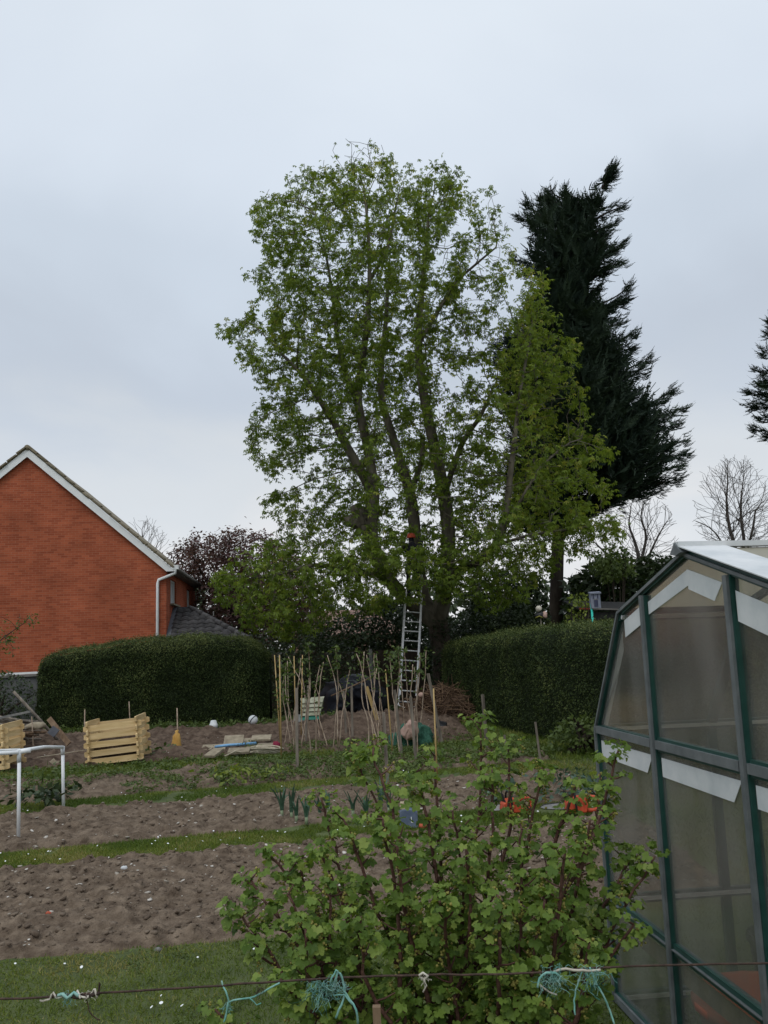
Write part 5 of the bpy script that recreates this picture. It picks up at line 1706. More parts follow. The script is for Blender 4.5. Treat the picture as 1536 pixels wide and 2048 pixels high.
# long sides
nb_ = 5
for t_lo, t_hi, sg in ((0.0, EAT, 1), (GW, GW - EAT, -1)):
    out1 = gu if sg == 1 else gt
    slope_n = unit(out1 * (EAH - MIDH) + np.array([0, 0, EAT]))
    for k in range(nb_ + 1):
        w0 = GLEN * k / nb_
        if 0 < k < nb_:
            frame_bar(L(t_lo, w0, 0), L(t_lo, w0, MIDH), out1)
            frame_bar(L(t_lo, w0, MIDH), L(t_hi, w0, EAH), slope_n)
        if k < nb_:
            w1 = GLEN * (k + 1) / nb_
            for h0_, h1_ in ((0.05, LOWH - e), (LOWH + e, MIDH - e)):
                pane([L(t_lo, w0 + e, h0_), L(t_lo, w1 - e, h0_), L(t_lo, w1 - e, h1_), L(t_lo, w0 + e, h1_)], -out1)
            pane([L(t_lo, w0 + e, MIDH + e), L(t_lo, w1 - e, MIDH + e), L(t_hi, w1 - e, EAH - e), L(t_hi, w0 + e, EAH - e)], -slope_n)
    for hh, nm in ((MIDH, 'middle_rail'), (LOWH, 'lower_rail'), (0.03, 'base_rail')):
        frame_bar(L(t_lo, 0.03, hh), L(t_lo, GLEN - 0.03, hh), out1, name=nm)
    frame_bar(L(t_hi, 0.0, EAH), L(t_hi, GLEN, EAH), slope_n, 0.06, name='eaves_rail')
    # roof sheets
    rn = unit(-out1 * -1 * (APH - EAH) + np.array([0, 0, GW / 2 - EAT]))
    rn = unit(out1 * (APH - EAH) + np.array([0, 0, GW / 2 - EAT]))
    for k in range(nb_):
        w0, w1 = GLEN * k / nb_, GLEN * (k + 1) / nb_
        MB().poly([L(t_hi, w0 + 0.02, EAH + 0.012), L(t_hi, w1 - 0.02, EAH + 0.012), L(GW / 2, w1 - 0.02, APH + 0.012), L(GW / 2, w0 + 0.02, APH + 0.012)], rn, 0.006).build('roof_sheet', M['cloudy'], gh)
        if k: frame_bar(L(t_hi, w0, EAH + 0.02), L(GW / 2, w0, APH + 0.02), rn, 0.03, face=0.02)
    # white strip along the verge
    if sg == -1: MB().poly([L(t_hi, -0.03, EAH + 0.03), L(t_hi, 0.17, EAH + 0.03), L(GW / 2, 0.17, APH + 0.03), L(GW / 2, -0.03, APH + 0.03)], rn, 0.004).build('verge_strip', M['white_tape'], gh)
MB().bar(L(GW / 2, -0.03, APH + 0.035), L(GW / 2, GLEN + 0.02, APH + 0.022), 0.05, 0.022).build('ridge', M['white_tape'], gh)
MB().poly([L(GW / 2 - 0.05, -0.036, APH + 0.0), L(GW / 2, -0.036, APH + 0.043), L(GW / 2 + 0.05, -0.036, APH + 0.0), L(GW / 2, -0.036, APH - 0.01)], gw, 0.09).build('ridge_cap', M['gh_face'], gh)
# a brace across the far pane and what stands inside
MB().bar(L(GW - 0.1, 0.4, MIDH + 0.05), L(GW - EAT - 0.1, 1.5, EAH - 0.05), 0.04, 0.02).build('brace', M['green_paint'], gh)


def bucket(c_, r0, r1, h_, mat, name, label, cat):
    o_ = MB().lathe(c_, [(r0 * .92, 0.001), (r0, 0.0), (r1, h_), (r1 * 1.06, h_), (r1 * 1.06, h_ - 0.03 * -1), (r1 * 0.94, h_ + 0.03), (r0 * .9, 0.03)], 20).build(name, M[mat], None, c_)
    return tag(o_, label, cat)


bucket(L(0.93, 0.33, 0.0), 0.24, 0.30, 0.30, 'terracotta', 'plastic_tub', 'orange-red round tub inside the greenhouse near the gable glass', 'tub')
bucket(L(0.35, 0.75, 0.0), 0.14, 0.18, 0.34, 'black_plastic', 'plant_pot', 'black pot in the far corner of the greenhouse', 'pot')
st_ = thing('staging_bench', 'slatted timber staging bench inside the greenhouse', 'bench', L(0.3, 1.8, 0))
for k in range(5):
    MB().box(L(0.10 + k * 0.09, 1.9, 0.72), (2.0, 0.07, 0.02), Matrix.Rotation(math.atan2(gw[1], gw[0]), 3, 'Z')).build('slat', M['old_wood'], st_)
for w0 in (1.0, 2.8):
    for t_ in (0.10, 0.46):
        MB().bar(L(t_, w0, 0), L(t_, w0, 0.71), 0.05, 0.05, gw).build('leg', M['old_wood'], st_)
sk = MB().blob(L(0.42, 1.35, 0.86), 0.15, 4, 0.25, 2, 1.5, (1.0, 0.8, 0.95)).build('compost_sack', M['yellow_bag'], None, L(0.42, 1.35, 0.73))
tag(sk, 'yellow compost sack on the greenhouse bench', 'sack')
for k, (t_, w0, hh) in enumerate(((0.30, 0.30, 0.52), (0.42, 1.9, 0.30))):
    pass

# ------------------------------------------------------------------ compost bins of interlocking boards
def compost_bin(c_, rz, tilt, label):
    root_ = thing('compost_bin', label, 'compost bin', c_, 'timber compost bins')
    W_, D_, bh, th = 0.93, 0.90, 0.094, 0.03
    Mw = Matrix.Translation(np.array(c_).tolist()) @ Matrix.Rotation(rz, 4, 'Z') @ Matrix.Rotation(tilt, 4, 'Y')
    pr = [(-W_ / 2, -bh * .36), (-W_ / 2 + 0.03, -bh / 2), (W_ / 2 - 0.03, -bh / 2), (W_ / 2, -bh * .36), (W_ / 2, bh * .36), (W_ / 2 - 0.03, bh / 2), (-W_ / 2 + 0.03, bh / 2), (-W_ / 2, bh * .36)]
    me = MB().poly([(x_, -th / 2, z_) for x_, z_ in pr], (0, 1, 0), th).mesh('board'); me.materials.append(M['new_wood'])
    pitch = 0.134
    for sd_, yy in (('f', -D_ / 2 + 0.075), ('b', D_ / 2 - 0.075)):
        for k in range(5):
            place('board', me, Mw @ Matrix.Translation((rng.normal(0, .004), yy, 0.06 + k * pitch)) @ Matrix.Rotation(rng.normal(0, .008), 4, 'Y'), root_)
    for sd_, xx in (('l', -W_ / 2 + 0.075), ('r', W_ / 2 - 0.075)):
        for k in range(5):
            place('board', me, Mw @ Matrix.Translation((xx, rng.normal(0, .004), 0.06 + 0.067 + k * pitch)) @ Matrix.Rotation(R(90), 4, 'Z') @ Matrix.Rotation(rng.normal(0, .008), 4, 'Y'), root_)
    fb = MB().blob((0, 0, 0), 1.0, 3, 0.12, 3, 3.0)  # dark lump added inside so the gaps between boards look shaded
    fb.v = [tuple(Mw @ Vector((v_[0] * 0.36, v_[1] * 0.34, 0.22 + v_[2] * 0.24))) for v_ in fb.v]
    fb.build('gap_shade', M['soil_dark'], root_)
    return root_


cb = P(226, 1540, 14.55); cb[2] = 0.0
compost_bin((cb[0] - 0.02, 14.95, 0.05), R(6), R(-4.5), 'pale new timber slatted compost bin standing alone on the path')
cb2 = P(-40, 1553, 14.0)
compost_bin((cb2[0] - 0.05, 14.4, 0.04), R(4), R(-4), 'pale new timber compost bin cut off by the left edge')

# ------------------------------------------------------------------ white pipe frame
p1b_, p2b_ = gp(37, 1678), gp(127, 1618)
Y1_, Y2_ = p1b_[1], p2b_[1]
p1t, p2t = P(38.5, 1504, Y1_), P(125.5, 1496, Y2_)
fr_ = thing('pipe_frame', 'white plastic pipe frame standing on the soil bed', 'frame', p1b_)
MB().tube([p1b_ - [0, 0, .05], p1t], 0.018, 10).build('post', M['white_paint'], fr_)
MB().tube([p2b_ - [0, 0, .05], p2t], 0.019, 10).build('post', M['white_paint'], fr_)
mid = P(88, 1494, (Y1_ + Y2_) / 2)
MB().tube([p1t + [0, 0, .01], mid, p2t + [0, 0, .01]], 0.019, 10).build('top_rail', M['white_paint'], fr_)
MB().tube([P(-90, 1512, Y1_ - 0.1), p1t + [0, -.02, 0]], 0.02, 10).build('top_rail', M['white_paint'], fr_)
MB().tube([P(-90, 1504, Y1_ + 0.25), P(0, 1501, Y1_ + .1), p1t + [0, 0.02, 0.02]], 0.014, 8).build('top_rail', M['white_tape'], fr_)
MB().tube([p1t - [0, 0, .10], p1t + [0, 0, .02]], 0.021, 10).build('sleeve', M['white_tape'], fr_)
MB().tube([p2t - [0, 0, .08], p2t + [0, 0, .02]], 0.023, 10).build('elbow', M['white_tape'], fr_)
MB().tube([p1t + [-.02, 0, 0], p1t + [.10, .04, .01]], 0.025, 10).build('elbow', M['white_paint'], fr_)

# ------------------------------------------------------------------ stakes, bamboo and raspberry canes
def upright(name, label, cat, grp, top, base, r0, r1, mat, n=6, mids=(), Y=None):
    b_ = gp(*base) if Y is None else P(base[0], base[1], Y)
    t_ = P(top[0], top[1], b_[1])
    pts = [b_ - [0, 0, .08]] + [P(a_, c_, b_[1] + rng.normal(0, .03)) for a_, c_ in reversed(mids)] + [t_]
    rs = np.linspace(r0, r1, len(pts))
    o_ = MB().tube(pts, list(rs), n).build(name, M[mat], None, b_)
    return tag(o_, label, cat, grp), t_, b_, pts


posts = [((593, 1376), (594.6, 1541)), ((616.6, 1371), (610, 1485)), ((687, 1382), (692, 1459)), ((703, 1372), (705, 1474)), ((767, 1425), (776, 1568)), ((789, 1380), (805.5, 1514)), ((821, 1393), (833, 1529)), ((856, 1347), (884, 1478))]
for k, (t_, b_) in enumerate(posts):
    nm = 'leaning grey timber stake, last and thickest of the stakes by the ladder' if k == 7 else f'grey weathered timber stake, {ORD[k]} from the left along the raspberry row'
    b3 = gp(*b_)
    t3 = P(*t_, b3[1])
    w_ = 0.043 if k != 7 else 0.055
    o_ = MB().bar(b3 - [0, 0, .1], t3, w_, w_ * 0.8, (0, 1, 0)).build('timber_stake', M['old_wood'], None, b3)
    tag(o_, nm, 'stake', 'timber stakes in the raspberry row')
for k, (t_, b_, lab_) in enumerate([((965, 1389), (975, 1502), 'grey timber stake behind the topmost currant shoots'), ((1070.6, 1444), (1081.5, 1520), 'thin grey stake standing alone on the grass by the hedge'),
                                    ((1009, 1470), (1013, 1514), 'short pale stick on the grass beside the topmost currant shoots')]):
    b3 = gp(*b_); t3 = P(*t_, b3[1])
    tag(MB().bar(b3 - [0, 0, .1], t3, 0.05 if k == 0 else 0.03, 0.035 if k == 0 else 0.025, (0, 1, 0)).build('timber_stake', M['old_wood'], None, b3), lab_, 'stake')
bam = [((549, 1310), (561, 1484)), ((559, 1310), (562.5, 1507)), ((588, 1312), (592, 1470)), ((605, 1310), (602, 1474)), ((771, 1339), (786, 1512)), ((867, 1377), (874.5, 1570))]
for k, (t_, b_) in enumerate(bam):
    upright('bamboo_cane', f'straight yellow bamboo cane, {ORD[k]} from the left in the raspberry row', 'cane', 'bamboo canes in the raspberry row', t_, b_, 0.0135, 0.010, 'bamboo', 6)
b3 = gp(752, 1478)
tag(MB().bar(P(733, 1373, b3[1]), P(754, 1440, b3[1]), 0.065, 0.012, (0, 1, 0)).build('timber_lath', M['bamboo'], None, b3), 'flat yellow lath tied among the raspberry canes left of the ladder', 'lath')
rasp = [[(576, 1314), (603, 1368), (614, 1420), (620, 1452)], [(572, 1330), (566, 1385), (570, 1420), (583, 1501)], [(617, 1290), (620, 1380), (616, 1440), (623, 1514)], [(647, 1324), (640, 1370), (637, 1422), (655.6, 1498)],
        [(655, 1310), (671, 1365), (674, 1420), (677.6, 1492)], [(671, 1298), (677, 1370), (672, 1430), (666, 1502)], [(713, 1307), (727, 1350), (735, 1410), (765, 1516)], [(733, 1310), (740, 1350), (747, 1398), (757, 1478)],
        [(752, 1307), (758, 1360), (760, 1420), (764, 1484)], [(779, 1310), (784, 1360), (788, 1408), (800, 1512)], [(795, 1300), (803, 1370), (809, 1441), (817, 1497)], [(841, 1310), (837, 1380), (829, 1420), (835, 1493)],
        [(852, 1300), (850, 1350), (845, 1402), (838, 1487)], [(640, 1330), (628, 1400), (634, 1440), (640, 1480)], [(700, 1335), (690, 1400), (683, 1440), (679, 1500)], [(826, 1330), (822, 1400), (826, 1440), (829, 1500)]]
for k in range(16):
    bx0 = rng.uniform(560, 850); tx0 = bx0 + rng.normal(0, 14)
    rasp.append([(tx0, rng.uniform(1300, 1370)), ((tx0 * 2 + bx0) / 3 + rng.normal(0, 5), 1395), ((tx0 + 2 * bx0) / 3 + rng.normal(0, 4), 1440), (bx0, rng.uniform(1478, 1515))])
ORD += ['seventeenth', 'eighteenth', 'nineteenth', 'twentieth'] + ['twenty-' + o_ for o_ in ORD[:9]] + ['thirtieth', 'thirty-first', 'thirty-second', 'thirty-third']
rasp.sort(key=lambda q: q[-1][0])
leafy = {572: 46, 617: 14, 671: 16, 713: 5, 779: 22, 795: 26, 841: 5, 852: 9, 647: 2, 655: 6, 733: 4}
for k, pl_ in enumerate(rasp):
    b_ = gp(*pl_[-1])
    root_ = thing('raspberry_plant', f'bare brown raspberry cane with leafy tip, {ORD[k]} from the left in the row', 'raspberry cane', b_, 'raspberry canes')
    knots = [(P(a_, c_, b_[1]), 0.0) for a_, c_ in reversed(pl_)]
    sm = smooth_path(knots, 0.15)
    ps = [q + rng.normal(0, 0.006, 3) for q, _ in sm]
    ps[0] = ps[0] - [0, 0, 0.05]
    MB().tube(ps, list(np.linspace(0.012, 0.007, len(ps))), 5).build('cane', M['cane'], root_)
    nl = leafy.get(pl_[0][0], 4)
    span = 0.45 if nl < 30 else 0.75
    top = [q for q in ps if q[2] > ps[-1][2] - span]
    idx = rng.integers(0, len(top), nl * 4)
    lp = np.array([top[i] for i in idx]) + rng.normal(0, 0.035 if nl < 30 else 0.07, (nl * 4, 3))
    leaf_mass('leaves', lp, unit(rng.normal(0, 1, (len(lp), 3))), (0.05, 0.10), M['mid_leaf'], root_)
# lone sticks by the bins
for t_, b_, lab_ in [((169.5, 1419), (169, 1470), 'thin stick behind the left end of the lone compost bin'), ((258, 1403), (261, 1462), 'thin stick against the hedge behind the lone compost bin'),
                     ((354, 1416), (356, 1492), 'thin stick carrying the yellow bag'), ((63.5, 1433), (68, 1505), 'thin stick between the two compost bins'), ((425, 1420), (426, 1450), 'short thin stick beside the white pot by the hedge')]:
    upright('stick', lab_, 'stick', None, t_, b_, 0.016, 0.011, 'cane', 5)
# yellow bag tied to its stick
b3 = gp(356, 1492); c_ = P(353, 1484, b3[1] - 0.05)
yb = MB().lathe(c_, [(0.03, 0.20), (0.022, 0.165), (0.055, 0.125), (0.078, 0.05), (0.09, -0.05), (0.082, -0.115), (0.03, -0.13)][::-1], 12)
V_ = np.array(yb.v); V_ += (0.018 * fbm(V_ * 14, 2))[:, None]; yb.v = [tuple(q) for q in V_]
tag(yb.build('plastic_bag', M['yellow_bag'], None, c_ - [0, 0, .13]), 'yellow-orange plastic bag hanging on a thin stick', 'bag')
MB_s = MB().tube([P(74, 1515, 14.6), P(120, 1508, 14.7), P(172, 1500, 14.8)], 0.006, 4)
tag(MB_s.build('string', M['twine_rope'], None, P(74, 1515, 14.6)), 'pale string stretched from the lone compost bin', 'string')

# ------------------------------------------------------------------ timber heap at the left
hb = gp(40, 1478)
tp_ = thing('timber_heap', 'heap of old poles and branches beside the left compost bin', 'timber heap', hb)
for k in range(34):
    x0_, x1_ = rng.uniform(-60, 20), rng.uniform(50, 98)
    yy = rng.uniform(1435, 1472)
    Yk = hb[1] + rng.uniform(-0.5, 0.9)
    a_, b_ = P(x0_, yy + rng.normal(0, 6), Yk), P(x1_, yy + 4 + rng.normal(0, 5), Yk + rng.normal(0, .3))
    m_ = (a_ + b_) / 2 + rng.normal(0, 0.04, 3)
    MB().tube([a_, m_, b_], [0.03, 0.03, 0.022], 6).build('branch', M['old_wood' if k % 3 else 'brown_wood'], tp_)
MB().bar(P(-20, 1440, hb[1] - .4), P(60, 1423, hb[1] - .3), 0.07, 0.04).build('plank', M['concrete'], tp_)
MB().blob(P(72, 1452, hb[1] - 0.5), 0.17, 5, 0.4, 2, 2, (1.2, .6, .4)).build('plaster_lump', M['slab'], tp_)
a_, b_ = P(27, 1383, hb[1] + 0.3), gp(124, 1490)
tag(MB().tube([a_, (a_ + b_) / 2 + [0, 0, .015], b_], [0.026, 0.027, 0.03], 8).build('timber_pole', M['old_wood'], None, b_), 'long weathered pole leaning out of the timber heap', 'pole')
a_, b_ = P(98, 1437, hb[1] + 0.2), gp(138, 1488)
tag(MB().bar(a_, b_, 0.10, 0.03, (0, -1, 0.3)).build('timber_plank', M['brown_wood'], None, b_), 'short brown plank leaning beside the long pole', 'plank')
c_ = P(107, 1463, hb[1] - 0.1)
tag(MB().box(c_, (0.15, 0.03, 0.16), Matrix.Rotation(R(35), 3, 'Y') @ Matrix.Rotation(R(-20), 3, 'X')).build('slate_sheet', M['lead'], None, c_ - [0, 0, .15]), 'dark blue-grey sheet wedged under the leaning pole', 'sheet')

# ------------------------------------------------------------------ slabs, blue pipe and rope
def slab_at(px_, py_, wpx, hpx, dep, rz, tilt, lab_, z0=0.05):
    c_ = gp(px_, py_); s_ = c_[1] / FPX
    o_ = MB().box((0, 0, 0), (wpx * s_, dep, 0.045), Matrix.Rotation(rz, 3, 'Z') @ Matrix.Rotation(tilt, 3, 'X')).build('paving_slab', M['slab'])
    o_.location = (c_ + [0, 0, z0 + 0.03]).tolist()
    bevel(o_, 0.006, 1)
    return tag(o_, lab_, 'slab', 'slabs in the slab heap')


slab_at(428, 1499, 46, 10, 0.35, R(6), R(8), 'thin tan slab at the left end of the slab heap', 0.0)
slab_at(468, 1494, 38, 12, 0.3, R(5), R(26), 'largest tan slab propped in the middle of the slab heap', 0.09)
slab_at(494, 1493, 18, 10, 0.25, R(-4), R(14), 'small dark slab right of the largest slab in the heap', 0.06)
slab_at(523, 1489, 38, 8, 0.3, R(4), R(10), 'pale slab topmost at the right end of the slab heap', 0.09)
slab_at(530, 1497, 34, 8, 0.3, R(-3), R(8), 'broken slab under the right end of the slab heap', 0.01)
slab_at(428, 1512, 24, 12, 0.3, R(-22), R(16), 'tan slab lying tilted before the blue pipe', 0.02)
slab_at(478, 1508, 42, 10, 0.25, R(3), R(10), 'cream broken slab between blue pipe and rope', 0.02)
pp = [gp(a_, b_) + [0, 0, 0.12] for a_, b_ in ((431, 1508), (455, 1505), (480, 1503), (512, 1500))]
tag(MB().tube(pp, 0.024, 8).build('blue_pipe', M['blue_pipe'], None, gp(431, 1508)), 'bright blue pipe lying across the slab heap', 'pipe')
rp_ = MB()
for k in range(6):
    ph = k * 0.5
    cen_ = gp(522, 1513) + [0, -0.12, 0.09 + 0.012 * k]
    lp = [cen_ + [(0.36 + 0.02 * math.sin(ph)) * math.cos(a_) + 0.03 * math.sin(3 * a_ + k), (0.10 + 0.015 * k) * math.sin(a_), 0.02 * math.sin(2 * a_ + k)] for a_ in np.linspace(ph, ph + 2 * math.pi * 0.97, 26)]
    rp_.tube(lp, 0.012, 5, False)
rp_.tube([gp(450, 1516) + [0, 0, .03], gp(470, 1510) + [0, 0, .06], gp(492, 1514) + [0, 0, .06], gp(506, 1511) + [0, 0, .06]], 0.012, 5)
tag(rp_.build('rope_coil', M['twine_rope'], None, gp(520, 1512)), 'coil of pale rope in front of the slab heap', 'rope')
c_ = gp(553, 1499)
tag(MB().blob(c_ + [0, 0, .07], 0.07, 3, 0.5, 2, 3).build('red_flowers', simple('dark_red_flowers', (0.17, 0.012, 0.035), (0.26, 0.02, 0.05), 0.8), None, c_), 'small dark red flower clump at the end of the slab heap', 'flower')

# ------------------------------------------------------------------ ball, pot, sheet, tarp, brush, sacks
c_ = P(506, 1440, 19.6)
bl_ = thing('football', 'white ball with a black band lying before the hedge', 'ball', c_ - [0, 0, .105])
MB().blob(c_, 0.105, 0, 0.0, 3).build('ball', M['white_tape'], bl_)
ax_ = unit(np.array([0.75, -0.25, -0.6]))
x_ = unit(np.cross(ax_, [0, 1, 0])); y_ = np.cross(ax_, x_)
MB().tube([c_ + 0.1045 * (math.cos(a_) * x_ + math.sin(a_) * y_) for a_ in np.linspace(0, 2 * math.pi, 30)], 0.011, 5, False).build('band', M['black_plastic'], bl_)
for px_, mt_, lab_, s_ in ((427, 'white_tape', 'small white upturned pot in the weeds by the hedge', 0.085), (597, 'concrete', 'pale grey half-buried bowl left of the mossy sheet', 0.12)):
    c_ = P(px_, 1448 if px_ == 427 else 1440, 19.8)
    c_[2] -= s_ * 0.3
    tag(MB().lathe(c_, [(s_ * 1.1, -0.06), (s_ * 1.1, 0.02), (s_ * .95, 0.03), (s_ * .75, s_ * 1.1), (s_ * .6, s_ * 1.25)], 14).build('plant_pot', M[mt_], None, c_), lab_, 'pot')
# mossy overlapping sheet leaning on the tarp heap
sh = thing('mossy_sheet', 'mossy pale stepped sheet leaning against the black tarp heap', 'sheet', gp(622, 1443))
Ys = gp(622, 1446)[1]
for k in range(5):
    y0_, y1_ = 1396 + k * 8.5, 1396 + (k + 1) * 8.5 + 2.5
    sk_ = 0.22 * (y0_ - 1396)
    q = [P(603 - k * 0.5, y1_, Ys - 0.05 * k - 0.06), P(645 - sk_, y1_ - 2, Ys - 0.05 * k - 0.06), P(649 - sk_, y0_ - 3, Ys - 0.05 * k + 0.07), P(601, y0_ + 1, Ys - 0.05 * k + 0.07)]
    MB().poly(q, (0, -1, 0.3), 0.02).build('strip', M['sheet_green' if k == 4 else 'sheet_pale'], sh)


def heap(name, label, cat, poly, Y1, thick, mat, seed, amp=0.16, freq=2.2):
    """lumpy closed heap with the outline seen"""
    n_a, n_r = 40, 12
    cx_, cy_ = np.mean([q[0] for q in poly]), np.mean([q[1] for q in poly])
    pl2 = np.array(poly + [poly[0]], float)
    sl_ = np.concatenate([[0], np.cumsum(np.hypot(*np.diff(pl2, axis=0).T))])
    tt = np.linspace(0, sl_[-1], n_a, endpoint=False)
    bx_, by_ = np.interp(tt, sl_, pl2[:, 0]), np.interp(tt, sl_, pl2[:, 1])
    V_ = []
    for sgn in (-1, 1):
        for j in range(n_r):
            f_ = j / n_r
            dd = math.sqrt(max(0, 1 - (1 - f_) ** 2)) * thick
            for x_, y_ in zip(bx_, by_):
                V_.append(P(cx_ + (x_ - cx_) * (1 - f_), cy_ + (y_ - cy_) * (1 - f_), Y1 + sgn * dd))
    V_ = np.array(V_)
    V_ = V_ + np.stack([fbm(V_ * freq + seed, 4), fbm(V_ * freq + seed + 9, 4), fbm(V_ * freq + seed + 19, 4)], -1) * amp * 0.6
    V_[:, 2] = np.maximum(V_[:, 2], 0.0)
    F_ = []
    for s_ in (0, 1):
        o_ = s_ * n_a * n_r
        for j in range(n_r - 1):
            for i in range(n_a):
                q = (o_ + j * n_a + i, o_ + j * n_a + (i + 1) % n_a, o_ + (j + 1) * n_a + (i + 1) % n_a, o_ + (j + 1) * n_a + i)
                F_.append(q if s_ == 0 else q[::-1])
        q = tuple(o_ + (n_r - 1) * n_a + i for i in range(n_a))
        F_.append(q if s_ == 0 else q[::-1])
    b_ = (float(V_[:, 0].mean()), Y1, 0)
    o_ = MB().add(V_, F_, True).build(name, M[mat], None, b_)
    return tag(o_, label, cat)


heap('tarp_heap', 'heap under a black plastic tarp below the dark fence', 'tarp', [(640, 1448), (643, 1400), (660, 1370), (690, 1352), (720, 1350), (745, 1365), (768, 1385), (775, 1450)], 22.6, 1.0, 'tarp', 3.0, 0.30, 2.6)
tag(MB().tube([P(662, 1392, 21.5), P(740, 1356, 21.6)], 0.02, 5).build('stick', M['brown_wood'], None, P(662, 1392, 21.5)), 'brown stick lying across the black tarp', 'stick')
tag(MB().bar(P(690, 1450, 20.2), P(758, 1438, 20.2), 0.06, 0.04).build('timber_plank', M['brown_wood'], None, P(690, 1450, 20.2)), 'brown plank lying at the foot of the black tarp', 'plank')
# brush heap
bh_ = thing('brush_heap', 'brown heap of dry stalks and twigs below the chestnut trunk', 'brush heap', (2.0 * 0 + P(920, 1440, 21.2)[0], 21.2, 0))
hp_poly = [(780, 1470), (800, 1425), (845, 1385), (890, 1372), (930, 1385), (990, 1412), (1010, 1440), (1000, 1480), (900, 1490)]
q = volume_pts(2400, hp_poly, 21.3, 1.1, 0.3, 40)
q = q[q[:, 2] > 0.02]
a_ = rng.uniform(0, 2 * np.pi, len(q))
X_ = np.stack([np.cos(a_), np.sin(a_) * 0.6, rng.normal(-0.1, 0.35, len(q))], -1)
STK_V = np.array([[-0.5, -0.012, 0], [-0.5, 0.012, 0], [0, 0.014, 0.05], [0, -0.014, 0.05], [0.5, -0.008, 0], [0.5, 0.008, 0], [-0.5, 0, 0.022], [0, 0, 0.075], [0.5, 0, 0.015]])
STK_F = np.array([[0, 3, 2, 1], [3, 4, 5, 2], [0, 6, 7, 3], [3, 7, 8, 4], [1, 2, 7, 6], [2, 5, 8, 7]])
V_, F_ = inst(STK_V, STK_F, q, X_, rng.normal(0, 1, (len(q), 3)) + [0, 0, 1], rng.uniform(0.3, 0.8, len(q)))
put('stalks', np_mesh('stalks', V_, F_, np.repeat(np.clip(rng.random(len(q)) ** 1.4, 0, 1), len(STK_V))), M['straw'], bh_)['kind'] = 'stuff'
core = heap('heap_core', None, None, [(800, 1468), (815, 1435), (850, 1405), (890, 1392), (940, 1405), (985, 1430), (990, 1470), (900, 1475)], 21.5, 0.9, 'soil_dark', 5.0)
core.parent = bh_; core.location = core.location - bh_.location
core.name = 'mulch'
c_ = P(842, 1390, 20.6)
tag(MB().blob(c_, 0.06, 2, 0.1, 2, 1, (1.2, .7, 1)).add([], []).build('plastic_bottle', M['pink_sack'], None, c_), 'small pink and white bottle on the brush heap by the ladder', 'bottle')
heap('netting_heap', 'bundle of green garden netting round the pink sack', 'netting', [(770, 1500), (772, 1470), (800, 1455), (830, 1450), (862, 1458), (868, 1485), (862, 1502), (810, 1505)], 16.2, 0.35, 'green_net', 6.0, 0.14, 5)
heap('pink_sack', 'pale pink sack lying in the green netting below the ladder', 'sack', [(802, 1470), (808, 1452), (818, 1441), (830, 1446), (836, 1462), (832, 1478), (812, 1482)], 15.75, 0.22, 'pink_sack', 8.0, 0.09, 5)
heap('black_sack', 'black plastic sack beside the leaning stake', 'sack', [(862, 1470), (868, 1450), (880, 1440), (893, 1446), (897, 1470), (880, 1480)], 18.6, 0.3, 'black_plastic', 9.0, 0.12, 4)

# ------------------------------------------------------------------ leeks and other vegetables
def strap_plant(c_, h_, nleaf, mat, root_, wid=0.03):
    for k in range(nleaf):
        an = rng.uniform(0, 2 * math.pi); ln = rng.uniform(0.15, 0.55); hh = h_ * rng.uniform(0.6, 1.05)
        d_ = np.array([math.cos(an), math.sin(an), 0]); s_ = np.array([-d_[1], d_[0], 0])
        bend = rng.random() < 0.3
        V_, F_ = [], []
        for j in range(6):
            f_ = j / 5
            q = c_ + d_ * (0.01 + hh * ln * f_ ** 1.6) + np.array([0, 0, hh * (f_ if not bend else f_ * (1.55 - 0.95 * f_))])
            w_ = wid * (1 - f_ ** 2.2) * 0.5 + 0.002
            V_ += [q - s_ * w_ + [0, 0, .006], q + d_ * 0.004, q + s_ * w_ + [0, 0, .006]]
        for j in range(5):
            b_ = j * 3
            F_ += [(b_, b_ + 1, b_ + 4, b_ + 3), (b_ + 1, b_ + 2, b_ + 5, b_ + 4)]
        MB().add(V_, F_, True).build('leaf', mat, root_)


leek_m = simple('leek_leaf', (0.035, 0.085, 0.05), (0.085, 0.15, 0.095), 0.55, 12)
lk = [(564, 1632), (583, 1636), (593, 1643), (613, 1646), (640, 1636), (657, 1628), (706, 1632), (733, 1640), (762, 1622), (778, 1626)]
for k, (a_, b_) in enumerate(lk):
    c_ = gp(a_, b_ - 1)
    r_o = thing('leek', f'leek plant, {ORD[k]} from the left in the row beside the grass path', 'leek', c_, 'leeks')
    MB().tube([c_ - [0, 0, .02], c_ + [0, 0, .07]], [0.018, 0.015], 8).build('shaft', simple('leek_shaft', (0.20, 0.26, 0.15), (0.30, 0.36, 0.22), 0.5) if 'leek_shaft' not in bpy.data.materials else bpy.data.materials['leek_shaft'], r_o)
    strap_plant(c_ + [0, 0, .05], rng.uniform(0.20, 0.34), 7, leek_m, r_o)
# bean and brassica clumps
def veg(name, label, px_, py_, n, rad, h_, leaf, mat, cat):
    c_ = gp(px_, py_)
    q = rng.normal(0, 1, (n, 3)) * [rad, rad, 0]
    hgt = rng.random(n) * h_
    pos_ = c_ + q + np.stack([hgt * 0, hgt * 0, hgt + 0.02], -1)
    r_o = thing(name, label, cat, c_)
    leaf_mass('leaves', pos_, unit(q + [0, 0, .01]), leaf, mat, r_o, upw=0.8)
    MB().tube([c_ - [0, 0, .02], c_ + [0.01, 0, h_ * 0.8]], [0.012, 0.006], 5).build('stem', M['weed_leaf'], r_o)


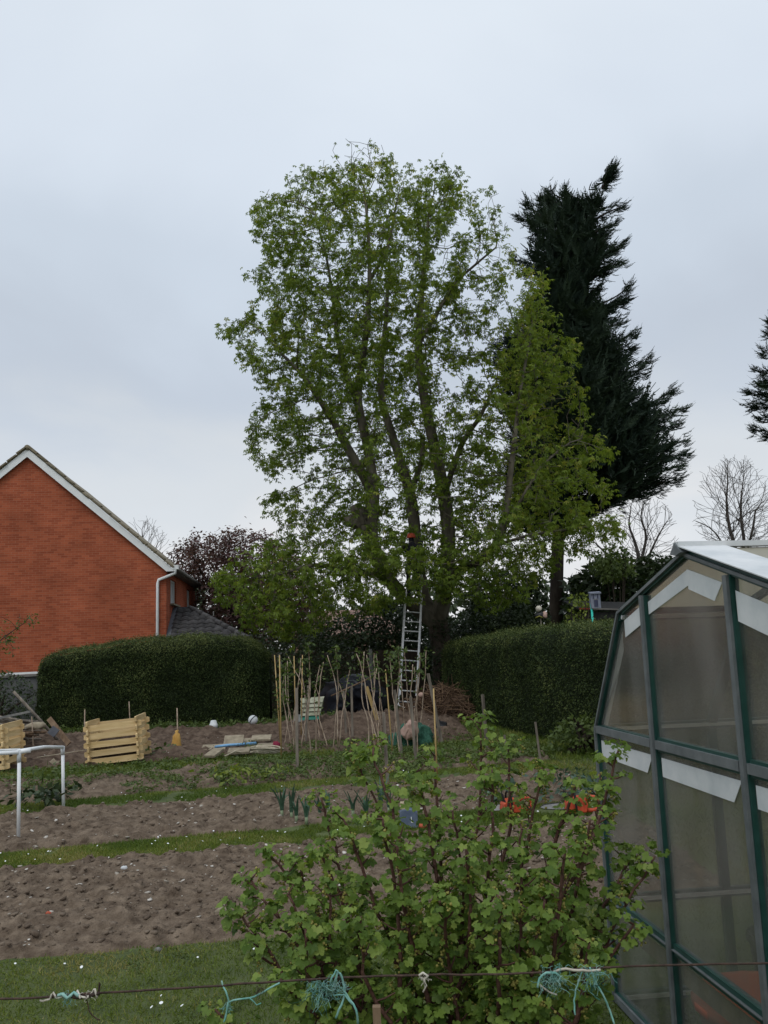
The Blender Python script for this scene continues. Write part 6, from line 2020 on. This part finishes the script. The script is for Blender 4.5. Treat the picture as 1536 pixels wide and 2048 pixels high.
veg('bean_plant', 'grey-green bean plants behind the orange saws, nearest the greenhouse', 1172, 1598, 90, 0.13, 0.26, (0.05, 0.10), M['blue_leaf'], 'bean plant')
veg('bean_plant', 'grey-green bean plants behind the gap between the orange saws', 1128, 1594, 110, 0.16, 0.28, (0.05, 0.10), M['blue_leaf'], 'bean plant')
veg('cabbage_plant', 'blue-green leafy cabbage just behind the smaller orange saw', 1003, 1598, 45, 0.10, 0.16, (0.08, 0.14), M['blue_leaf'], 'cabbage')
veg('cabbage_plant', 'dark leafy plant beyond the white pipe frame, nearer its right post', 100, 1598, 70, 0.17, 0.12, (0.08, 0.15), M['dark_leaf'], 'cabbage')
veg('cabbage_plant', 'dark leafy plant beyond the white pipe frame, midway between its posts', 74, 1602, 60, 0.16, 0.12, (0.08, 0.15), M['dark_leaf'], 'cabbage')
veg('weed_clump', 'bright green dock clump by the first bamboo canes', 470, 1560, 90, 0.16, 0.15, (0.07, 0.13), M['bright_leaf'], 'weed')
veg('weed_clump', 'bright green dock clump below the right end of the slab heap', 545, 1556, 60, 0.13, 0.12, (0.06, 0.11), M['bright_leaf'], 'weed')
veg('weed_clump', 'lush green weed clump between the pipe posts at the path edge', 84, 1566, 110, 0.22, 0.2, (0.06, 0.12), M['mid_leaf'], 'weed')
veg('weed_clump', 'green weed clump at the right foot of the lone compost bin', 302, 1517, 80, 0.16, 0.2, (0.06, 0.11), M['mid_leaf'], 'weed')
shrub('bramble_shrub', 'leafy green bush at the hedge foot beside the greenhouse', 'shrub', [(1095, 1475), (1130, 1440), (1170, 1430), (1215, 1440), (1215, 1515), (1170, 1512), (1110, 1500)], 14.2, 900, 0.35, (0.05, 0.11), M['mid_leaf'], 'garden shrubs')

# ------------------------------------------------------------------ chainsaws and fuel can
def chainsaw(c_, rz, s_, label, bar_len=0.42, bar_mat='steel'):
    """bar along +x, rear handle along -x"""
    r_o = thing('chainsaw', label, 'chainsaw', c_, 'orange chainsaws')
    Mw = Matrix.Translation(np.array(c_).tolist()) @ Matrix.Rotation(rz, 4, 'Z') @ Matrix.Scale(s_, 4)

    def pt(q, name, mat, par=r_o):
        q.v = [tuple(Mw @ Vector(v_)) for v_ in q.v]
        o_ = q.build(name, M[mat], par)
        return o_
    body = [(-0.13, 0.02), (0.10, 0.02), (0.13, 0.06), (0.12, 0.15), (0.06, 0.20), (-0.05, 0.215), (-0.12, 0.19), (-0.15, 0.12)]
    bevel(pt(MB().poly([(x_, -0.075, z_) for x_, z_ in body], (0, 1, 0), 0.15), 'body', 'orange'), 0.018 * s_, 3)
    pt(MB().poly([(x_ * 0.8, -0.085, z_ * 0.55 + 0.01) for x_, z_ in body], (0, 1, 0), 0.01), 'clutch_cover', 'orange')
    rear = [(-0.13, 0, 0.17), (-0.20, 0, 0.20), (-0.28, 0, 0.19), (-0.32, 0, 0.14), (-0.30, 0, 0.06), (-0.22, 0, 0.035), (-0.12, 0, 0.04)]
    pt(MB().tube(rear, [0.026, 0.024, 0.022, 0.022, 0.024, 0.026, 0.028], 8), 'rear_handle', 'orange')
    loop = [(0.0, -0.10, 0.05), (0.01, -0.115, 0.18), (0.015, -0.07, 0.285), (0.02, 0.02, 0.30), (0.02, 0.09, 0.27), (0.01, 0.105, 0.12), (0, 0.09, 0.04)]
    pt(MB().tube([np.array(q) for q, _ in smooth_path([(np.array(q), 0) for q in loop], 0.04)], 0.014, 8), 'front_handle', 'black_plastic')
    pt(MB().poly([(0.085, -0.09, 0.17), (0.085, 0.07, 0.17), (0.12, 0.06, 0.29), (0.12, -0.08, 0.29)], (1, 0, 0), 0.012), 'hand_guard', 'black_plastic')
    bar = [(0.10, 0.045), (0.14, 0.04), (0.12 + bar_len - 0.05, 0.055), (0.12 + bar_len, 0.075), (0.12 + bar_len - 0.05, 0.10), (0.14, 0.12), (0.10, 0.115)]
    bo_ = pt(MB().poly([(x_, -0.115, z_) for x_, z_ in bar], (0, 1, 0), 0.014), 'guide_bar', bar_mat)
    ch = [(0.12, -0.108, 0.038), (0.12 + bar_len - 0.05, -0.108, 0.052), (0.125 + bar_len, -0.108, 0.075), (0.12 + bar_len - 0.05, -0.108, 0.104), (0.12, -0.108, 0.122)]
    pt(MB().tube(ch, 0.008, 5), 'chain', 'black_plastic', bo_)
    pt(MB().tube([(-0.08, -0.078, 0.10), (-0.08, -0.10, 0.10)], 0.028, 12), 'fuel_cap', 'black_plastic')
    return r_o


c_ = gp(1021, 1634)
chainsaw(c_ + [0, 0, .03], R(196), 0.75, 'smaller orange chainsaw on the grass path with a rounded end', 0.2, 'white_tape')
c_ = gp(1146, 1634)
chainsaw(c_ + [0.03, 0, .03], R(180), 0.82, 'larger orange chainsaw on the grass path nearest the greenhouse', 0.30)
# fuel can
c_ = gp(818, 1655)
fc = thing('fuel_can', 'grey-blue fuel can with a tan top on the grass path', 'fuel can', c_)
bevel(MB().poly([c_ + [x_, -0.06, z_] for x_, z_ in ((-0.09, 0), (0.09, 0), (0.09, 0.15), (0.06, 0.185), (-0.06, 0.185), (-0.09, 0.17))], (0, 1, 0), 0.12).build('body', M['can_blue'], fc), 0.012, 2)
MB().box(c_ + [-0.055, 0, 0.215], (0.065, 0.10, 0.06), taper=0.75).build('filler', M['can_beige'], fc)
MB().tube([c_ + [-0.02, 0, 0.18], c_ + [0.0, 0, 0.235], c_ + [0.06, 0, 0.235], c_ + [0.08, 0, 0.165]], 0.012, 8).build('handle', M['can_blue'], fc)
lm_ = MB()
lm_.box(c_ + [0.025, -0.0625, 0.085], (0.008, 0.003, 0.055)); lm_.box(c_ + [0.036, -0.0625, 0.0605], (0.014, 0.003, 0.008))
lm_.build('mark', M['white_paint'], fc)
c_ = gp(845, 1657)
tag(MB().blob(c_ + [0, 0, .025], 0.035, 2, 0.25, 2, 2, (1.2, .8, .8)).build('brick_piece', M['terracotta'], None, c_), 'brown brick piece on the grass beside the fuel can', 'brick')

# ------------------------------------------------------------------ bird box, shed, ornament behind the hedge
Yb = 18.6
c_ = P(1191, 1217, Yb)
bbx = thing('bird_box', 'grey-blue wooden bird box on a turquoise post above the hedge', 'bird box', (P(1183, 1217, Yb)[0], Yb, 0))
s_ = Yb / FPX
w_, h_ = 19 * s_, 30 * s_
Mt = Matrix.Rotation(R(-1), 3, 'Y')
bevel(MB().box(c_ + [0, 0, h_ / 2], (w_, 0.16, h_), Mt).build('body', M['birdbox'], bbx), 0.006, 1)
MB().box(c_ + [-0.0, -0.01, h_ + 0.012], (w_ + 0.03, 0.21, 0.03), Matrix.Rotation(R(-2), 3, 'Y') @ Matrix.Rotation(R(8), 3, 'X')).build('roof', M['birdbox'], bbx)
for dx_ in (-0.045, 0.045):
    MB().box(c_ + [dx_, -0.084, h_ * 0.80], (0.022, 0.012, 0.10)).build('batten', M['dark_inside'], bbx)
MB().box(c_ + [0.0, -0.085, h_ * 0.60], (0.09, 0.02, 0.014)).build('perch', M['concrete'], bbx)
MB().box(c_ + [0.002, -0.083, h_ * 0.32], (0.085, 0.012, 0.14)).build('front_panel', M['dark_inside'], bbx)
b_ = P(1183.5, 1217, Yb)
MB().tube([(b_[0], Yb, 0), (b_[0], Yb, b_[2] + 0.1)], 0.023, 10).build('post', M['turquoise'], bbx)
# low dark shed
Ysd = 22.0
a_, b_ = P(1157, 1217, Ysd), P(1330, 1221, Ysd)
shd = thing('garden_shed', 'low dark shed with a felt roof behind the bird box', 'shed', ((a_[0] + b_[0]) / 2, Ysd + 0.9, 0))
MB().box(((a_[0] + b_[0]) / 2, Ysd + 0.95, a_[2] / 2 - 0.05), (b_[0] - a_[0] - 0.1, 1.7, a_[2] - 0.1)).build('wall', M['felt'], shd)
MB().poly([a_ + [0, 0, -.04], b_ + [0, 0, -.04], b_ + [0, 1.9, .25], a_ + [0, 1.9, .25]], (0, 0, 1), 0.04).build('roof', M['felt'], shd)
c2 = P(1184, 1217.5, Ysd - 0.02)
MB().bar(P(1158, 1217, Ysd - 0.02), c2, 0.02, 0.035).build('fascia', M['red_trim'], shd)
MB().bar(c2 + [0.02, 0, 0], P(1330, 1221, Ysd - 0.02), 0.02, 0.03).build('fascia', M['gutter_dark'], shd)
# garden ornament
c_ = P(1081, 1229, 21.0)
orn = thing('garden_ornament', 'small cream, black and pink garden ornament peeping over the hedge', 'ornament', (c_[0], 21.0, 0))
MB().tube([(c_[0], 21, 0), (c_[0], 21, c_[2])], 0.015, 6).build('stick', M['old_wood'], orn)
MB().blob(c_ + [0, 0, -.02], 0.13, 3, 0.2, 2, 2, (1, .7, .7)).build('body', M['black_plastic'], orn)
MB().blob(c_ + [-.04, -.03, .14], 0.075, 2, 0.3, 2, 2).build('head', M['twine_pale'], orn)
MB().blob(c_ + [.09, -.06, -.02], 0.07, 6, 0.3, 2, 2, (.8, .6, 1.2)).build('wing', M['pink_sack'], orn)
MB().tube([c_ + [-.14, -.1, -.08], c_ + [-.05, -.13, -.04], c_ + [.02, -.12, -.08]], 0.018, 6).build('collar', M['flower'], orn)

# ------------------------------------------------------------------ ladder and the person on it
Yl0, Yl1 = 22.9, 24.0
lb, lt = P(815, 1412, Yl0), P(829.5, 1148, Yl1)
ld = unit(lt - lb); lx = unit(np.cross(ld, [0, 1, 0])); lx = lx if lx[0] > 0 else -lx
ln_ = np.cross(lx, ld)
if ln_[1] > 0: ln_ = -ln_
lad = thing('extension_ladder', 'aluminium extension ladder leaning up into the chestnut tree', 'ladder', lb)
LL = np.linalg.norm(lt - lb)
hw2 = 0.205
for sec, (s0, s1, off_, hw_) in enumerate(((0.0, LL * 0.82, -0.05, hw2 + 0.03), (0.27, LL, 0.012, hw2))):
    for sd_ in (-1, 1):
        a_ = lb + ld * s0 + lx * sd_ * hw_ + ln_ * off_
        b_ = lb + ld * s1 + lx * sd_ * hw_ + ln_ * off_
        MB().bar(a_, b_, 0.028, 0.06, ln_).build('stile', M['ladder_alu'], lad)
    k = 0
    while True:
        q = s0 + 0.12 + k * 0.27
        k += 1
        if q > s1 - 0.04: break
        if sec == 0 and q > 0.35: continue
        MB().tube([lb + ld * q - lx * hw_ + ln_ * off_, lb + ld * q + lx * hw_ + ln_ * off_], 0.017, 8).build('rung', M['ladder_alu'], lad)
MB().tube([lb - lx * 0.26 + [0, 0, .02], lb - lx * 0.1 - ld * 0.05, lb + lx * 0.1 - ld * 0.05, lb + lx * 0.26 + [0, 0, .02]], 0.02, 8).build('foot_bar', M['ladder_alu'], lad)


def person():
    f_ = lb + ld * (LL * 0.80) + ln_ * 0.16            # between the feet, on a rung
    up = np.array([0, 0, 1.0])
    rt = np.array([1.0, 0, 0]); fw = np.array([0, 1.0, 0])
    J = lambda x_, y_, z_: f_ + rt * x_ + fw * y_ + up * z_
    root_ = thing('person', 'person in dark clothes and an orange helmet standing on the ladder in the tree', 'person', f_)
    v = {'pel': (J(0, 0, .93), .15), 'sp': (J(0, .03, 1.12), .145), 'ch': (J(0, .06, 1.30), .165), 'nk': (J(0, .08, 1.47), .065), 'hd': (J(0, .10, 1.57), .085), 'ht': (J(0, .10, 1.66), .085),
         'hl': (J(-.10, 0, .88), .095), 'kl': (J(-.12, .10, .50), .065), 'al': (J(-.12, .02, .09), .045), 'tl': (J(-.12, .20, .04), .04),
         'hr': (J(.10, 0, .88), .095), 'kr': (J(.12, .07, .48), .065), 'ar': (J(.12, 0, .09), .045), 'tr': (J(.12, .18, .04), .04),
         'sl': (J(-.19, .06, 1.38), .075), 'el': (J(-.30, .25, 1.28), .05), 'wl': (J(-.20, .45, 1.40), .037),
         'sr': (J(.19, .06, 1.38), .075), 'er': (J(.30, .22, 1.50), .05), 'wr': (J(.22, .42, 1.72), .037)}
    ed = [('pel', 'sp'), ('sp', 'ch'), ('ch', 'nk'), ('nk', 'hd'), ('hd', 'ht'), ('pel', 'hl'), ('hl', 'kl'), ('kl', 'al'), ('al', 'tl'), ('pel', 'hr'), ('hr', 'kr'), ('kr', 'ar'), ('ar', 'tr'),
          ('ch', 'sl'), ('sl', 'el'), ('el', 'wl'), ('ch', 'sr'), ('sr', 'er'), ('er', 'wr')]
    # hands: palm and five fingers on each wrist
    for s_, w in (('l', 'wl'), ('r', 'wr')):
        wp = v[w][0]; el = v['el' if s_ == 'l' else 'er'][0]
        d_ = unit(wp - el); side = unit(np.cross(d_, up)); nrm_ = np.cross(side, d_)
        v['p' + s_] = (wp + d_ * .07, .030); ed.append((w, 'p' + s_))
        for k in range(4):
            b_ = wp + d_ * .10 + side * (k - 1.5) * .021
            ln2 = (.032, .038, .036, .028)[k]
            v[f'f{s_}{k}a'] = (b_, .010); v[f'f{s_}{k}b'] = (b_ + d_ * ln2 - nrm_ * .012, .009); v[f'f{s_}{k}c'] = (b_ + d_ * ln2 * 1.2 - nrm_ * .04, .008)
            ed += [('p' + s_, f'f{s_}{k}a'), (f'f{s_}{k}a', f'f{s_}{k}b'), (f'f{s_}{k}b', f'f{s_}{k}c')]
        tb_ = wp + d_ * .05 + side * .035 * (1 if s_ == 'l' else -1)
        v[f't{s_}a'] = (tb_, .012); v[f't{s_}b'] = (tb_ + d_ * .035 + side * .02 * (1 if s_ == 'l' else -1) - nrm_ * .02, .009)
        ed += [('p' + s_, f't{s_}a'), (f't{s_}a', f't{s_}b')]
    names = list(v)
    me = bpy.data.meshes.new('body')
    me.from_pydata([tuple(v[k][0]) for k in names], [(names.index(a_), names.index(b_)) for a_, b_ in ed], [])
    o_ = put('body', me, M['cloth_dark'], root_)
    sk_ = o_.modifiers.new('skin', 'SKIN')
    for i, k in enumerate(names):
        sv = me.skin_vertices[0].data[i]
        sv.radius = (v[k][1], v[k][1] * (0.75 if k in ('ch', 'sp', 'pel') else 1.0))
        sv.use_root = (k == 'pel')
    sb = o_.modifiers.new('sub', 'SUBSURF'); sb.levels = 1; sb.render_levels = 1
    h_ = J(0, .10, 1.66)
    MB().lathe(h_ - up * 0.035, [(0.135, 0.0), (0.135, 0.01), (0.118, 0.02), (0.115, 0.06), (0.095, 0.105), (0.055, 0.135), (0.01, 0.142)], 18).build('helmet', M['orange'], root_)
    # face turned towards the trunk, ears and hair
    MB().blob(J(0, .115, 1.60), 0.088, 1, 0.03, 2, 1, (0.86, 1.0, 1.2)).build('head', M['skin'], root_)
    fc_ = root_.children[-1] if False else [c_ for c_ in root_.children if c_.name.startswith('head')][0]
    MB().blob(J(0, .215, 1.585), 0.018, 1, 0.05, 1, 1, (.8, 1.2, 1.2)).build('nose', M['skin'], fc_)
    for sx in (-1, 1):
        MB().blob(J(sx * .033, .198, 1.612), 0.011, 1, 0, 1).build('eye', M['black_plastic'], fc_)
        MB().blob(J(sx * .078, .11, 1.595), 0.022, 1, 0.1, 1, 1, (.4, .8, 1.3)).build('ear', M['skin'], fc_)
    MB().box(J(0, .203, 1.548), (0.045, 0.01, 0.008)).build('mouth', M['terracotta'], fc_)
    MB().tube([J(-.16, .0, .98), J(-.1, -.13, .97), J(.1, -.13, .97), J(.16, 0, .98), J(.1, .14, .97), J(-.1, .14, .97), J(-.16, .0, .98)], 0.022, 6, False).build('harness_belt', M['steel'], root_)
    MB().box(J(.16, -.06, .88), (0.05, 0.06, 0.16)).build('tool_pouch', M['concrete'], root_)


person()

# ------------------------------------------------------------------ currant bush in the foreground
def currant_leaf(seed):
    r_ = np.random.default_rng(seed)
    ctl = [(0, 0.10), (22, 0.50), (50, 0.62), (72, 0.44), (100, 0.66), (125, 0.55), (152, 0.72), (180, 0.60)]
    # outline by angle from the stalk: five blunt toothed lobes
    ang, rad = [], []
    lob = [(-180 + 22, .34), (-152, .52), (-132, .60), (-114, .55), (-98, .50), (-78, .66), (-58, .73), (-43, .64), (-31, .56), (-16, .70), (0, .78), (16, .70), (31, .56), (43, .64), (58, .73), (78, .66), (98, .50), (114, .55), (132, .60), (152, .52), (180 - 22, .34)]
    fold = r_.uniform(-0.15, 0.55)
    V_ = [(0.30, 0, 0.0), (0.12, 0, -0.02)]
    for a_, q in lob:
        q = q * (1 + r_.normal(0, 0.08))
        x_, y_ = 0.30 + q * math.cos(math.radians(a_)) * 0.86, q * math.sin(math.radians(a_))
        z_ = -0.16 * (abs(y_)) ** 1.5 - 0.20 * max(0, x_ - 0.4) ** 1.5 + (0.09 if abs(a_) in (31, 98) else 0.0) + fold * abs(y_) + r_.normal(0, 0.035)
        V_.append((x_, y_, z_))
    n_ = len(lob)
    F_ = [(0, 2 + k, 3 + k) for k in range(n_ - 1)] + [(0, 2 + n_ - 1, 1), (0, 1, 2)]
    return np.array(V_), np.array(F_)


LV = [currant_leaf(k) for k in range(6)]
lme = []
for k, (a_, b_) in enumerate(LV):
    q = np_mesh('currant_leaf', a_, b_, smooth=True); q.materials.append(M['currant_leaf']); lme.append(q)
Yc = 3.35
cbase = np.array([P(905, 1900, Yc)[0], Yc, 0.0])
bush = thing('currant_bush', 'leafy currant bush with red-brown stems behind the wire', 'bush', cbase)
tips = [(470, 1815, -.1), (535, 1700, .1), (590, 1720, .25), (612, 1860, -.3), (660, 1770, -.2), (640, 1590, .3), (700, 1500, .2), (742, 1492, .0), (765, 1640, -.3), (792, 1700, -.35), (835, 1545, .1), (870, 1510, .25), (905, 1620, -.2), (1016, 1492, .2), (962, 1432, .35),
        (985, 1545, .0), (1040, 1660, -.3), (1085, 1535, .2), (1150, 1570, .1), (1130, 1700, -.35), (1205, 1560, .25), (1237, 1500, .1), (1180, 1640, -.2), (1275, 1690, .2), (1308, 1715, .0), (1270, 1850, -.2), (1000, 1800, -.45), (880, 1800, -.45), (720, 1830, -.45),
        (560, 1960, -.4), (1180, 1880, -.4), (430, 2020, -.2), (500, 1760, 0), (575, 1790, -.2), (640, 1700, 0), (690, 1640, -.1), (930, 1700, -.3), (1090, 1800, -.4)]
leafP, leafX, leafZ, leafS = [], [], [], []
flP = []
for i, (px_, py_, dy_) in enumerate(tips):
    tip = P(px_, py_, Yc + dy_)
    b_ = cbase + np.array([(tip[0] - cbase[0]) * 0.25 + rng.normal(0, .08), dy_ * 0.4 + rng.normal(0, .08), 0])
    m1 = b_ * 0.62 + tip * 0.38 + rng.normal(0, 0.03, 3); m1[2] = tip[2] * 0.42
    m2 = b_ * 0.28 + tip * 0.72 + rng.normal(0, 0.03, 3); m2[2] = tip[2] * 0.74
    r0 = rng.uniform(0.008, 0.0125)
    sm = smooth_path([(b_, r0), (m1, r0 * .85), (m2, r0 * .65), (tip, r0 * .4)], 0.05)
    ps = [q + rng.normal(0, 0.0035, 3) for q, _ in sm]
    MB().tube(ps, [a_ for _, a_ in sm], 6).build('stem', M['currant_stem'], bush)
    zmax = tip[2]
    for k, q in enumerate(ps):
        f_ = k / len(ps)
        if q[2] < 0.28: continue
        # short spurs and side shoots with bunches of leaves
        ns_ = int(rng.random() < 0.92) + int(rng.random() < 0.8) + int(f_ < 0.7 and rng.random() < 0.35) + int(f_ > 0.6 and rng.random() < 0.6)
        if k == len(ps) - 1: ns_ = 2
        for _ in range(ns_):
            an = rng.uniform(0, 2 * math.pi)
            d_ = unit(np.array([math.cos(an), math.sin(an), rng.uniform(0.2, 1.0)]))
            ln2 = rng.uniform(0.02, 0.14) * (1.2 - 0.8 * f_)
            e_ = q + d_ * ln2
            if ln2 > 0.05:
                MB_t = None
                leafP_st = (q, e_)
                flP.append((q, e_, 0))
            nl = rng.integers(4, 9)
            for _k in range(nl):
                a2 = rng.uniform(0, 2 * math.pi)
                o_ = unit(np.array([math.cos(a2), math.sin(a2), rng.normal(-0.1, 0.35)]) + d_ * 0.5)
                s_ = rng.uniform(0.016, 0.037) * (0.8 if f_ > 0.93 else 1.0)
                pl_ = rng.uniform(0.012, 0.035)
                leafP.append(e_ + o_ * pl_); leafX.append(o_ + [0, 0, -0.25])
                leafZ.append(np.array([0, -0.25, 0.9]) + 0.55 * o_ + rng.normal(0, 0.32, 3)); leafS.append(s_)
            if rng.random() < 0.22:
                flP.append((e_, e_ + np.array([rng.normal(0, .015), rng.normal(0, .015), -rng.uniform(.03, .06)]), 1))
leafP, leafX, leafZ, leafS = map(np.array, (leafP, leafX, leafZ, leafS))
# the bush is thinner where the saws and the can show through it
ax_, ay_ = proj(leafP)
thin = np.zeros(len(leafP), bool)
for x0_, y0_, x1_, y1_ in ((985, 1588, 1068, 1640), (1098, 1574, 1192, 1642), (795, 1600, 838, 1662)):
    thin |= (ax_ > x0_) & (ax_ < x1_) & (ay_ > y0_) & (ay_ < y1_) & (rng.random(len(leafP)) < 0.6)
thin |= rng.random(len(leafP)) < np.interp(ay_, [1500, 1620, 1800], [0.0, 0.28, 0.0])
leafP, leafX, leafZ, leafS = leafP[~thin], leafX[~thin], leafZ[~thin], leafS[~thin]
# spurs
mb = MB()
for a_, b_, kind in flP:
    if kind == 0: mb.tube([a_, (a_ + b_) / 2 + [0, 0, -.004], b_], [0.004, 0.003, 0.002], 4, False)
so_ = mb.build('side_shoots', M['currant_stem'], bush); so_['kind'] = 'stuff'
# hanging flower strings
fp_ = []
for a_, b_, kind in flP:
    if kind == 1:
        for k in range(11):
            fp_.append(a_ + (b_ - a_) * k / 10 + rng.normal(0, 0.006, 3))
fp_ = np.array(fp_)
bl = np.random.default_rng(1)
OCT_V = np.array([[1, 0, 0], [-1, 0, 0], [0, 1, 0], [0, -1, 0], [0, 0, 1], [0, 0, -1.0]])
OCT_F = np.array([[0, 2, 4], [2, 1, 4], [1, 3, 4], [3, 0, 4], [2, 0, 5], [1, 2, 5], [3, 1, 5], [0, 3, 5]])
V_, F_ = inst(OCT_V, OCT_F, fp_, rng.normal(0, 1, fp_.shape), rng.normal(0, 1, fp_.shape), rng.uniform(0.004, 0.0072, len(fp_)))
fo_ = put('flower_strings', np_mesh('flower_strings', V_, F_, np.repeat(rng.random(len(fp_)), 6)), M['flower'], bush); fo_['kind'] = 'stuff'
# the 300 leaves that show best are single leaves; the rest of the foliage is one mass
px_, py_ = proj(leafP)
vis = (px_ > 0) & (px_ < 1536) & (py_ < 2040)
score = np.where(vis, -leafP[:, 1] + leafS * 14, -99)
order = np.argsort(-score)
single, rest = order[:300], order[300:]
Zu = unit(leafZ); Xu = unit(leafX - Zu * np.sum(leafX * Zu, -1, keepdims=True)); Yu = np.cross(Zu, Xu)
for j in single:
    Mx = Matrix.Translation(leafP[j].tolist()) @ Matrix((Xu[j], Yu[j], Zu[j])).transposed().to_4x4() @ Matrix.Scale(float(leafS[j]), 4)
    place('leaf', lme[int(j) % 6], Mx, bush)
V_, F_, T_, off = [], [], [], 0
for k in range(6):
    j = rest[rest % 6 == k]
    a_, b_ = inst(LV[k][0], LV[k][1], leafP[j], leafX[j], leafZ[j], leafS[j])
    V_.append(a_); F_.append(b_ + off); T_.append(np.repeat(rng.random(len(j)), len(LV[k][0]))); off += len(a_)
fo_ = put('foliage', np_mesh('foliage', np.concatenate(V_), np.concatenate(F_), np.concatenate(T_), True), M['currant_leaf_m'], bush); fo_['kind'] = 'stuff'
print('currant leaves', len(leafP))

# ------------------------------------------------------------------ the wire and its twine
Yw = 2.35
wp = [(-60, 1999), (0, 1998), (95, 1994), (190, 1986), (330, 1978), (480, 1968), (600, 1961), (700, 1955), (845, 1950), (1000, 1948), (1100, 1944), (1180, 1936), (1350, 1930), (1600, 1926)]
wpts = smooth_path([(P(a_, b_, Yw), 0.0) for a_, b_ in wp], 0.05)
wpts = [q + rng.normal(0, 0.0006, 3) for q, _ in wpts]
tag(MB().tube(wpts, 0.0027, 6).build('fence_wire', M['wire'], None, P(768, 1952, Yw)), 'rusty wire stretched across in front of the currant bush', 'wire')


def twine(name, label, mats, strands, tufts=()):
    b_ = P(strands[0][0][0], strands[0][0][1], Yw)
    r_o = thing(name, label, 'twine', b_, 'twine tied on the wire')
    for st, r_, mt in strands_iter(strands):
        MB().tube(st, r_, 5).build('strand', M[mt], r_o)
    for (px_, py_, rad, n_, mt) in tufts:
        c_ = P(px_, py_, Yw - 0.006)
        for k in range(int(n_ * 1.6)):
            q = c_ + rng.normal(0, rad * 0.3, 3) * [1.3, 0.5, 0.7]
            pts = [q]
            d_ = unit(rng.normal(0, 1, 3))
            for s_ in range(5):
                d_ = unit(d_ + rng.normal(0, 0.7, 3))
                q = q + d_ * rad * 0.22 + np.array([0, 0, -rad * 0.05])
                pts.append(q)
            MB().tube(pts, 0.0006, 3, False).build('fibre', M[mt], r_o)


def strands_iter(strands):
    for st in strands:
        *pts, r_, mt = st
        sm = smooth_path([(P(a_, b_, Yw - 0.008 + rng.normal(0, .006)), 0.0) for a_, b_ in pts], 0.012)
        yield [q + rng.normal(0, 0.0007, 3) for q, _ in sm], r_, mt


twine('twine_knot', 'frayed pale and teal binding wound round the wire at its left end', None,
      [((80, 2002), (100, 1998), (106, 1984), (112, 1996), (125, 1992), 0.0026, 'twine_pale'), ((112, 1994), (125, 1988), (135, 1996), (148, 1986), (158, 1992), 0.0045, 'twine'), ((150, 1990), (155, 1982), (160, 1996), 0.0026, 'twine_pale'),
       ((160, 1992), (175, 1996), (185, 1984), (190, 1978), (194, 1996), 0.0028, 'twine_pale'), ((172, 1992), (176, 2010), (182, 2030), (200, 2040), 0.0016, 'wire'), ((98, 1994), (130, 1990), (165, 1994), (198, 1987), 0.005, 'wire'), ((197, 1988), (199, 1966), (196, 1990), 0.0018, 'wire')],
      [(135, 1992, 0.02, 14, 'twine'), (178, 1990, 0.018, 8, 'twine_pale')])
twine('twine_knot', 'pale teal twine trailing down from the wire left of the tangled tuft', None,
      [((444, 1962), (446, 1972), (452, 1984), (458, 2002), (452, 2030), (446, 2046), 0.0022, 'twine'), ((458, 2004), (480, 1998), (508, 1994), (528, 1982), (560, 1966), 0.0024, 'twine'), ((500, 1996), (514, 2010), (522, 2006), 0.0016, 'twine'), ((456, 2005), (450, 2040), 0.0028, 'twine')],
      [(455, 2015, 0.016, 10, 'twine'), (525, 1980, 0.02, 10, 'wire')])
twine('twine_knot', 'tangled teal twine tuft with long hanging ends at mid wire', None,
      [((668, 1966), (676, 1945), (684, 1956), (690, 1985), (682, 2010), (672, 2036), 0.0030, 'twine'), ((686, 1980), (700, 2000), (712, 2020), (716, 2048), 0.0028, 'twine'), ((676, 1944), (672, 1940), (660, 1965), 0.0024, 'twine'), ((668, 1990), (690, 1990), (704, 2010), 0.0022, 'twine')],
      [(645, 1975, 0.045, 46, 'twine'), (640, 1985, 0.05, 26, 'green_net'), (676, 1970, 0.02, 12, 'twine')])
twine('twine_knot', 'loose dark and teal twine loops hanging by the right stems', None,
      [((1075, 1975), (1085, 1950), (1110, 1945), (1120, 1960), (1100, 1962), 0.0030, 'twine'), ((1080, 1970), (1100, 1985), (1115, 1990), 0.0022, 'twine_pale'), ((1180, 1935), (1190, 1960), (1205, 1990), (1220, 2020), (1228, 2048), 0.0026, 'twine'), ((1165, 1940), (1155, 1970), (1148, 2000), (1150, 2030), 0.0022, 'twine'),
       ((1100, 1948), (1130, 1938), (1165, 1942), (1200, 1940), 0.0035, 'twine_pale'), ((1190, 1962), (1182, 1985), (1200, 2000), 0.002, 'green_net')],
      [(1108, 1955, 0.04, 40, 'twine'), (1105, 1960, 0.04, 16, 'green_net'), (1185, 1945, 0.035, 36, 'twine'), (1192, 1965, 0.03, 14, 'green_net')])
twine('twine_knot', 'short pale binding where a stem meets the wire centrally', None,
      [((838, 1952), (846, 1945), (856, 1952), (848, 1960), (840, 1953), 0.0035, 'twine_pale'), ((848, 1958), (852, 1972), (846, 1984), 0.002, 'twine_pale')], [(848, 1956, 0.015, 10, 'twine_pale')])
a_, b_ = P(753, 2012, Yw + 0.25), P(764, 2150, Yw + 0.25)
tag(MB().bar(np.array([b_[0], b_[1], 0.0]), a_, 0.022, 0.022, (0, 1, 0)).build('timber_stake', M['brown_wood'], None, (b_[0], b_[1], 0)), 'short brown stake rising at the bottom edge under the wire', 'stake')
